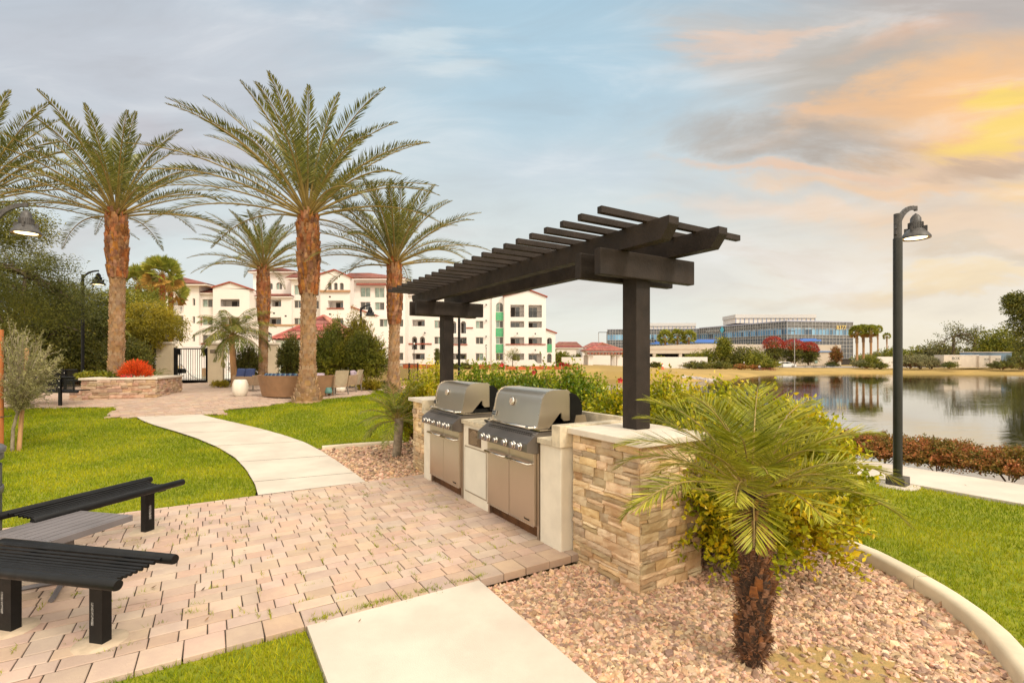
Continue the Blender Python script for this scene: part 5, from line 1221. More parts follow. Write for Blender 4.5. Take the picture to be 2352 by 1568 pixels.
        if 's' in k:
            f = MB(); f.xbox(x0-.15, x1+.15, Y-.14, Y-.005, z0-.22, z0-.02); f.build('sill', M['trimred'], root)
        if 'h' in k:
            f = MB(); f.xbox(x0-.68, x0-.08, Y-.08, Y-.005, z0, z1); f.build('shutter', M['trimred'], root)
    return mb.build('wall', M[wall], root, recalc=False)
def trim(root, conv, x0, x1, y0, y1, Y, m='trimred', name='trim_band', dep=.16):
    a = conv(x0, y0); b = conv(x1, y1); f = MB(); p = at(a[0], a[1], Y); q = at(b[0], b[1], Y); f.xbox(p[0], q[0], Y-dep, Y-.004, q[2], p[2]); return f.build(name, M[m], root)
def raketrim(root, pts, Y, m='trimred', name='rake_trim', th=.22, dep=.25, back=1.0):
    P = [at(u, v, Y) for u, v in pts]; f = MB()
    for a, b in zip(P[:-1], P[1:]):
        d = unit(b-a); n = np.array((-d[2], 0, d[0])); n = n if n[2] > 0 else -n
        f.prism([(0, 0), (1, 0)], a, b-a, n, (0, 1, 0), 1) if False else f.add([a-(0, dep, 0), b-(0, dep, 0), b-(0, dep, 0)+n*th, a-(0, dep, 0)+n*th, a+(0, back, 0), b+(0, back, 0), b+(0, back, 0)+n*th, a+(0, back, 0)+n*th], [(0, 1, 2, 3), (7, 6, 5, 4), (0, 4, 5, 1), (3, 2, 6, 7), (0, 3, 7, 4), (1, 5, 6, 2)])
    return f.build(name, M[m], root)
def O(conv, L): out = []; [out.append((conv(a, c)[0], conv(b, c)[0], conv(a, c)[1], conv(a, d)[1], k)) for (a, b, c, d, k) in L]; return out
def apartments():
    VB = 848; z2u = lambda x: Z2(x, 0)[0]; z2v = lambda y: Z2(0, y)[1]; z3u = lambda x: Z3(x, 0)[0]; z3v = lambda y: Z3(0, y)[1]
    root = thing('apartment_building', 'long white four-storey apartment building with red tile roofs across the lake end', 'building', (-30, 90, .4))
    # A: left tower
    Y = 86; ops = O(Z2, [(205, 327, 425, 536, 'BuR'), (205, 327, 572, 636, 'bsR'), (275, 327, 728, 785, 'aA'), (402, 425, 430, 490, 'wA'), (402, 423, 578, 636, 'w'), (402, 423, 725, 785, 'wA')])
    facade(root, Y, z2u(60), z2u(455), z2v(318), VB, ops, seed=1)
    hip(root, z2u(60), z2u(520), z2v(350)-9, z2u(200), z2u(330), z2v(262), Y, back=12, over=1.0)
    # B
    ops = O(Z2, [(482, 567, 437, 503, 'w'), (482, 567, 583, 650, 'wh'), (482, 567, 728, 795, 'ws')]); Y = 86.6
    facade(root, Y, z2u(455), z2u(570), z2v(392), VB, ops, seed=2); hip(root, z2u(452), z2u(572), z2v(385), z2u(500), z2u(572), z2v(345), Y, back=8)
    # C gable bay
    Y = 85.4; ops = O(Z2, [(632, 788, 437, 498, 'bRr'), (632, 788, 583, 645, 'bs'), (632, 788, 728, 790, 'b')])
    facade(root, Y, z2u(570), z2u(870), z2v(352), VB, ops, gable=[(z2u(570), z2v(345)), (z2u(712), z2v(303)), (z2u(870), z2v(358))], seed=3)
    raketrim(root, [(z2u(560), z2v(348)), (z2u(712), z2v(302)), (z2u(885), z2v(361))], Y)
    # D recess + tall tower behind
    Y = 87.4; ops = O(Z2, [(905, 925, 455, 510, 'w'), (1040, 1130, 440, 498, 'bL'), (1010, 1130, 585, 642, 'bLs'), (905, 925, 590, 650, 'w'), (1075, 1112, 738, 800, 'aA')])
    facade(root, Y, z2u(870), z2u(1215), z2v(415), VB, ops, seed=4); hip(root, z2u(868), z2u(1212), z2v(414), z2u(960), z2u(1205), z2v(395), Y, back=4)
    trim(root, Z2, 1000, 1290, 643, 656, Y, 'trimtan')
    Y = 91; ops = O(Z2, [(1030, 1060, 305, 357, 'wA'), (1087, 1137, 300, 358, 'wA')]); facade(root, Y, z2u(900), z2u(1255), z2v(215), z2v(420), ops, seed=5, depth=9); hip(root, z2u(895), z2u(1245), z2v(214), z2u(1060), z2u(1120), z2v(180), Y, back=9, over=.9)
    # E
    Y = 88; ops = O(Z2, [(1235, 1300, 322, 403, 'wg'), (1402, 1438, 322, 408, 'w'), (1235, 1300, 447, 510, 'wd'), (1400, 1438, 450, 515, 'w'), (1235, 1300, 592, 650, 'w'), (1402, 1436, 592, 650, 'w')])
    facade(root, Y, z2u(1212), z2u(1452), z2v(268), VB, ops, seed=6); hip(root, z2u(1200), z2u(1452), z2v(266), z2u(1260), z2u(1440), z2v(215), Y, back=10, over=.8)
    # F gable
    Y = 86.8; ops = O(Z2, [(1510, 1543, 300, 362, 'wA'), (1560, 1592, 302, 362, 'wA'), (1608, 1642, 303, 363, 'wA'), (1512, 1638, 448, 508, 'bsR'), (1512, 1638, 592, 650, 'bsR'), (1512, 1638, 735, 795, 'b')])
    facade(root, Y, z2u(1450), z2u(1692), z2v(262), VB, ops, gable=[(z2u(1450), z2v(238)), (z2u(1568), z2v(203)), (z2u(1692), z2v(258))], seed=7)
    raketrim(root, [(z2u(1440), z2v(240)), (z2u(1568), z2v(201)), (z2u(1705), z2v(264))], Y); trim(root, Z2, 1447, 1698, 364, 380, Y, 'trimtan', dep=.3)
    # G
    Y = 89.5; ops = O(Z2, [(1778, 1860, 340, 420, 'wg'), (1895, 1975, 342, 424, 'wg'), (1778, 1860, 460, 525, 'wd'), (1897, 1975, 463, 526, 'w'), (2090, 2130, 465, 530, 'w'), (2090, 2130, 603, 663, 'wd'), (2090, 2130, 738, 803, 'wg'), (2090, 2130, 875, 938, 'wg')])
    facade(root, Y, z2u(1692), z2u(2145), z2v(276), VB, ops, seed=8); hip(root, z2u(1640), z2u(2150), z2v(272), z2u(1690), z2u(1850), z2v(224), Y, back=12, over=.8)
    corr_ = MB(); a = at(z2u(1745), z2v(322), Y-.9); b = at(z2u(1990), z2v(322), Y-.9); c = at(z2u(1990), z2v(304), Y); d = at(z2u(1745), z2v(304), Y); corr(corr_, a, b, c, d); corr_.build('awning', M['tile'], root, recalc=False)
    # G2 low lean-to wall in front
    Y = 87.5; ops = O(Z2, [(1702, 1752, 598, 690, 'aA'), (1775, 1825, 600, 692, 'aA'), (1935, 2000, 600, 663, 'w')])
    facade(root, Y, z2u(1692), z2u(2010), z2v(578), VB, ops, seed=9, depth=1.8, gable=[(z2u(1692), z2v(500)), (z2u(1915), z2v(575))]); raketrim(root, [(z2u(1683), z2v(498)), (z2u(1918), z2v(578))], Y)
    # H middle range behind the pergola
    Y = 92.6; ops = O(Z3, [(357, 460, 605, 658, 'bR'), (353, 398, 743, 850, 'aAr'), (418, 462, 743, 850, 'aAr'), (357, 460, 880, 930, 'b'), (538, 600, 480, 540, 'w'), (357, 460, 480, 532, 'b'), (538, 600, 612, 675, 'w'), (538, 600, 745, 805, 'w'), (538, 600, 880, 940, 'w'),
        (672, 718, 617, 717, 'aA'), (753, 798, 617, 717, 'aA'), (690, 803, 748, 803, 'bRs'), (690, 803, 882, 930, 'b'), (690, 803, 480, 540, 'b'), (877, 940, 480, 540, 'w'), (877, 940, 615, 677, 'w'), (877, 940, 748, 805, 'wd'), (877, 940, 880, 940, 'w')])
    facade(root, Y, z3u(290), z3u(1012), z3v(398), VB, ops, seed=10); hip(root, z3u(286), z3u(1012), z3v(398), z3u(400), z3u(900), z3v(350), Y, back=12)
    trim(root, Z3, 298, 517, 798, 808, Y); trim(root, Z3, 800, 857, 668, 676, Y)
    # I stair bay with green panels
    Y = 92.2; ops = O(Z3, [(1042, 1103, 465, 542, 'wA'), (1042, 1103, 613, 672, 'w'), (1042, 1103, 747, 805, 'w'), (1042, 1103, 880, 938, 'wd')])
    facade(root, Y, z3u(1010), z3u(1128), z3v(420), VB, ops, seed=11)
    for (a, b) in ((544, 611), (674, 744), (807, 877)): trim(root, Z3, 1042, 1103, a, b, Y, 'green', 'green_panel', .05)
    # J right gable
    Y = 91.6; ops = O(Z3, [(1162, 1275, 483, 583, 'brL'), (1310, 1420, 485, 587, 'brL'), (1162, 1275, 617, 668, 'bL'), (1310, 1420, 619, 670, 'bL'), (1162, 1275, 748, 803, 'bL'), (1310, 1420, 750, 803, 'bL'), (1180, 1275, 882, 940, 'bL'), (1310, 1418, 882, 965, 'bL')])
    facade(root, Y, z3u(1112), z3u(1452), z3v(440), VB, ops, gable=[(z3u(1112), z3v(415)), (z3u(1310), z3v(368)), (z3u(1452), z3v(420))], seed=12, depth=14)
    raketrim(root, [(z3u(1100), z3v(417)), (z3u(1310), z3v(364)), (z3u(1465), z3v(423))], Y); trim(root, Z3, 1122, 1452, 803, 811, Y)
    Y = 92.4; ops = O(Z3, [(1463, 1502, 752, 805, 'aA'), (1463, 1500, 882, 955, 'aA')])
    facade(root, Y, z3u(1450), z3u(1530), z3v(722), VB, ops, gable=[(z3u(1450), z3v(688)), (z3u(1530), z3v(716))], seed=13, depth=12)
    raketrim(root, [(z3u(1450), z3v(686)), (z3u(1543), z3v(720))], Y); trim(root, Z3, 1463, 1502, 806, 872, Y, 'green', 'green_panel', .05)
    # wall lamps and vents, a few dark dots
    vt = [(Z3, x, y) for x, y in ((460, 713), (315, 592), (315, 730), (963, 482), (963, 612), (963, 742), (1218, 718), (1366, 720), (1218, 852), (1366, 854))]+[(Z2, x, y) for x, y in ((1527, 417), (1068, 552), (1527, 560), (1480, 577), (313, 690), (1164, 575))]
    for cv, x, y in vt:
        u, v = cv(x, y); Yk = 91 if cv is Z3 and x > 1100 else (92.2 if cv is Z3 else 85); p = at(u, v, Yk); f = MB(); f.box(p+np.array((0, .1, 0)), (.22, .3, .26)); f.build('wall_lamp', M['dark'], root)
    # low patio wall
    g = thing('patio_wall', 'low white curved-top patio wall at the foot of the right gable', 'wall', (at(1180, 845, 90)[0], 90, .4))
    f = MB(); P = [Z3(x, y) for x, y in ((1195, 1000), (1195, 968), (1240, 935), (1355, 932), (1385, 962), (1525, 964), (1525, 1000))]; pp = [(at(u, v, 89.8)[0], at(u, v, 89.8)[2]) for u, v in P]
    f.prism(pp, (0, 89.8, 0), (1, 0, 0), (0, 0, 1), (0, 1, 0), .3); f.build('wall', M['white'], g)
apartments()

def pthing(name, lb, cat, u, v, Y, group=None): p = at(u, v, Y); return thing(name, lb, cat, (p[0], Y, g1(p[0], Y)), group=group)
def pw(name, lb, cat, u0, u1, v0, v1, Y, m='white', dep=.35, group=None, part='wall', cap=None):
    a = at(u0, v0, Y); b = at(u1, v1, Y); root = thing(name, lb, cat, ((a[0]+b[0])/2, Y, b[2]), group=group); f = MB(); f.xbox(a[0], b[0], Y, Y+dep, b[2]-.3, a[2]); f.build(part, M[m], root)
    if cap:
        f = MB(); f.xbox(a[0]-.05, b[0]+.05, Y-.06, Y+dep+.06, a[2], a[2]+.12); f.build('coping', M[cap], root)
    return root
# distant red-roofed house, gazebo, walls between
def ramada(label, uc, ve, vp, halfw, Y, cols, vb, m='offwhite', dep=None, cw=.5, eav=True, name='ramada'):
    c = at(uc, ve, Y+halfw/F*Y); hw = halfw/F*Y; root = thing(name, label, 'pavilion', (c[0], Y+hw, g1(c[0], Y+hw))); z = c[2]*1.0; z = CAMH-(ve-YH)/F*Y; zp = CAMH-(vp-YH)/F*(Y+hw)
    xc = (uc-CX)/F*Y; A = [(xc-hw, Y, z), (xc+hw, Y, z), (xc+hw, Y+2*hw, z), (xc-hw, Y+2*hw, z)]; T = (xc, Y+hw, zp); mb = MB()
    for i in range(4): corr(mb, A[i], A[(i+1) % 4], T, T, pitch=.30 if Y < 60 else .5, amp=.07)
    mb.build('roof', M['tile'], root, recalc=False)
    hr = MB()
    for i in range(4): hr.tube([np.array(A[i])+(0, 0, .08), np.array(T)+(0, 0, .10)], .12, 6)
    hr.build('hip_tiles', M['tile'], root)
    f = MB(); k = .93; f.box((xc, Y+hw, z-.12), (2*hw*k, 2*hw*k, .2)); f.box((xc, Y+hw, z-.34), (2*hw*k*.93, 2*hw*k*.93, .24)); f.box((xc, Y+hw, z-.66), (2*hw*k*.86, 2*hw*k*.86, .40)); f.build('cornice', M[m], root, bevel=.03)
    zb = CAMH-(vb-YH)/F*Y; q = hw*.74
    for sx in (-1, 1):
        for sy in (-1, 1):
            f = MB(); f.box((xc+sx*q, Y+hw+sy*q, (z-.8+zb)/2-.2), (cw, cw, z-.86-zb+.4)); f.box((xc+sx*q, Y+hw+sy*q, z-.92), (cw+.14, cw+.14, .10)); f.build('column', M[m], root)
    return root
ramada('cream pool ramada with a red tile hip roof behind the fence', 711, 806.5-27, 729, 86, 31, 4, 870, cw=.75)
rm = ramada('small white lakeside gazebo with a red tile roof left of the near pergola post', 1391, 805, 788-0, 45, 96, 4, 846, m='white', cw=.9, name='gazebo')
for k in range(11):
    f = MB(); x = at(1391-38+7.6*k, 812, 95.6)[0]; f.xbox(x-.15, x+.15, 95.7, 97, at(0, 812.5, 95.6)[2]-.05, at(0, 809.5, 95.6)[2]); f.build('rafter_tail', M['trimred'], rm)
pw('white_house', 'white flat-fronted building behind the gazebo', 'building', 1338, 1420, 801, 842, 118, 'white', 12)
pw('white_wall', 'white boundary wall beyond the gazebo, left of the near pergola post', 'wall', 1290, 1432, 820, 843, 112, 'white', .4)
pw('white_wall', 'white boundary wall right of the near pergola post, below the parking structure', 'wall', 1434, 1625, 819.6, 844.6, 114, 'white', .4)
pw('white_wall', 'short white wall between the round bush and the lakeside lamp post', 'wall', 2014, 2062, 819, 843, 116, 'white', .4)
hs = pw('red_roofed_house', 'distant low house with a long red tile roof, just right of the apartments', 'building', 1276, 1330, 797, 842, 140, 'white', 14)
hip(hs, 1272, 1336, 797.5, 1284, 1324, 785, 140, back=14)
hs = pw('red_roofed_house', 'distant red roof with a small chimney above the gazebo', 'building', 1350, 1390, 800, 842, 150, 'white', 10); hip(hs, 1345, 1394, 798, 1360, 1378, 786, 150, back=10)

# ---------------------------------------------------------------- glass office across the lake
def office():
    Yc = 178.0; k = Yc/170.0
    z = lambda y: CAMH+(YH-(715+.12*y))/F*Yc
    Cn = np.array((at(1807.8, 0, Yc)[0], Yc)); Le = np.array((at(1607.4, 0, 218.8)[0], 218.8)); Re = np.array((at(1958.8, 0, 184)[0], 184.0))
    root = thing('office_building', 'long blue-glass office building with white mullions across the lake', 'building', (Cn[0], Cn[1]+10, 0))
    gm = bpy.data.materials.new('curtain_glass'); gm.use_nodes = True; n = N(gm.node_tree); b = n.n['Principled BSDF']
    geo = n.new('ShaderNodeNewGeometry'); rr = geo.outputs['Random Per Island']
    n.l.new(n.ramp(rr, [(0, (.05, .08, .12, 1)), (.5, (.13, .24, .36, 1)), (1, (.22, .40, .56, 1))]), b.inputs['Base Color'])
    b.inputs['Metallic'].default_value = .65; b.inputs['Roughness'].default_value = .06; b.inputs['IOR'].default_value = 1.6
    sm_ = mat('spandrel_glass', (.12, .115, .112), .25, .2, .3, island=.25, spec=.8); mul = mat('white_mullion', (.46, .45, .45), .5, .05)
    dk = mat('dark_curtain_glass', (.022, .028, .045), .06, .3, .3, island=.4, spec=1.0)
    rows = [190, 255, 312, 335, 443, 495, 558, 632]
    def face(P, Q, ztopy, rws, ncol, mats, bottom=None):
        P = np.array(P); Q = np.array(Q); d = Q-P; L = np.linalg.norm(d); d /= L; nrm = np.array((d[1], -d[0])); 
        if nrm[1] > 0: nrm = -nrm
        gs = {m: MB() for m in set(mats)}
        for i in range(ncol):
            for j in range(len(rws)-1):
                a = P+d*L*i/ncol; b_ = P+d*L*(i+1)/ncol; m = mats[j]
                if m == 'A': pass
                o = rng.normal(0, .012)
                gs[m].add([(a[0], a[1], z(rws[j+1])), (b_[0], b_[1]+o, z(rws[j+1])), (b_[0], b_[1]+o, z(rws[j])), (a[0], a[1], z(rws[j]))], [(0, 1, 2, 3)])
        for m, g in gs.items(): g.build('window_wall', {'s': sm_, 'g': gm, 'd': dk}[m], root, recalc=False)
        f = MB(); w = .10
        for i in range(ncol+1):
            c = P+d*L*i/ncol+nrm*.06; f.box((c[0], c[1], (z(rws[0])+z(rws[-1]))/2), (w, .14, z(rws[0])-z(rws[-1])), ax=((d[0], d[1], 0), (nrm[0], nrm[1], 0), (0, 0, 1)))
        for y in rws:
            c = P+d*L/2+nrm*.07; f.box((c[0], c[1], z(y)), (L, .16, w), ax=((d[0], d[1], 0), (nrm[0], nrm[1], 0), (0, 0, 1)))
        f.build('mullions', mul, root)
        f = MB(); c = P+d*L/2-nrm*.2; f.box((c[0], c[1], (z(ztopy)+z(rws[0]))/2), (L+.3, .8, z(ztopy)-z(rws[0])), ax=((d[0], d[1], 0), (nrm[0], nrm[1], 0), (0, 0, 1))); f.build('parapet', mat('blue_grey_parapet', (.40, .42, .55), .5), root)
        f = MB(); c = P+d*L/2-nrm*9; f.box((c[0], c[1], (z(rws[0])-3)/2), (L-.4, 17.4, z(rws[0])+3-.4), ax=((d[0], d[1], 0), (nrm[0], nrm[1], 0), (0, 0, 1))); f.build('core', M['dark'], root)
    face(Le, Cn, 172, rows, 38, ['s', 's', 'g', 'g', 's', 'd', 'd']); face(Cn, Re, 172, rows+[700, 800, 900], 19, ['s', 's', 'g', 'g', 's', 'd', 'd', 'd', 'd', 'd'])
    L2 = np.array((at(1395, 0, 226)[0], 226.)); J = np.array((at(1612, 0, 219.5)[0], 219.5)); face(L2, J, 186, [196, 262, 318, 450, 500, 565, 640], 34, ['d', 'd', 'g', 'd', 'd', 'd'])
    def pent(u0, u1, vt, vb, Y, dep, lb):
        a = at(u0, vt, Y); b = at(u1, vb, Y); f = MB(); f.xbox(a[0], b[0], Y, Y+dep, b[2], a[2]); n = int((b[0]-a[0])/1.7); o = f.build('penthouse', M['white'], root)
        f = MB(); f.xbox(a[0]-.3, b[0]+.3, Y-.4, Y+dep, a[2], a[2]+1.5); f.build('penthouse_band', mat('pale_band', (.62, .60, .60), .6), o); f = MB()
        for i in range(n+1): f.xbox(a[0]+i*(b[0]-a[0])/n-.12, a[0]+i*(b[0]-a[0])/n+.12, Y-.12, Y, b[2], a[2])
        f.build('louvre_posts', mat('blue_posts', (.25, .32, .50), .5), o)
    pent(1690, 1872, 730.5, 742, 200, 12, ''); pent(1492, 1597, 749, 757, 236, 10, '')
    for (u0, u1, v0, v1, Y) in ((1492, 1530, 784, 791, 196), (1564, 1659, 779.5, 788, 188), (1868-0, 1914, 0, 0, 0), (1864-40, 1864+10, 778, 784, 172)):
        if Y == 0: continue
        f = MB(); a = at(u0, v0, Y); b = at(u1, v1, Y); f.xbox(a[0], b[0], Y-3, Y+1, b[2], b[2]+.55); f.xbox(a[0]+2, b[0]-1, Y-2, Y, b[2]+.55, a[2]); f.build('awning', mat('blue_awning', (.09, .22, .62), .5, .2), root)
    u = Re-Cn; L = np.linalg.norm(u); u /= L; nn = (u[1], -u[0]); p = Re-u*7.6+np.array(nn)*.35; ym = mat('yellow_numbers', (.78, .60, .22), .5)
    text_mesh('8377', 2.15, (p[0], p[1], z(330)), (u[0], u[1], 0), (0, 0, 1), ym, root, 'building_number', extrude=.08)
    d = Cn-Le; L = np.linalg.norm(d); d /= L; nn = np.array((d[1], -d[0])); nn = nn if nn[1] < 0 else -nn
    q = Le+d*13.5+nn*.4; f = MB(); s_ = 1.15; zc = z(265)
    f.prism([(0, -s_*1.25), (s_, 0), (0, s_*1.25), (-s_, 0)], (q[0], q[1], zc), (d[0], d[1], 0), (0, 0, 1), (nn[0], nn[1], 0), .2); f.build('logo', mat('cyan_logo', (.10, .45, .62), .4), root)
    f = MB()
    for i in range(9):
        h = .5+.35*((i*37) % 5)/4; c = q-d*(2.0+.85*i); f.box((c[0], c[1], zc-.3+h*.2), (.5, .12, h), ax=((d[0], d[1], 0), (nn[0], nn[1], 0), (0, 0, 1)))
    f.build('sign_lettering', mat('grey_sign_letters', (.42, .42, .42), .5), root)
    # beige base at right with blue stripe
    a = at(1878, 792, 183); b = at(1930, 830, 183)
office()
def garage():
    Y = 150; root = thing('parking_structure', 'low beige parking structure in front of the glass office', 'building', (at(1620, 830, Y)[0], Y, -.4)); bm_ = 'beige_wall'; M['beige'] = mat('beige_precast', (.52, .45, .38), .85, .06, .3)
    X = lambda u: (u-CX)/F*Y; Zz = lambda v: CAMH-(v-YH)/F*Y
    f = MB(); f.add([(X(1432), Y, Zz(812)), (X(1755), Y, Zz(811)), (X(1755), Y, Zz(790.5)), (X(1613), Y, Zz(789.5)), (X(1432), Y, Zz(797))], [(0, 1, 2, 3, 4)]); f.xbox(X(1432), X(1755), Y+.05, Y+20, Zz(812), Zz(798)); f.build('parapet_wall', M['beige'], root, recalc=False)
    f = MB()
    for u in (1432, 1500, 1560, 1640, 1720, 1752): f.xbox(X(u), X(u)+.9, Y+.1, Y+1, Zz(845), Zz(812))
    f.xbox(X(1432), X(1755), Y+.12, Y+.5, Zz(845), Zz(820)); f.build('lower_wall', M['beige'], root)
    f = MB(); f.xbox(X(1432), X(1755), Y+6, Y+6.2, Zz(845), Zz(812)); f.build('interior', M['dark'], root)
    f = MB(); f.xbox(X(1432), X(1755), Y-.06, Y-.01, Zz(802.6), Zz(801.8)); f.build('groove', M['trimtan'], root)
    f = MB(); Y2 = 165; X2 = lambda u: (u-CX)/F*Y2; Z2_ = lambda v: CAMH-(v-YH)/F*Y2; f.xbox(X2(1757), X2(1932), Y2, Y2+8, Z2_(845), Z2_(792)); f.build('base_wall', M['beige'], root)
    f = MB(); f.xbox(X2(1878), X2(1932), Y2-.3, Y2-.01, Z2_(808.2), Z2_(806)); f.build('blue_stripe', mat('blue_stripe', (.12, .26, .55), .5), root)
garage()
def container():
    Y = 104; a = at(2168, 814, Y); zb = a[2]-2.75
    m = mat('beige_steel', (.60, .52, .44), .5, .06, .8); gm = mat('box_sign_black', (.02, .02, .015), .6)
    specs = [(2168, 2247, 104, 'long beige storage container with a black box logo near its left end', 1.6, 815), (2249, 2274, 103.6, 'short beige storage container between two others, seen end on', 1.05, 816), (2275, 2299, 103.4, 'right-hand beige storage container partly behind the dark bush', 1.05, 816)]
    for (u0, u1, Y, lb, sz, vt) in specs:
        a = at(u0, vt, Y); b = at(u1, vt, Y); root = thing('storage_container', lb, 'container', ((a[0]+b[0])/2, Y+1.2, zb), group='beige storage containers on the far bank')
        f = MB(); f.xbox(a[0], b[0], Y, Y+(2.4 if u0 == 2168 else 6), zb, a[2]-.1); bd = f.build('body', m, root); f = MB(); n = int((b[0]-a[0])/.28)
        for i in range(n): f.xbox(a[0]+.1+i*.28, a[0]+.22+i*.28, Y-.03, Y-.001, zb+.1, a[2]-.12)
        f.build('corrugation', m, bd); f = MB(); f.xbox(a[0]-.03, b[0]+.03, Y-.06, Y+2.45, a[2]-.1, a[2]); f.build('top_rail', M['white'], root)
        x = a[0]+(.20 if u0 == 2168 else .36)*(b[0]-a[0])+.2; f = MB(); w = 1.0*sz*.62; f.xbox(x, x+w*1.35, Y-.055, Y-.04, a[2]-1.35, a[2]-.25); f.build('sign', mat('sign_board', (.62, .55, .47), .6), root)
        text_mesh('BOX', w*.78, (x+.02, Y-.065, a[2]-.95), (1, 0, 0), (0, 0, 1), gm, root, 'sign_lettering', extrude=.01)
        f = MB(); f.xbox(x+.03, x+w*1.25, Y-.062, Y-.056, a[2]-1.12, a[2]-1.06); f.xbox(x+.03, x+w*1.25, Y-.062, Y-.056, a[2]-1.25, a[2]-1.20); f.build('sign_small_lettering', mat('faded_letters', (.35, .30, .26), .6), root)
    Y = 107; a = at(2272, 807.5, Y); b = at(2372, 807.5, Y); root = thing('blue_trailer', 'faded blue box trailer behind the beige containers', 'trailer', ((a[0]+b[0])/2, Y+1.2, zb)); f = MB(); f.xbox(a[0], b[0], Y+4.5, Y+7, zb+.9, a[2]-.12); f.build('body', mat('faded_blue', (.17, .26, .38), .6, .2, .5), root)
    f = MB(); f.xbox(a[0]-.05, b[0]+.05, Y+4.42, Y+7.05, a[2]-.12, a[2]+.05); f.build('top_rail', M['white'], root)
    for x in (a[0]+1, a[0]+2.2):
        f = MB(); f.lathe((x, Y+4.6, zb+.5), [(.5, 0), (.5, .3), (.0001, .3)], 14, ax=((1, 0, 0), (0, 0, 1), (0, -1, 0))); f.build('wheel', M['enamel'], root)
container()
def car(label, u, vw, Y, body=(.8, .8, .8), face=1):
    c = at(u, vw, Y); z0 = c[2]; root = thing('parked_car', label, 'car', (c[0], Y, z0)); s = face
    prof = [(-2.3, .35), (-2.35, .75), (-2.2, .98), (-1.95, 1.02), (-1.45, 1.42), (-1.1, 1.50), (.3, 1.50), (.65, 1.44), (1.25, 1.04), (1.95, .92), (2.3, .78), (2.36, .40), (2.1, .28), (-2.1, .28)]
    bmz = mat('white_car_paint', body, .25, .03, 1, coat=.6); o = (c[0], Y-.85, z0)
    f = MB(); f.prism([(s*x, z) for x, z in prof], o, (1, 0, 0), (0, 0, 1), (0, 1, 0), 1.7); f.build('body', bmz, root, bevel=.06)
    for x in (-1.4, 1.45):
        f = MB(); f.lathe((c[0]+s*x, Y-.82, z0+.33), [(.34, 0), (.34, .08), (.0001, .08)], 18, ax=((1, 0, 0), (0, 0, 1), (0, -1, 0))); w = f.build('wheel', M['enamel'], root)
        f = MB(); f.lathe((c[0]+s*x, Y-.905, z0+.33), [(.21, 0), (.0001, .02)], 14, ax=((1, 0, 0), (0, 0, 1), (0, -1, 0))); f.build('rim', M['chrome'], w)
    for pts in ([(-1.85, 1.03), (-1.38, 1.38), (-.62, 1.41), (-.62, 1.03)], [(-.54, 1.03), (-.54, 1.41), (.25, 1.41), (.42, 1.38), (.42, 1.03)], [(.50, 1.03), (.50, 1.36), (.62, 1.33), (1.08, 1.03)]):
        f = MB(); f.prism([(s*x, z) for x, z in pts], (c[0], Y-.862, z0), (1, 0, 0), (0, 0, 1), (0, 1, 0), .01); f.build('side_window', M['glass'], root)
    f = MB(); f.xbox(c[0]+s*2.3-.06, c[0]+s*2.3+.06, Y-.8, Y-.5, z0+.62, z0+.76); f.build('headlight', M['glassgreen'], root)
car('white estate car parked on the far bank left of the thin light pole', 1804, 844, 127, (.72, .72, .72))

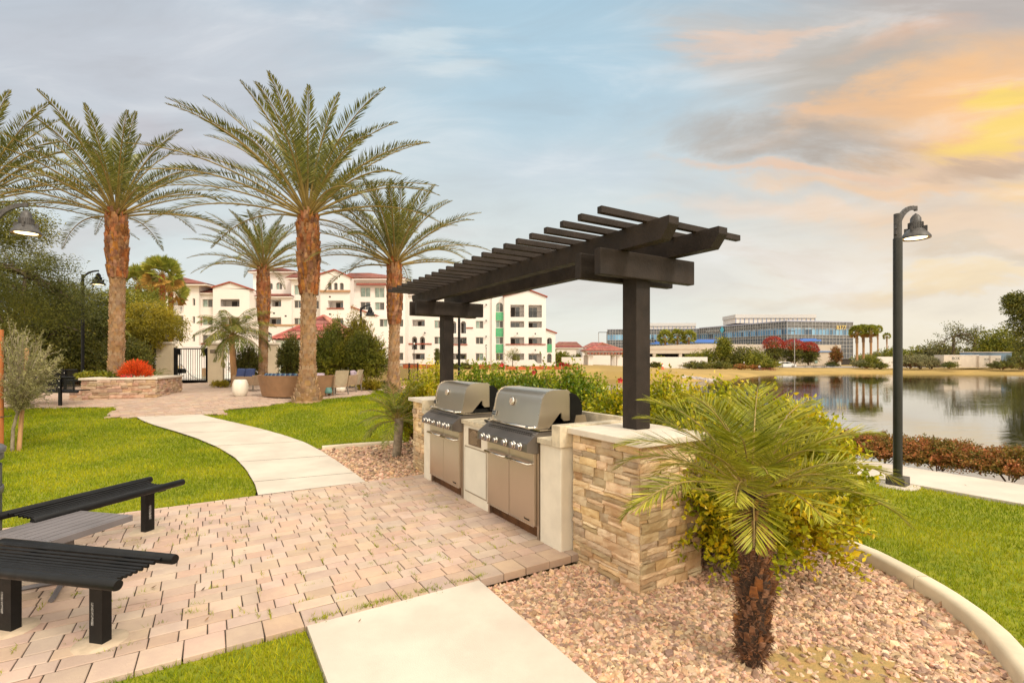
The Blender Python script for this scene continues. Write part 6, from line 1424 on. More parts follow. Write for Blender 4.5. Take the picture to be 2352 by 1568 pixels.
# ---------------------------------------------------------------- people, small and far
def person(label, u, vf, Y, pose='stand', shirt=(.03, .03, .04), trousers=(.03, .03, .035), cap=None, sc=1.0):
    c = at(u, vf, Y); z0 = c[2]; root = thing('person', label, 'person', (c[0], Y, z0))
    if pose == 'stand':
        J = {'pel': (0, 0, .95), 'che': (0, 0, 1.30), 'nec': (0, 0, 1.47), 'hea': (0, -.01, 1.60), 'top': (0, 0, 1.72), 'lh': (-.10, 0, .90), 'lk': (-.12, -.02, .50), 'la': (-.13, .02, .08), 'lt': (-.14, -.14, .03), 'rh': (.10, 0, .90), 'rk': (.12, -.03, .50), 'ra': (.12, .02, .08), 'rt': (.13, -.14, .03),
             'ls': (-.19, 0, 1.40), 'le': (-.25, .03, 1.13), 'lw': (-.17, -.16, 1.02), 'lf': (-.12, -.22, 1.00), 'rs': (.19, 0, 1.40), 're': (.25, .03, 1.13), 'rw': (.16, -.16, 1.05), 'rf': (.10, -.22, 1.04)}
    else:
        J = {'pel': (0, .1, .50), 'che': (0, .02, .85), 'nec': (0, -.02, 1.02), 'hea': (0, -.04, 1.14), 'top': (0, -.03, 1.26), 'lh': (-.10, .06, .48), 'lk': (-.13, -.36, .48), 'la': (-.13, -.36, .08), 'lt': (-.13, -.50, .03), 'rh': (.10, .06, .48), 'rk': (.13, -.36, .48), 'ra': (.13, -.36, .08), 'rt': (.13, -.50, .03),
             'ls': (-.19, 0, .95), 'le': (-.26, -.18, .78), 'lw': (-.14, -.38, .78), 'lf': (-.08, -.44, .78), 'rs': (.19, 0, .95), 're': (.26, -.18, .78), 'rw': (.14, -.38, .78), 'rf': (.08, -.44, .78)}
    Rr = {'pel': .14, 'che': .15, 'nec': .055, 'hea': .095, 'top': .07, 'lh': .09, 'rh': .09, 'lk': .06, 'rk': .06, 'la': .04, 'ra': .04, 'lt': .03, 'rt': .03, 'ls': .06, 'rs': .06, 'le': .042, 're': .042, 'lw': .03, 'rw': .03, 'lf': .025, 'rf': .025}
    Ed = [('pel', 'che'), ('che', 'nec'), ('nec', 'hea'), ('hea', 'top'), ('pel', 'lh'), ('lh', 'lk'), ('lk', 'la'), ('la', 'lt'), ('pel', 'rh'), ('rh', 'rk'), ('rk', 'ra'), ('ra', 'rt'), ('che', 'ls'), ('ls', 'le'), ('le', 'lw'), ('lw', 'lf'), ('che', 'rs'), ('rs', 're'), ('re', 'rw'), ('rw', 'rf')]
    ks = list(J); me = bpy.data.meshes.new('body'); me.from_pydata([tuple(np.array(J[k])*sc) for k in ks], [(ks.index(a), ks.index(b)) for a, b in Ed], []); o = bpy.data.objects.new('body', me); COL.objects.link(o)
    md = o.modifiers.new('s', 'SKIN'); sv = me.skin_vertices[0].data
    for i, k in enumerate(ks): sv[i].radius = (Rr[k]*sc, Rr[k]*.85*sc); sv[i].use_root = (k == 'pel')
    o.modifiers.new('d', 'SUBSURF').levels = 1; dg = bpy.context.evaluated_depsgraph_get(); dg.update(); m2 = bpy.data.meshes.new_from_object(o.evaluated_get(dg)); bpy.data.objects.remove(o)
    sk = mat('skin', (.45, .26, .18), .6); sh = mat('shirt', shirt, .8); tr = mat('trousers', trousers, .8); m2.materials.clear()
    for q in (sk, sh, tr): m2.materials.append(q)
    hip_z = J['pel'][2]*sc
    for p in m2.polygons:
        z_ = p.center.z/sc; x_ = abs(p.center.x)/sc; nk = J['nec'][2]
        p.material_index = 0 if z_ > nk-.02 else (1 if z_ > hip_z+.02 and not (p.center.y/sc < -.12 and x_ < .2 and z_ < nk-.15) else 2)
        if pose != 'stand' and z_ < .62: p.material_index = 2
        p.use_smooth = True
    b = bpy.data.objects.new('body', m2); COL.objects.link(b); b.parent = root
    h = MB(); hz = np.array(J['hea'])*sc+np.array((c[0], Y+.01, z0+.03)); h.lathe(hz, [(.105, -.02), (.112, .04), (.085, .11), (.0001, .14)], 14)
    if cap: h.box(hz+np.array((0, -.11, .02)), (.16, .12, .02)); h.build('cap', mat('cap', cap, .7), root)
    else: h.build('hair', mat('hair', (.03, .02, .015), .7), root)
    return root
person('person in dark clothes and a white cap standing on the far bank', 1709, 850.3, 104, cap=(.8, .8, .8))
person('person in a pale top sitting at the red picnic table on the far bank', 1744, 851.2, 103, 'sit', (.55, .55, .62), (.10, .10, .14))
def picnic(label, u, vb, Y, m, grp=None, w=1.8):
    c = at(u, vb, Y); root = thing('picnic_table', label, 'table', (c[0], Y, c[2]), group=grp); x, z = c[0], c[2]
    f = MB(); f.box((x, Y-.2, z+.74), (w, .75, .05)); f.build('table_top', m, root)
    for dy in (-.85, .45):
        f = MB(); f.box((x, Y+dy, z+.44), (w, .27, .05)); f.build('seat', m, root)
    for sx in (-1, 1):
        f = MB(); f.tube([(x+sx*w*.36, Y-.85, z+.42), (x+sx*w*.36, Y-.75, z), (x+sx*w*.36, Y+.35, z), (x+sx*w*.36, Y+.45, z+.42)], .035, 6); f.tube([(x+sx*w*.36, Y-.2, z), (x+sx*w*.36, Y-.2, z+.72)], .035, 6); f.build('leg', m, root)
mr = mat('red_picnic_paint', (.28, .035, .03), .5); mg = mat('dark_green_picnic', (.06, .08, .08), .5)
picnic('red picnic table at the water edge beside the standing person', 1744, 853, 103.6, mr, w=2.3); picnic('empty red picnic bench just right of the occupied red picnic table', 1770, 853.5, 102.6, mr, w=1.3)
for i, (u, lb) in enumerate(((1858, 'leftmost'), (1880, 'middle'), (1902, 'rightmost'))): picnic(f'{lb} of the three dark picnic tables by the far parking lot', u, 844.3, 121, mg, 'dark picnic tables by the far parking lot', 2.6)
pw('parking_sign', 'small pale notice board by the dark picnic tables', 'sign', 1872, 1878, 828, 831.5, 126, 'glassgreen', .1, part='board'); 
# far road edge / parking lot slab
sheet('parking_lot', [(68, 122), (110, 122), (112, 150), (66, 150)], .03, mat('far_asphalt', (.30, .27, .26), .9), 4, 'pale far parking lot')

# ---------------------------------------------------------------- lamps
M['glow'] = bpy.data.materials.new('lamp_glow'); M['glow'].use_nodes = True; b_ = M['glow'].node_tree.nodes['Principled BSDF']; b_.inputs['Emission Color'].default_value = (1, .80, .42, 1); b_.inputs['Emission Strength'].default_value = 2.5; b_.inputs['Base Color'].default_value = (.9, .8, .6, 1)
M['lampmetal'] = mat('lamp_grey_metal', (.075, .068, .066), .45, .3, 18, bump=.05, bscale=100)
M['lampglass'] = mat('amber_rim', (.35, .20, .05), .3)
def lamp(label, base, H, az, glow=True, reach=.43, pole=.052, sc=1.0, m='lampmetal', pedestal=True, grp='shepherd-crook lamp posts'):
    base = np.array(base, float); root = thing('lamp_post', label, 'lamp post', base, group=grp); h = np.array((math.cos(az), math.sin(az), 0)); zt = base[2]+H
    if pedestal:
        f = MB(); f.lathe(base, [(.23, -.1), (.23, .012), (.0001, .014)], 26); f.build('footing', M['concrete'], root)
        f = MB(); f.box(base+(0, 0, .065), (.205, .205, .11), rz=.62); f.build('base', M['lampmetal'], root, bevel=.004)
    f = MB(); f.tube([base+(0, 0, 0), base+(0, 0, H-.42)], pole, 16); f.build('pole', M['black'] if m == 'black' else M['pole'], root)
    f = MB(); f.tube([base+(0, 0, H-.42), base+(0, 0, H-.10)], pole*.86, 16); f.build('pole_top', M[m], root)
    arc = []
    for k in range(11):
        a = k/10*math.pi/2; arc.append(base+(0, 0, H-.38)+h*(reach*.98*(1-math.cos(a)))+np.array((0, 0, .40*math.sin(a))))
    f = MB(); d = np.cross(h, (0, 0, 1.))
    for i in range(10):
        a, b = arc[i], arc[i+1]; w = .07-.0035*i; nrm = unit(np.cross(b-a, d)); f.add([a-d*.014-nrm*w, a+d*.014-nrm*w, b+d*.014-nrm*w, b-d*.014-nrm*w, a-d*.014+nrm*w*.3, a+d*.014+nrm*w*.3, b+d*.014+nrm*w*.3, b-d*.014+nrm*w*.3], [(0, 1, 2, 3), (7, 6, 5, 4), (0, 4, 5, 1), (2, 6, 7, 3), (0, 3, 7, 4), (1, 5, 6, 2)])
    f.tube(arc, [.012]*11, 6); f.tube([arc[-1]+(0, 0, -.02), arc[-1]+(0, 0, .04)], .022, 10); f.build('arm', M[m], root)
    c = base+h*reach*.98+(0, 0, H-.03); f = MB(); s = sc
    f.lathe(c, [(.165*s, -.345*s), (.167*s, -.325*s), (.162*s, -.315*s), (.100*s, -.225*s), (.078*s, -.215*s), (.078*s, -.13*s), (.062*s, -.125*s), (.060*s, -.07*s), (.035*s, -.03*s), (.012*s, -.01*s), (.0001, .0)], 24, caps=False); hd = f.build('lamp_head', M[m], root)
    f = MB()
    for k in range(20): a = k/20*2*math.pi; f.box(c+np.array((math.cos(a)*.081*s, math.sin(a)*.081*s, -.172*s)), (.008*s, .006*s, .085*s), rz=a)
    f.build('cooling_fins', M[m], hd)
    for k in range(4):
        a = k*math.pi/2+.5; f = MB(); f.box(c+np.array((math.cos(a)*.112*s, math.sin(a)*.112*s, -.225*s)), (.035*s, .02*s, .07*s), rz=a); f.build('head_lug', M[m], hd)
    f = MB(); f.lathe(c, [(.163*s, -.343*s), (.115*s, -.322*s)], 24, caps=False); f.build('rim', M['lampglass'], hd)
    f = MB(); f.lathe(c, [(.125*s, -.334*s), (.0001, -.347*s)], 20); f.build('diffuser', M['glow'] if glow else M['glassgreen'], hd)
    return root
M['pole'] = mat('dark_green_grey_pole', (.018, .019, .016), .4, .2, 3, bump=.03)
lamp('lamp post with a square base beside the lakeside walk at the right', (5.02, 6.42, -.02), 3.63, math.atan2(.20, .40), reach=.45)
Yl = 6.9; xl = at(62, 522, Yl)[0]-.48; lamp('lamp post half hidden by the airy tree at the left edge', (xl, Yl, 0), at(0, 476, Yl)[2], 0, pedestal=False, reach=.48)
Yl = 18.6; p = (at(190, 800, Yl)[0], Yl, .45); lamp('lamp post behind the left benches near the planter palm', p, at(0, 624, Yl)[2]-.45, 0, pedestal=False, m='black', sc=1.35, reach=.6, pole=.052)
Yl = 26; p = (at(829, 800, Yl)[0], Yl, .4); lamp('distant lamp post above the bushes, left of the right palm', p, at(0, 702, Yl)[2]-.4, 0, False, pedestal=False, sc=1.5, reach=.5, m='black')
p = (at(1054.5, 850, 20)[0], 20, g1(at(1054.5, 850, 20)[0], 20)); lamp('slim lamp post rising just right of the far pergola post', p, 3.66, 0.4, True, pedestal=False, m='black')
def lantern(label, u, vt, vb, Y, kind='post', grp=None):
    t = at(u, vt, Y); b = at(u, vb, Y); root = thing('lantern_post' if kind == 'post' else 'wall_lantern', label, 'lamp', (b[0], Y, b[2]), group=grp); H = t[2]-b[2]; hh = .62 if kind == 'post' else H*.92; w = .17 if kind == 'post' else .16
    if kind == 'post': f = MB(); f.tube([b-(0, 0, .3), t-(0, 0, hh)], .05, 8); f.build('pole', M['black'], root)
    z = t[2]-hh; k = hh/.62
    f = MB(); f.lathe((b[0], Y, z), [(.05, -.02), (.09, .03*k), (w*.62, .06*k)], 4, False); f.lathe((b[0], Y, z), [(w*1.15, .46*k), (.05, .58*k), (.012, .62*k)], 4, False)
    for a in range(4):
        q = a*math.pi/2; f.tube([(b[0]+w*.62*math.cos(q), Y+w*.62*math.sin(q), z+.06*k), (b[0]+w*math.cos(q), Y+w*math.sin(q), z+.46*k)], .012, 4)
    f.build('lantern_frame', M['black'], root); f = MB(); f.lathe((b[0], Y, z), [(w*.5, .07*k), (w*.85, .45*k)], 4, False); f.build('lantern_glass', mat('frosted_glass', (.70, .70, .66), .4), root)
lantern('black lantern post in front of the apartments, left of the bare sapling', 1116.6, 791, 846, 84, grp='lantern posts by the apartments'); lantern('black lantern post in front of the apartments, left of the far pergola post', 951, 784, 846, 84, grp='lantern posts by the apartments')
lantern('black lantern on the gate pillar left of the gate', 382.5, 759.5, 783.5, 24.2, 'wall', 'lanterns on the fence pillars'); lantern('black lantern on the fence pillar between two palm trunks', 617, 762, 786, 24.2, 'wall', 'lanterns on the fence pillars')
def lightpole(label, u, vt, vb, Y, arm=1.6):
    t = at(u, vt, Y); b = at(u, vb, Y); root = thing('light_pole', label, 'light pole', (b[0], Y, b[2]), group='thin far light poles'); f = MB(); f.tube([b, t], .09, 8); f.build('pole', mat('pale_pole', (.35, .33, .32), .5), root); f = MB(); f.box(t+np.array((arm*.5, 0, 0)), (abs(arm), .35, .14)); f.build('lamp_head', M['darkgrey'], root)
lightpole('thin light pole above the gazebo roof', 1375, 763, 842, 130, 2.6); lightpole('thin light pole standing right of the white car', 1825, 760, 842, 121, -1.4)
# ================================================================ FENCE, GATE, POOL, FURNITURE, PLANTER
YF = 24.2
def fx(u, Y=YF): return (u-CX)/F*Y
def fz(v, Y=YF): return CAMH-(v-YH)/F*Y
def fpillar(label, u0, u1, vt, vb=884, Y=YF):
    root = thing('fence_pillar', label, 'pillar', (fx((u0+u1)/2, Y), Y, .5), group='cream pillars of the pool fence'); w = fx(u1, Y)-fx(u0, Y)
    f = MB(); w = .24; f.xbox(fx(u0, Y), fx(u1, Y), Y-.15, Y+w-.15, .4, fz(vt, Y)-.10); f.build('shaft', M['stuccob'], root, bevel=.015)
    f = MB(); f.xbox(fx(u0, Y)-.05, fx(u1, Y)+.05, Y-.20, Y+w-.10, fz(vt, Y)-.10, fz(vt, Y)+.02); f.build('cap', M['capstone'], root, bevel=.03); return root
M['stuccob'] = mat('tan_stucco', (.60, .50, .36), .85, .06, 2, bump=.3, bscale=80)
fpillar('cream gate pillar left of the black gate', 363.5, 400, 785.5); p2 = fpillar('cream gate pillar right of the black gate, with a small plaque', 481, 513.5, 786.5); fpillar('cream fence pillar right of the middle palm trunk', 612, 640, 787.5)
f = MB(); f.xbox(fx(487.5), fx(501.5), YF-.17, YF-.151, fz(811), fz(803)); pq_ = f.build('plaque', mat('small_plaque', (.10, .07, .05), .5), p2)
f = MB(); [f.xbox(fx(489.5), fx(499.5), YF-.172, YF-.1701, fz(804.8+1.5*i+.5), fz(804.8+1.5*i)) for i in range(4)]; f.build('plaque_lettering', mat('plaque_letters', (.35, .28, .2), .6), pq_)
def barfence(label, a, b, z0, z1, pitch=.115, posts=()):
    a = np.array(a, float); b = np.array(b, float); L = np.linalg.norm(b-a); d = (b-a)/L; root = thing('iron_fence', label, 'fence', (a[0], a[1], z0), group='black iron pool fence panels'); rz = math.atan2(d[1], d[0])
    f = MB(); n = int(L/pitch)
    for i in range(n+1): p = a+d*L*i/n; f.box((p[0], p[1], (z0+z1)/2), (.018, .018, z1-z0-.02), rz=rz)
    for z in (z0+.10, z1-.03): c = (a+b)/2; f.box((c[0], c[1], z), (L, .032, .035), rz=rz)
    f.build('bars', M['black'], root)
    for q in posts: p = a+d*L*q; f = MB(); f.box((p[0], p[1], (z0+z1)/2), (.06, .06, z1-z0+.06), rz=rz); f.build('post', M['black'], root)
zt = fz(801.5)
barfence('black iron fence left of the left gate pillar', (fx(300), YF), (fx(363), YF), .5, zt, posts=(.1, .85)); barfence('black iron fence behind the slim palm, between two pillars', (fx(514), YF), (fx(611), YF), .5, fz(801), posts=(.5,)); barfence('black iron fence right of the middle fence pillar', (fx(641), YF), (fx(770), YF), .5, fz(801.5), posts=(.45, 1.0))
barfence('black iron fence running back past the large bush', (fx(770), YF), (at(960, 850, 33)[0], 33), .25, at(0, 836, 27)[2], posts=(.3, .62, .86, 1))
def gate():
    root = thing('iron_gate', 'black iron gate with a lock box, between the two cream gate pillars', 'gate', (fx(440), YF, .5)); z0, z1 = fz(876), fz(799.5)
    for u in (402.5, 477.5):
        f = MB(); f.box((fx(u), YF, (.45+z1+.03)/2), (.085, .085, z1-.42)); f.build('post', M['black'], root)
    f = MB(); x0, x1 = fx(407), fx(474); f.box(((x0+x1)/2, YF, z0+.05), (x1-x0, .04, .05)); f.box(((x0+x1)/2, YF, z1-.03), (x1-x0, .04, .05))
    for x in (x0, x1): f.box((x, YF, (z0+z1)/2), (.05, .045, z1-z0))
    n = 13
    for i in range(1, n): f.box((x0+(x1-x0)*i/n, YF, (z0+z1)/2), (.018, .018, z1-z0-.06))
    f.build('gate_leaf', M['black'], root)
    f = MB(); f.box((fx(471), YF-.04, fz(809)), (.14, .07, .30)); lb = f.build('lock_box', M['enamel'], root, bevel=.01); f = MB(); f.tube([(fx(472), YF-.09, fz(812)), (fx(464), YF-.09, fz(812))], .012, 6); f.build('handle', M['chrome'], lb)
    f = MB(); f.box((fx(411), YF-.03, fz(808)), (.20, .04, .28)); f.build('closer_box', M['enamel'], root)
    f = MB()
    for i in range(1, 3): f.box((fx(477.5)+.04*i, YF, (z0+z1)/2), (.018, .018, z1-z0-.02))
    f.build('side_panel', M['black'], root)
gate()
# pool beyond the gate
sheet('pool_deck', [(-19, 24.6), (-9, 24.6), (-8, 42), (-32, 42), (-26, 24.6)], .06, mat('pool_deck', (.66, .60, .54), .8), 3, 'pale pool deck beyond the gate')
sheet('pool_water', [(fx(455, 26), 26.0), (fx(640, 26), 26.0), (fx(640, 33), 33), (fx(440, 33), 33)], .09, mat('pool_blue', (.22, .50, .46), .05, .1, 1, spec=1), 3, 'turquoise pool water seen through the gate')
pw('pool_house', 'white low pool building seen through the gate bars', 'building', 418, 530, 797, 862, 38, 'white', 5, cap='white')
pw('pool_cabinet', 'brown equipment cabinet behind the right side of the gate', 'cabinet', 464, 486, 845, 866, 30, 'trimtan', .8, part='body')
r_ = thing('pool_lift', 'white pool lift with a slanting arm seen through the gate', 'pool lift', (fx(415, 26.5), 26.5, .56)); f = MB(); f.tube([(fx(412, 26.5), 26.5, .6), (fx(414, 26.5), 26.5, 1.95)], .05, 6); f.build('mast', M['white'], r_); f = MB(); f.tube([(fx(414, 26.5), 26.5, 1.4), (fx(445, 26.5), 26.5, .62)], .03, 6); f.build('arm', M['white'], r_); f = MB(); f.box((fx(420, 26.5), 26.4, 1.0), (.3, .3, .25)); f.build('seat', M['enamel'], r_)

# ---- planter of stacked stone
def planter():
    a = gp(160, 919)[:2]; b = gp(357, 912.5)[:2]; a = np.array(a); b = np.array(b); L = np.linalg.norm(b-a); d = (b-a)/L; n = np.array((d[1], -d[0])); n = n if n[1] < 0 else -n; q = -n; D_ = 2.3; z0 = .40; zt = at(0, 871, b[1])[2]
    root = thing('stone_planter', 'long raised planter of stacked reddish stone with a white rim, round the left palm', 'planter', (*((a+b)/2), z0)); r = random.Random(8); ax = ((d[0], d[1], 0), (q[0], q[1], 0), (0, 0, 1)); c = (a+b)/2+q*D_/2
    a2 = a+d*.28
    mb = MB(); 
    ledgestone(mb, (*a2, 0), d, n, L-.28, z0, zt, dep=.05, r=r, hmin=.045, hmax=.085, scale=1.3); ledgestone(mb, (*b, 0), q, d, D_, z0, zt, dep=.05, r=r, hmin=.045, hmax=.085, scale=1.3)
    ledgestone(mb, (*a, 0), d, n, .30, z0, z0+.30, dep=.05, r=r, hmin=.045, hmax=.085, scale=1.3)
    mb.build('stone_veneer', M['ledge2'], root)
    f = MB(); cc = c+d*.14; f.box((cc[0], cc[1], (z0+zt)/2-.02), (L-.34, D_-.04, zt-z0-.04), ax); f.build('core', M['mortar'], root)
    f = MB(); w = .30
    f.box((*(cc+n*(D_/2-w/2+.05)), zt+.03), (L-.28+.12, w, .06), ax); f.box((*(cc-n*(D_/2-w/2)), zt+.03), (L-.28+.12, w, .06), ax); f.box((*(cc+d*((L-.28)/2-w/2+.06)), zt+.03), (w, D_-2*w+.05, .06), ax); f.box((*(cc-d*((L-.28)/2-w/2+.06)), zt+.03), (w, D_-2*w+.05, .06), ax)
    f.build('rim', M['capstone'], root, bevel=.01)
    f = MB(); f.box((cc[0], cc[1], zt-.02), (L-.8, D_-.5, .06), ax); f.build('soil', M['soil'], root)
    return zt, float(b[1])
PZ, PY = planter()
def firestick():
    Y = PY+.75; c = at(312, 866, Y); c[2] = PZ+.02; root = thing('firestick_plant', 'bright orange firestick plant in the stone planter, right of the palm trunk', 'plant', c); mb = MB(); L = LV(); n = 900; R0 = 34/F*Y; H = 40/F*Y
    V = []
    for k in range(n):
        d = unit(rng.normal(0, 1, 3)); d[2] = abs(d[2])*.9+.05; s = .55+.45*rng.random()**.5; p = c+d*np.array((R0, R0*.8, H))*s*.92; dd = unit(d*np.array((1, 1, .6))+np.array((0, 0, .9))+rng.normal(0, .25, 3)); l = .10+.07*rng.random(); w = unit(np.cross(dd, rng.normal(0, 1, 3)))*.008
        V += [p-w, p+w, p+dd*l+w*.7, p+dd*l-w*.7]
        w2 = np.cross(w, dd); V += [p-w2, p+w2, p+dd*l+w2*.7, p+dd*l-w2*.7]
    mesh_np('twigs', V, np.arange(len(V)).reshape(-1, 4), G_['orange'], root)
firestick()
pxshrub('trailing_plant', 'low trailing yellow-green plant in the planter left of the palm trunk', 222, 870, PY+.6, 78, 15, 260, (.09, .07), 'mid')
def redblooms(lb, u, v, r):
    Y = PY+.35; c = at(u, v, Y); root = thing('red_flowers', lb, 'flowers', (c[0], Y, PZ+.05)); 
    f = MB()
    for k in range(9):
        p = np.array((c[0], Y, c[2]))+rng.normal(0, 1, 3)*(r, r*.6, r*.5); f.lathe(p, [(.0001, -.03), (.035, -.01), (.028, .02), (.0001, .03)], 7)
    f.build('blooms', M['petal'], root); f = MB()
    for k in range(9): p = np.array((c[0], Y, PZ+.03))+rng.normal(0, 1, 3)*(r, r*.6, 0); f.tube([p, p+(0, 0, .12)], .006, 4)
    f.build('stems', M['stem'], root)
redblooms('tiny red flowers at the left end of the stone planter', 196, 863, .07); redblooms('red flowers in the planter left of the orange plant', 284, 864, .05); redblooms('red flowers in the planter at the foot of the orange plant', 301, 865, .05)
p_ = at(356, 862, PY+3.2); rt = thing('potted_palm', 'dark square pot with drooping fronds behind the right end of the planter', 'potted plant', (p_[0], PY+3.2, .5)); f = MB(); f.lathe((p_[0], PY+3.2, .5), [(.16, 0), (.24, .42), (.25, .44), (.21, .44), (.2, .38)], 4, False); f.build('pot', M['enamel'], rt)
L = LV(); mb = MB(); [frond_leaves(L, mb, (p_[0], PY+3.2, .92), k*2.4, R(70-4*k), .62, nl=20, ll=.2, lw=.015, curve=1.4, rr=.006, droop=.3) for k in range(13)]; L.build('fronds', G_['queen'], rt)

# ---- park benches with backs
def park_bench(label, u0, u1, uleg, vt, vs, vb, Y):
    x0, x1 = fx(u0, Y), fx(u1, Y); zt, zs, zb = fz(vt, Y), fz(vs, Y), fz(vb, Y); root = thing('park_bench', label, 'bench', ((x0+x1)/2, Y, zb), group='black park benches left of the planter')
    f = MB()
    for i in range(9): z = zs+.07+(zt-zs-.12)*i/8; f.box(((x0+x1)/2, Y+.01, z), (x1-x0, .012, .026))
    for q_ in (.03, .36, .7, .97): f.box((x0+(x1-x0)*q_, Y+.02, (zs+zt)/2), (.02, .015, zt-zs))
    f.build('backrest', M['black'], root)
    f = MB(); f.tube([(x0, Y, zt), (x1, Y, zt)], .028, 8); f.build('top_rail', M['black'], root)
    f = MB(); f.tube([(x0, Y+.03, zs), (x1+.06, Y+.03, zs)], .032, 8)
    for i in range(9): f.tube([(x0, Y+.09+.05*i, zs+.02), (x1, Y+.09+.05*i, zs+.02)], .012, 6)
    f.build('seat', M['black'], root)
    for u in uleg:
        x = fx(u, Y); f = MB(); f.box((x, Y-.01, (zs+zb)/2), (.07, .05, zs-zb)); f.box((x, Y-.02, (zs+zt)/2), (.075, .05, zt-zs+.05)); f.build('leg', M['black'], root)
        f = MB(); [f.lathe((x, Y-.046, z), [(.018, 0), (.0001, .012)], 8, ax=((1, 0, 0), (0, 0, 1), (0, -1, 0))) for z in (zt-.10, zs+.12)]; f.build('bolts', M['chrome'], root)
Yb = float(gp(139, 931)[1]); park_bench('nearer black park bench seen from behind, left of the planter', 28, 171.5, (139, 60), 866.5, 899.5, 932, Yb)
park_bench('farther black park bench behind the nearer one, under the dark trees', 84, 178, (150, 100), 849.5, 874, 898, Yb+3.6)

# ---- lounge furniture
M['wicker'] = mat('taupe_wicker', (.36, .25, .16), .75, .12, 3, bump=.5, bscale=160); M['wickerl'] = mat('light_wicker', (.50, .40, .28), .75, .12, 3, bump=.5, bscale=160)
M['navy'] = mat('navy_cushion', (.035, .055, .16), .8, .1, 6, bump=.2, bscale=90); M['white2'] = mat('white_ceramic', (.78, .72, .62), .35, .03); M['lilac'] = mat('lilac_pillow', (.48, .38, .46), .8, .15, 10); M['teal'] = mat('teal_ceramic', (.12, .27, .25), .35, .15, 10); M['chairleg'] = mat('grey_chair_legs', (.20, .17, .14), .6)
def stripes():
    m = bpy.data.materials.new('blue_striped_fabric'); m.use_nodes = True; n = N(m.node_tree); tc = n.new('ShaderNodeTexCoord'); sp = n.new('ShaderNodeSeparateXYZ'); n.l.new(tc.outputs['Object'], sp.inputs[0])
    w = n.m('FRACT', n.m('MULTIPLY', sp.outputs[0], 6.5)); n.l.new(n.ramp(w, [(0, (.02, .035, .09, 1)), (.35, (.02, .05, .12, 1)), (.42, (.10, .22, .30, 1)), (.55, (.03, .07, .14, 1)), (.7, (.28, .32, .33, 1)), (.76, (.02, .04, .10, 1))]), n.n['Principled BSDF'].inputs['Base Color']); n.n['Principled BSDF'].inputs['Roughness'].default_value = .85; return m
M['stripe'] = stripes()
def cushion(mb, c, d, rz=0, tilt=0, n=6):
    """soft pillow block"""
    ca, sa = math.cos(rz), math.sin(rz); ct, st = math.cos(tilt), math.sin(tilt); ax = np.array((ca, sa, 0.)); az = np.array((sa*st, -ca*st, ct)); ay = np.cross(az, ax); c = np.array(c, float); vs = []
    for i in range(n+1):
        for j in range(n+1):
            a = -1+2*i/n; b = -1+2*j/n; e = ((1-a**4)*(1-b**4))**.35
            for sgn in (1, -1): vs.append(c+ax*a*d[0]/2*(.96+.04*(1-b*b))+az*b*d[2]/2*(.96+.04*(1-a*a))+ay*sgn*d[1]/2*(.25+.75*e))
    I = lambda i, j, s: (i*(n+1)+j)*2+s; fs = []
    for i in range(n):
        for j in range(n): fs += [(I(i, j, 0), I(i+1, j, 0), I(i+1, j+1, 0), I(i, j+1, 0)), (I(i, j+1, 1), I(i+1, j+1, 1), I(i+1, j, 1), I(i, j, 1))]
    for k in range(n): fs += [(I(k, 0, 1), I(k+1, 0, 1), I(k+1, 0, 0), I(k, 0, 0)), (I(k, n, 0), I(k+1, n, 0), I(k+1, n, 1), I(k, n, 1)), (I(0, k, 0), I(0, k+1, 0), I(0, k+1, 1), I(0, k, 1)), (I(n, k, 1), I(n, k+1, 1), I(n, k+1, 0), I(n, k, 0))]
    mb.add(vs, fs, True)
def loveseat():
    g = gp(556, 899); Y = float(g[1])+.2; x = fx(556+2, Y); z = g1(x, Y); root = thing('loveseat', 'taupe wicker loveseat with two navy back cushions, seen from behind', 'loveseat', (x, Y, z)); root.rotation_euler[2] = 0
    s = 1/F*Y; w = 52*s; rz = R(-14); ca, sa = math.cos(rz), math.sin(rz); P = lambda a, b, c: (x+a*ca-b*sa, Y+a*sa+b*ca, z+c); ax = ((ca, sa, 0), (-sa, ca, 0), (0, 0, 1)); H = 26*s
    zl = .20; f = MB(); f.add([P(-w/2-.03, 0, zl+.02), P(w/2+.0, 0, zl+.02), P(w/2, -.03, .52), P(-w/2-.03, -.03, .52), P(-w/2-.03, .05, zl+.02), P(w/2, .05, zl+.02), P(w/2, .02, .52), P(-w/2-.03, .02, .52)], [(0, 1, 2, 3), (7, 6, 5, 4), (0, 4, 5, 1), (3, 2, 6, 7), (0, 3, 7, 4), (1, 5, 6, 2)]); f.build('back_panel', M['wicker'], root)
    for sx in (-1, 1):
        f = MB(); f.box(P(sx*w/2, .36, .38), (.05, .72, .36), ax); f.build('arm', M['wicker'], root, bevel=.015)
        for yy in (0.02, .7): f = MB(); f.tube([P(sx*w/2, yy, .22), P(sx*(w/2+.03), yy-.03, 0)], [.028, .018], 6); f.build('leg', M['chairleg'], root)
    f = MB(); f.box(P(0, .38, .27), (w-.06, .70, .10), ax); f.build('seat_frame', M['wicker'], root)
    for sx in (-1, 1):
        f = MB(); cushion(f, P(sx*w*.235, .12, .60), (w*.46, .16, .40), rz, R(-12)); f.build('back_cushion', M['navy'], root)
        f = MB(); cushion(f, P(sx*w*.235, .42, .37), (w*.46, .60, .13), rz); f.build('seat_cushion', M['navy'], root)
loveseat()
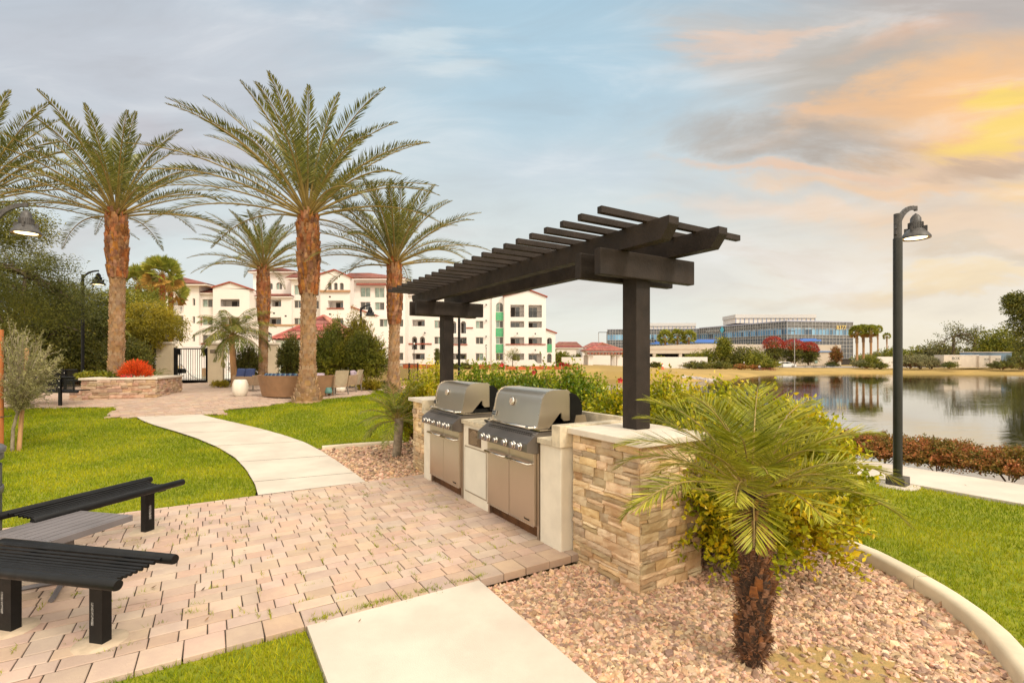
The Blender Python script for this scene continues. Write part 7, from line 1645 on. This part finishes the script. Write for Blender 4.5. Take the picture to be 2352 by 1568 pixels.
def drum(label, u, vb, hpx, wpx2, m, ribs=True, prof='barrel'):
    g = gp(u, vb-1); Y = float(g[1])+.2; x = fx(u, Y); z = g1(x, Y); H = hpx/F*Y; r = wpx2/2/F*Y; root = thing('garden_stool', label, 'stool', (x, Y, z)); f = MB(); n = 40
    for (a, b) in ((0, 1),):
        pr = [(r*q, H*t) for q, t in ((.62, 0), (.80, .10), (.95, .28), (1, .5), (.95, .72), (.82, .9), (.72, .98), (.66, 1.0))] if prof == 'barrel' else [(r*.80, 0.32*H), (r, .45*H), (r*.95, .62*H), (r*.78, 1.0*H)]
        A = []
        for (rr, zz) in pr:
            for k in range(n): q = 2*math.pi*k/n; e = 1-.035*(abs(math.sin(q*8)) < .35 if ribs else 0); A.append((x+rr*e*math.cos(q), Y+rr*e*math.sin(q), z+zz))
        m_ = len(pr); f.add(A, [(i*n+k, i*n+(k+1) % n, (i+1)*n+(k+1) % n, (i+1)*n+k) for i in range(m_-1) for k in range(n)], True); f.add(A[-n:], [tuple(range(n))]); f.add(A[:n], [tuple(range(n-1, -1, -1))])
    f.build('body', m, root)
    if prof != 'barrel':
        for k in range(3): q = k*2.1+.5; f = MB(); f.tube([(x+r*.7*math.cos(q), Y+r*.7*math.sin(q), z+.38*H), (x+r*.75*math.cos(q), Y+r*.75*math.sin(q), z)], .02, 6); f.build('leg', M['chairleg'], root)
drum('white ribbed barrel stool between the loveseat and the curved sofa', 552, 912, 38, 34.5, M['white2']); drum('white barrel stool half hidden behind the tallest palm trunk', 722, 905, 38, 30, M['white2']); drum('small teal stool on dark legs right of the tallest palm', 753.5, 912, 20, 19, M['teal'], False, 'pot'); drum('cream ribbed drum stool under the wicker chair', 782, 902, 14, 24, M['white2'])
def sofa():
    g = gp(625, 917); Y = float(g[1])+.05; s = Y/F; z = g1(g[0], Y+.6); root = thing('curved_sofa', 'brown curved wicker sofa with striped blue pillows, its back towards us', 'sofa', (fx(640, Y), Y+1, z)); H = 51*s; xc = fx(650, Y); Rb = 1.25; yc = Y+Rb
    def arc(r0, z0, r1, z1, a0, a1, n=30): 
        vs = []; 
        for k in range(n+1): q = a0+(a1-a0)*k/n; vs += [(xc+r0*math.cos(q), yc+r0*math.sin(q), z+z0), (xc+r1*math.cos(q), yc+r1*math.sin(q), z+z1)]
        return vs, [(2*i, 2*i+2, 2*i+3, 2*i+1) for i in range(n)]
    a0, a1 = R(188), R(352); f = MB()
    f.add(*arc(Rb-.13, .02, Rb, H, a0, a1), True); f.add(*arc(Rb, H, Rb-.10, H, a0, a1), True); f.add(*arc(Rb-.10, H, Rb-.16, .3, a0, a1), True); f.add(*arc(Rb-.13, .02, Rb-.8, .02, a0, a1), True)
    for q in (a0, a1): f.add([(xc+r*math.cos(q), yc+r*math.sin(q), z+zz) for r, zz in ((Rb-.13, .02), (Rb, H), (Rb-.10, H), (Rb-.85, .35), (Rb-.8, .02))], [(0, 1, 2, 3, 4)])
    f.build('shell', M['wickerb'], root); f = MB(); f.add(*arc(Rb-.12, .36, Rb-.85, .36, a0, a1), True); f.add(*arc(Rb-.85, .36, Rb-.85, .02, a0, a1), True); f.build('seat', M['navy'], root)
    for k in range(6):
        q = a0+R(30)+k*(a1-a0-R(60))/5; f = MB(); cushion(f, (xc+(Rb-.25)*math.cos(q), yc+(Rb-.25)*math.sin(q), z+H-.13), (.44, .15, .40), q+math.pi/2, R(-6)); f.build('pillow', M['stripe'] if k < 5 else M['lilac'], root)
M['wickerb'] = mat('brown_wicker', (.30, .165, .085), .75, .12, 3, bump=.5, bscale=160); sofa()
def wchair(label, u, vb, wpx2, hpx, rz, pillow=None):
    g = gp(u, vb); Y = float(g[1])+.3; x = fx(u, Y); z = g1(x, Y); s = Y/F; w = wpx2*s; H = hpx*s; root = thing('wicker_chair', label, 'chair', (x, Y, z), group='light wicker armchairs on the far patio')
    ca, sa = math.cos(rz), math.sin(rz); P = lambda a, b, c: np.array((x+a*ca-b*sa, Y+a*sa+b*ca, z+c)); ax = ((ca, sa, 0), (-sa, ca, 0), (0, 0, 1))
    # seat faces +b ; back at b=-.32
    f = MB(); n = 8; vs = []
    for j in range(n+1):
        t = j/n; zz = .26+(H-.26)*t; b = -.30-.16*t; ww = w*(.96-.10*t)
        for i in range(7): a = -1+2*i/6; vs.append(P(a*ww/2, b+.04*(a*a), zz))
    o = [tuple(np.array(v)+np.array(P(0, .045, 0))-np.array(P(0, 0, 0))) for v in vs]; m_ = len(vs); q = [(j*7+i, j*7+i+1, j*7+i+8, j*7+i+7) for j in range(n) for i in range(6)]
    f.add(vs, q, True); f.add(o, q, True); rim = [i for i in range(7)]+[j*7+6 for j in range(1, n+1)]+[n*7+i for i in range(5, -1, -1)]+[j*7 for j in range(n-1, 0, -1)]; f.add(vs+o, [(rim[k], rim[(k+1) % len(rim)], m_+rim[(k+1) % len(rim)], m_+rim[k]) for k in range(len(rim))]); f.build('backrest', M['wickerl'], root)
    for sx in (-1, 1):
        f = MB(); f.prism([(-.33, .24), (.30, .24), (.32, .54), (-.40, .60)], P(sx*(w/2-.02)-0, 0, 0) if False else P(sx*w/2-.02, 0, 0), (-sa, ca, 0), (0, 0, 1), (ca, sa, 0), .04); f.build('arm', M['wicker'], root, bevel=.01)
        for b in (-.30, .28): f = MB(); f.tube([P(sx*(w/2-.02), b, .26), P(sx*(w/2+.0), b*1.12, 0)], [.03, .02], 4, smooth=False); f.build('leg', M['chairleg'], root)
    f = MB(); f.box(P(0, 0, .30), (w-.08, .60, .12), ax); f.build('seat', M['wicker'], root)
    if pillow: f = MB(); cushion(f, P(0, -.16, .56), (w*.75, .16, .36), rz, R(-18)); f.build('pillow', M[pillow], root)
wchair('light wicker armchair nearest the tallest palm, its back to the right', 768, 908, 40, 56, R(58)); wchair('light wicker armchair with a lilac pillow beside the large bush', 803, 900, 36, 50, R(88), 'lilac')
t_ = gp(690, 905); Yt = float(t_[1])+2.6; rt = thing('fire_table', 'low round pale fire table behind the tallest palm', 'table', (fx(712, Yt), Yt, .5)); f = MB(); f.lathe((fx(712, Yt), Yt, .5), [(.42, 0), (.40, .38), (.62, .40), (.62, .46), (.0001, .46)], 28); f.build('body', M['capstone'], rt)
pw('back_sofa', 'pale long sofa back on the far side of the lounge, behind the striped pillows', 'sofa', 655, 684, 861, 879, 20.5, 'wickerl', .7, part='backrest')

# ---------------------------------------------------------------- far bank planting
def fb(name, lb, u, vb, Y, wpx_, hpx, m, ns, leaf=None, group='shrubs on the far bank', **kw):
    s = Y/F; lf = leaf or (.30*s*10.5, .16*s*10.5); return pxshrub(name, lb, u, vb, Y, wpx_, hpx, ns, (min(lf[0], .5), min(lf[1], .3)), m, group=group, per=12, stemr=.03, **kw)
FB = [('round_bush', 'small dark bush in front of the white wall right of the near pergola post', 1505, 846, 108, 31, 16, 'dark', 130), ('round_bush', 'long low dark bush bank in front of the white wall', 1602, 848, 107, 74, 20, 'dark', 300), ('round_bush', 'low dark bush at the left end of the tall green trees', 1650, 848, 107, 60, 20, 'dark', 220),
      ('round_bush', 'bright green rounded bush left of the white car', 1766, 847, 108, 50, 24, 'mid', 240), ('round_bush', 'russet-brown low bush at the foot of the green trees', 1702, 848, 104, 32, 13, 'russet', 100), ('round_bush', 'small russet bush below the green trees, nearer the car', 1732, 848, 104, 26, 10, 'russet', 80),
      ('round_bush', 'pale green bush left of the big round bush near the office corner', 1975, 843, 112, 34, 18, 'grey', 160), ('round_bush', 'big rounded dark green bush near the office corner', 2000, 843, 114, 40, 30, 'mid', 240), ('round_bush', 'low dark green bush in front of the big rounded bush', 1990, 845, 108, 32, 13, 'dark', 120), ('round_bush', 'dark low bush left of the short white wall', 2022, 846, 108, 36, 13, 'dark', 130),
      ('round_bush', 'pale grey-green bush just right of the lakeside lamp post', 2088, 845, 106, 58, 34, 'grey', 300), ('round_bush', 'second pale grey-green bush right of the lakeside lamp post', 2115, 846, 106, 54, 34, 'grey', 300), ('round_bush', 'third pale grey-green bush, nearest the containers', 2138, 846, 106, 36, 30, 'grey', 200),
      ('round_bush', 'small dark bush in front of the long container', 2180, 845, 100, 32, 15, 'dark', 120), ('round_bush', 'dark bush at the right end of the containers', 2302, 848, 99, 60, 22, 'dark', 220), ('round_bush', 'large dark bush at the right picture edge on the far bank', 2345, 848, 99, 70, 42, 'dark', 320),
      ('round_bush', 'dark shrubs left of the picnic tables', 1912, 842, 140, 30, 12, 'dark', 90)]
for (nm, lb, u, vb, Y, w, h, m, ns) in FB: fb(nm, lb, u, vb, Y, w, h, m, ns)
for (lb, u, vb, Y, w, h) in (('red-topped climbing shrub left of the thin light pole', 1776, 838, 150, 48, 62), ('red-topped climbing shrub behind the thin light pole', 1822, 838, 150, 52, 56), ('smaller red-topped climbing shrub right of the thin light pole', 1858, 838, 150, 40, 50)):
    fb('bougainvillea', lb, u, vb, Y, w, h, 'dark', 420, group='red bougainvilleas by the office'); x = at(u, vb-h*.72, Y); q = tag_ = bpy.data.objects
    root = [o for o in bpy.data.objects if o.parent is None and o.get('label') == lb][0]; s = Y/F; n = 1500; d = unit(rng.normal(0, 1, (n, 3))); d[:, 2] = np.abs(d[:, 2]); P_ = np.array((at(u, vb, Y)[0], Y, at(u, vb-h*.62, Y)[2]))+d*np.array((w*.5*s, w*.5*s, h*.42*s))*(.95+.12*rng.random((n, 1))); L = LV(); L.add(P_, rng.normal(0, 1, (n, 3)), .30, .24); L.build('red_bracts', G_['red'], root)
fb('red_shrub', 'broad red flowering bush at the right foot of the apartments', 1385-34+0, 846, 90, 1, 1, 'red', 1) if False else None
r1 = fb('red_shrub', 'broad red flowering bush at the right foot of the apartments', Z3(1595, 0)[0], 849, 88, 38, 17, 'red', 320)
fb('orange_tree_shrub', 'orange and red leafy tree in front of the right office corner', 1920, 836, 140, 26, 44, 'russet', 300)
fb('round_bush', 'tiny clipped ball bush left of the red bush', Z3(1435, 0)[0], 848, 87, 10, 8, 'dark', 60); fb('round_bush', 'tiny clipped ball bush below the ground floor arch', Z3(1348, 0)[0], 848, 87, 10, 8, 'dark', 60); fb('round_bush', 'low mixed bush left of the clipped ball bushes', Z3(1270, 0)[0], 848, 87, 18, 7, 'mid', 80); fb('round_bush', 'dark hedge bush behind the slim lamp post', Z3(790, 0)[0], 848, 86, 26, 16, 'dark', 140); fb('round_bush', 'dark hedge bush left of the slim lamp post', Z3(720, 0)[0], 848, 86, 22, 14, 'dark', 120)
fb('round_bush', 'low bush between the small palms and the sapling', Z3(1110, 0)[0], 848, 86, 26, 9, 'mid', 90)
def smallfan(lb, u, vb, Y, hpx):
    b = at(u, vb, Y); fan_palm(lb, (b[0], Y, b[2]-.2), b[2]+hpx*.45*Y/F, .16, hpx*.55*Y/F, 22, int(u), False)
smallfan('small fan palm in the bed before the apartments, near the slim lamp post', Z3(875, 0)[0], 847, 85, 15); smallfan('small fan palm in the bed before the apartments, below the green panels', Z3(1032, 0)[0], 848, 85, 16)
Ys = 86; tree('sapling', 'thin half-bare sapling in front of the right apartments', 'tree', (at(Z3(1180, 0)[0], 846, Ys)[0], Ys, .4), 0, [(*at(Z3(1185, 0)[0], 815, Ys), 17*Ys/F, 1, 17*Ys/F, 1)], .07, 'mid', (.22, .06), 60, 16, clump_r=.5, airy=.8)
tree('cypress', 'slim dark cypress left of the far pergola post', 'tree', (at(Z3(562, 0)[0], 846, 84)[0], 84, .4), 0, [(*at(Z3(562, 0)[0], 820, 84), 3*84/F, .3, 22*84/F, 1)], .1, 'dark', (.22, .08), 90, 26, clump_r=.3)
# trees beyond
def ft(lb, u, vb, Y, ells, m, nc, pc, leaf, tr=.25, cr=1.3, grp='trees beyond the far bank', name='far_tree', bark='bark', airy=.6):
    s = Y/F; crown = [(*at(a, b, Y), c*s, max(c*s*.7, 1), d*s, 1) for a, b, c, d in ells]; x = at(u, vb, Y); tree(name, lb, 'tree', (x[0], Y, x[2]-.3), 0, crown, tr, m, leaf, nc, pc, bark, cr, grp, airy=airy, trunk_h=max(1.2, (crown[0][2]-crown[0][5]*.7)-(x[2]-.3)))
ft('tall narrow green tree in front of the parking structure', 1666, 846, 116, [(1662, 800, 11, 22)], 'mid', 90, 34, (.5, .22)); ft('broad green tree left of the tall narrow one', 1620, 846, 118, [(1625, 822, 34, 16), (1600, 828, 25, 12)], 'mid', 150, 30, (.5, .22)); ft('rounded dark green tree left of the green bush and car', 1715, 846, 115, [(1715, 822, 38, 24), (1690, 832, 30, 16)], 'dark', 220, 32, (.5, .22)); ft('green tree in front of the dark tree', 1740, 846, 112, [(1738, 830, 26, 18)], 'mid', 110, 30, (.45, .2))
for (u, vt, Y, lb) in ((1968, 757, 135, 'leftmost of the three fan palms right of the office'), (1983, 755, 136, 'middle of the three fan palms right of the office'), (2000, 756, 134, 'rightmost of the three fan palms right of the office')):
    b = at(u, 842, Y); fan_palm(lb, (b[0], Y, b[2]), at(u, vt+6, Y)[2], .30, 2.1, 46, u, True)
for (u, vt, Y, lb) in ((2016, 757, 150, 'thin fan palm right of the three stout ones'), (2037, 772, 185, 'small distant fan palm left of the lakeside lamp')):
    b = at(u, 842, Y); fan_palm(lb, (b[0], Y, b[2]), at(u, vt, Y)[2], .2, 1.5, 24, u+1, False)
fan_palm('fan palm in the office courtyard left of the glass corner', (at(1528, 800, 180)[0], 180, 0), at(1528, 775, 180)[2], .3, 3.2, 36, 77, False); fan_palm('second fan palm in the office courtyard', (at(1556, 800, 182)[0], 182, 0), at(1556, 773, 182)[2], .3, 3.2, 36, 78, False); fan_palm('third fan palm in the office courtyard', (at(1582, 800, 181)[0], 181, 0), at(1582, 775, 181)[2], .3, 3.0, 36, 79, False)
fr = random.Random(6)
for i, (u, hh, m, lb) in enumerate(((1990, 26, 'mid', 'dense tree behind the three fan palms'), (2025, 32, 'grey', 'grey-green tree left of the lakeside lamp'), (2050, 40, 'mid', 'green tree just behind the lakeside lamp post'), (2095, 46, 'mid', 'tree right of the lakeside lamp post'), (2125, 40, 'grey', 'grey-green tree behind the pale bushes'), (2150, 58, 'grey', 'brownish open tree right of the pale bushes'), (2185, 44, 'dark', 'dark tree behind the long container'), (2225, 42, 'grey', 'pale tree behind the middle of the long container'), (2262, 44, 'mid', 'green tree behind the blue trailer'))):
    ft(lb, u, 842, 140+fr.uniform(-6, 10), [(u, 842-hh*.55, 30, hh*.42), (u+fr.uniform(-15, 15), 842-hh*.4, 28, hh*.35)], m, 130, 26, (.65, .30), cr=1.6)
ft('open bare-topped tree with a high crown above the long container', 2190, 842, 132, [(2192, 757, 20, 20), (2175, 785, 32, 22), (2222, 775, 26, 20)], 'dark', 90, 16, (.45, .2), tr=.35, cr=1.6, airy=.8); ft('second open tree right of the bare-topped tree', 2238, 842, 134, [(2240, 770, 22, 22), (2255, 800, 24, 22)], 'dark', 80, 16, (.45, .2), tr=.3, cr=1.6, airy=.8)
ft('big rounded green tree behind the trailer', 2310, 845, 120, [(2305, 785, 42, 34), (2340, 800, 40, 34), (2280, 805, 28, 24)], 'mid', 300, 30, (.55, .25), cr=1.6); ft('tall dark tree cut by the right picture edge, reaching highest on the far bank', 2365, 846, 105, [(2350, 700, 34, 30), (2362, 740, 36, 30), (2375, 790, 44, 40), (2330, 690, 12, 14)], 'dark', 300, 34, (.5, .22), tr=.4, cr=1.3)
for i, (u, hh, m, lb) in enumerate(((1290, 30, 'mid', 'green tree below the red roofs right of the apartments'), (1345, 28, 'mid', 'rounded green tree behind the white building'), (1318, 22, 'dark', 'dark tree between the red roofs and the white building'), (1415, 34, 'yellow', 'yellowish tree immediately left of the near pergola post'), (1512, 20, 'mid', 'small conical tree above the white wall'))):
    ft(lb, u, 843, 122 if u != 1512 else 140, [(u, 843-hh*.6, 17 if u != 1512 else 5, hh*.42)], m, 80, 24, (.55, .26), cr=1.3, grp='trees between the apartments and the office')
# orange safety netting, cones, rocks
def netting(lb, pts, h):
    P_ = [np.array((*gp(u, v)[:2], 0)) for u, v in pts]; root = thing('safety_netting', lb, 'safety fence', (*P_[0][:2], g1(*P_[0][:2])), group='orange netting before the apartments'); om = mat('orange_net', (.50, .12, .03), .8, .3, 2); f = MB(); g = MB()
    for a, b in zip(P_[:-1], P_[1:]):
        za, zb = g1(*a[:2]), g1(*b[:2]); f.add([(a[0], a[1], za), (b[0], b[1], zb), (b[0], b[1], zb+h), (a[0], a[1], za+h), (a[0], a[1]+.03, za), (b[0], b[1]+.03, zb), (b[0], b[1]+.03, zb+h), (a[0], a[1]+.03, za+h)], [(0, 1, 2, 3), (7, 6, 5, 4), (3, 2, 6, 7)]); g.tube([(a[0], a[1]-.05, za-.2), (a[0], a[1]-.05, za+h+.15)], .04, 5)
    f.build('net', om, root); g.build('posts', mat('net_posts', (.6, .5, .4), .7), root)
netting('orange safety netting along the bank left of the near pergola post', [(1160, 849.5), (1190, 849), (1220, 848.5), (1250, 848), (1290, 848), (1330, 848)], .55); netting('orange safety netting in front of the apartment planting', [(925, 845.5), (980, 845.5), (1030, 846), (1080, 846), (1130, 846.5), (1165, 847)], .7)
def cone(lb, u, vb, Y):
    b = at(u, vb, Y); b[2] = max(g1(b[0], Y), b[2]); root = thing('traffic_cone', lb, 'cone', b); f = MB(); f.box(b+(0, 0, .03), (.5, .5, .05)); f.lathe(b, [(.22, .05), (.04, 1.0), (.0001, 1.0)], 12); f.build('cone', mat('cone_orange', (.75, .12, .03), .5), root); f = MB(); f.lathe(b, [(.150, .45), (.095, .72)], 12); f.build('band', M['white'], root)
cone('orange traffic cone on the grass bank right of the near pergola post', 1522, 861.5, 78)
cs = [gp(u, v) for u, v in ((1560, 861), (1590, 861), (1625, 870), (1640, 874), (1590, 873), (1565, 868))]; r0 = np.mean(cs, 0); M['rock'] = mat('bank_rock', (.42, .36, .33), .9, .3, 1, island=.4)
Vr = []; Fr = []; ico = bmesh.new(); bmesh.ops.create_icosphere(ico, subdivisions=1, radius=1); bv = np.array([v.co[:] for v in ico.verts]); bf = [[v.index for v in q.verts] for q in ico.faces]; ico.free()
for k in range(420):
    u = 1566+78*rng.random(); v = 862+ (u-1562)*.12+rng.random()*4; p = gp(u, v); o = len(Vr); Vr += list(bv*(.10+.14*rng.random())*(1+rng.normal(0, .15, (12, 1)))*(1.2, 1, .7)+p); Fr += [[o+i for i in q] for q in bf]
tag(mesh_np('bank_rocks', Vr, Fr, M['rock']), 'heap of pale rocks sloping into the water on the grass bank', 'rocks', kind='stuff')

# small dry leaves dropped on the paving
V = []
for k in range(44):
    if k % 2: x, y, _ = ST(-1+8*rng.random(), 5.2+1.0*rng.random())
    else: x, y = gp(120+900*rng.random(), 960+480*rng.random())[:2]
    z = g1(x, y)+.016; th = rng.random()*6.3; d = np.array((math.cos(th), math.sin(th), .25))*(.009+.013*rng.random()); q = np.array((-d[1], d[0], .003))*.4; c = np.array((x, y, z)); V += [c-d, c+q, c+d+(0, 0, .006), c-q]
tag(mesh_np('fallen_leaves', V, np.arange(len(V)).reshape(-1, 4), mat('dry_leaf', (.16, .09, .04), .8, .3, 5, island=.5)), 'small dry leaves dropped on the paths and lawns', 'leaves', kind='stuff')
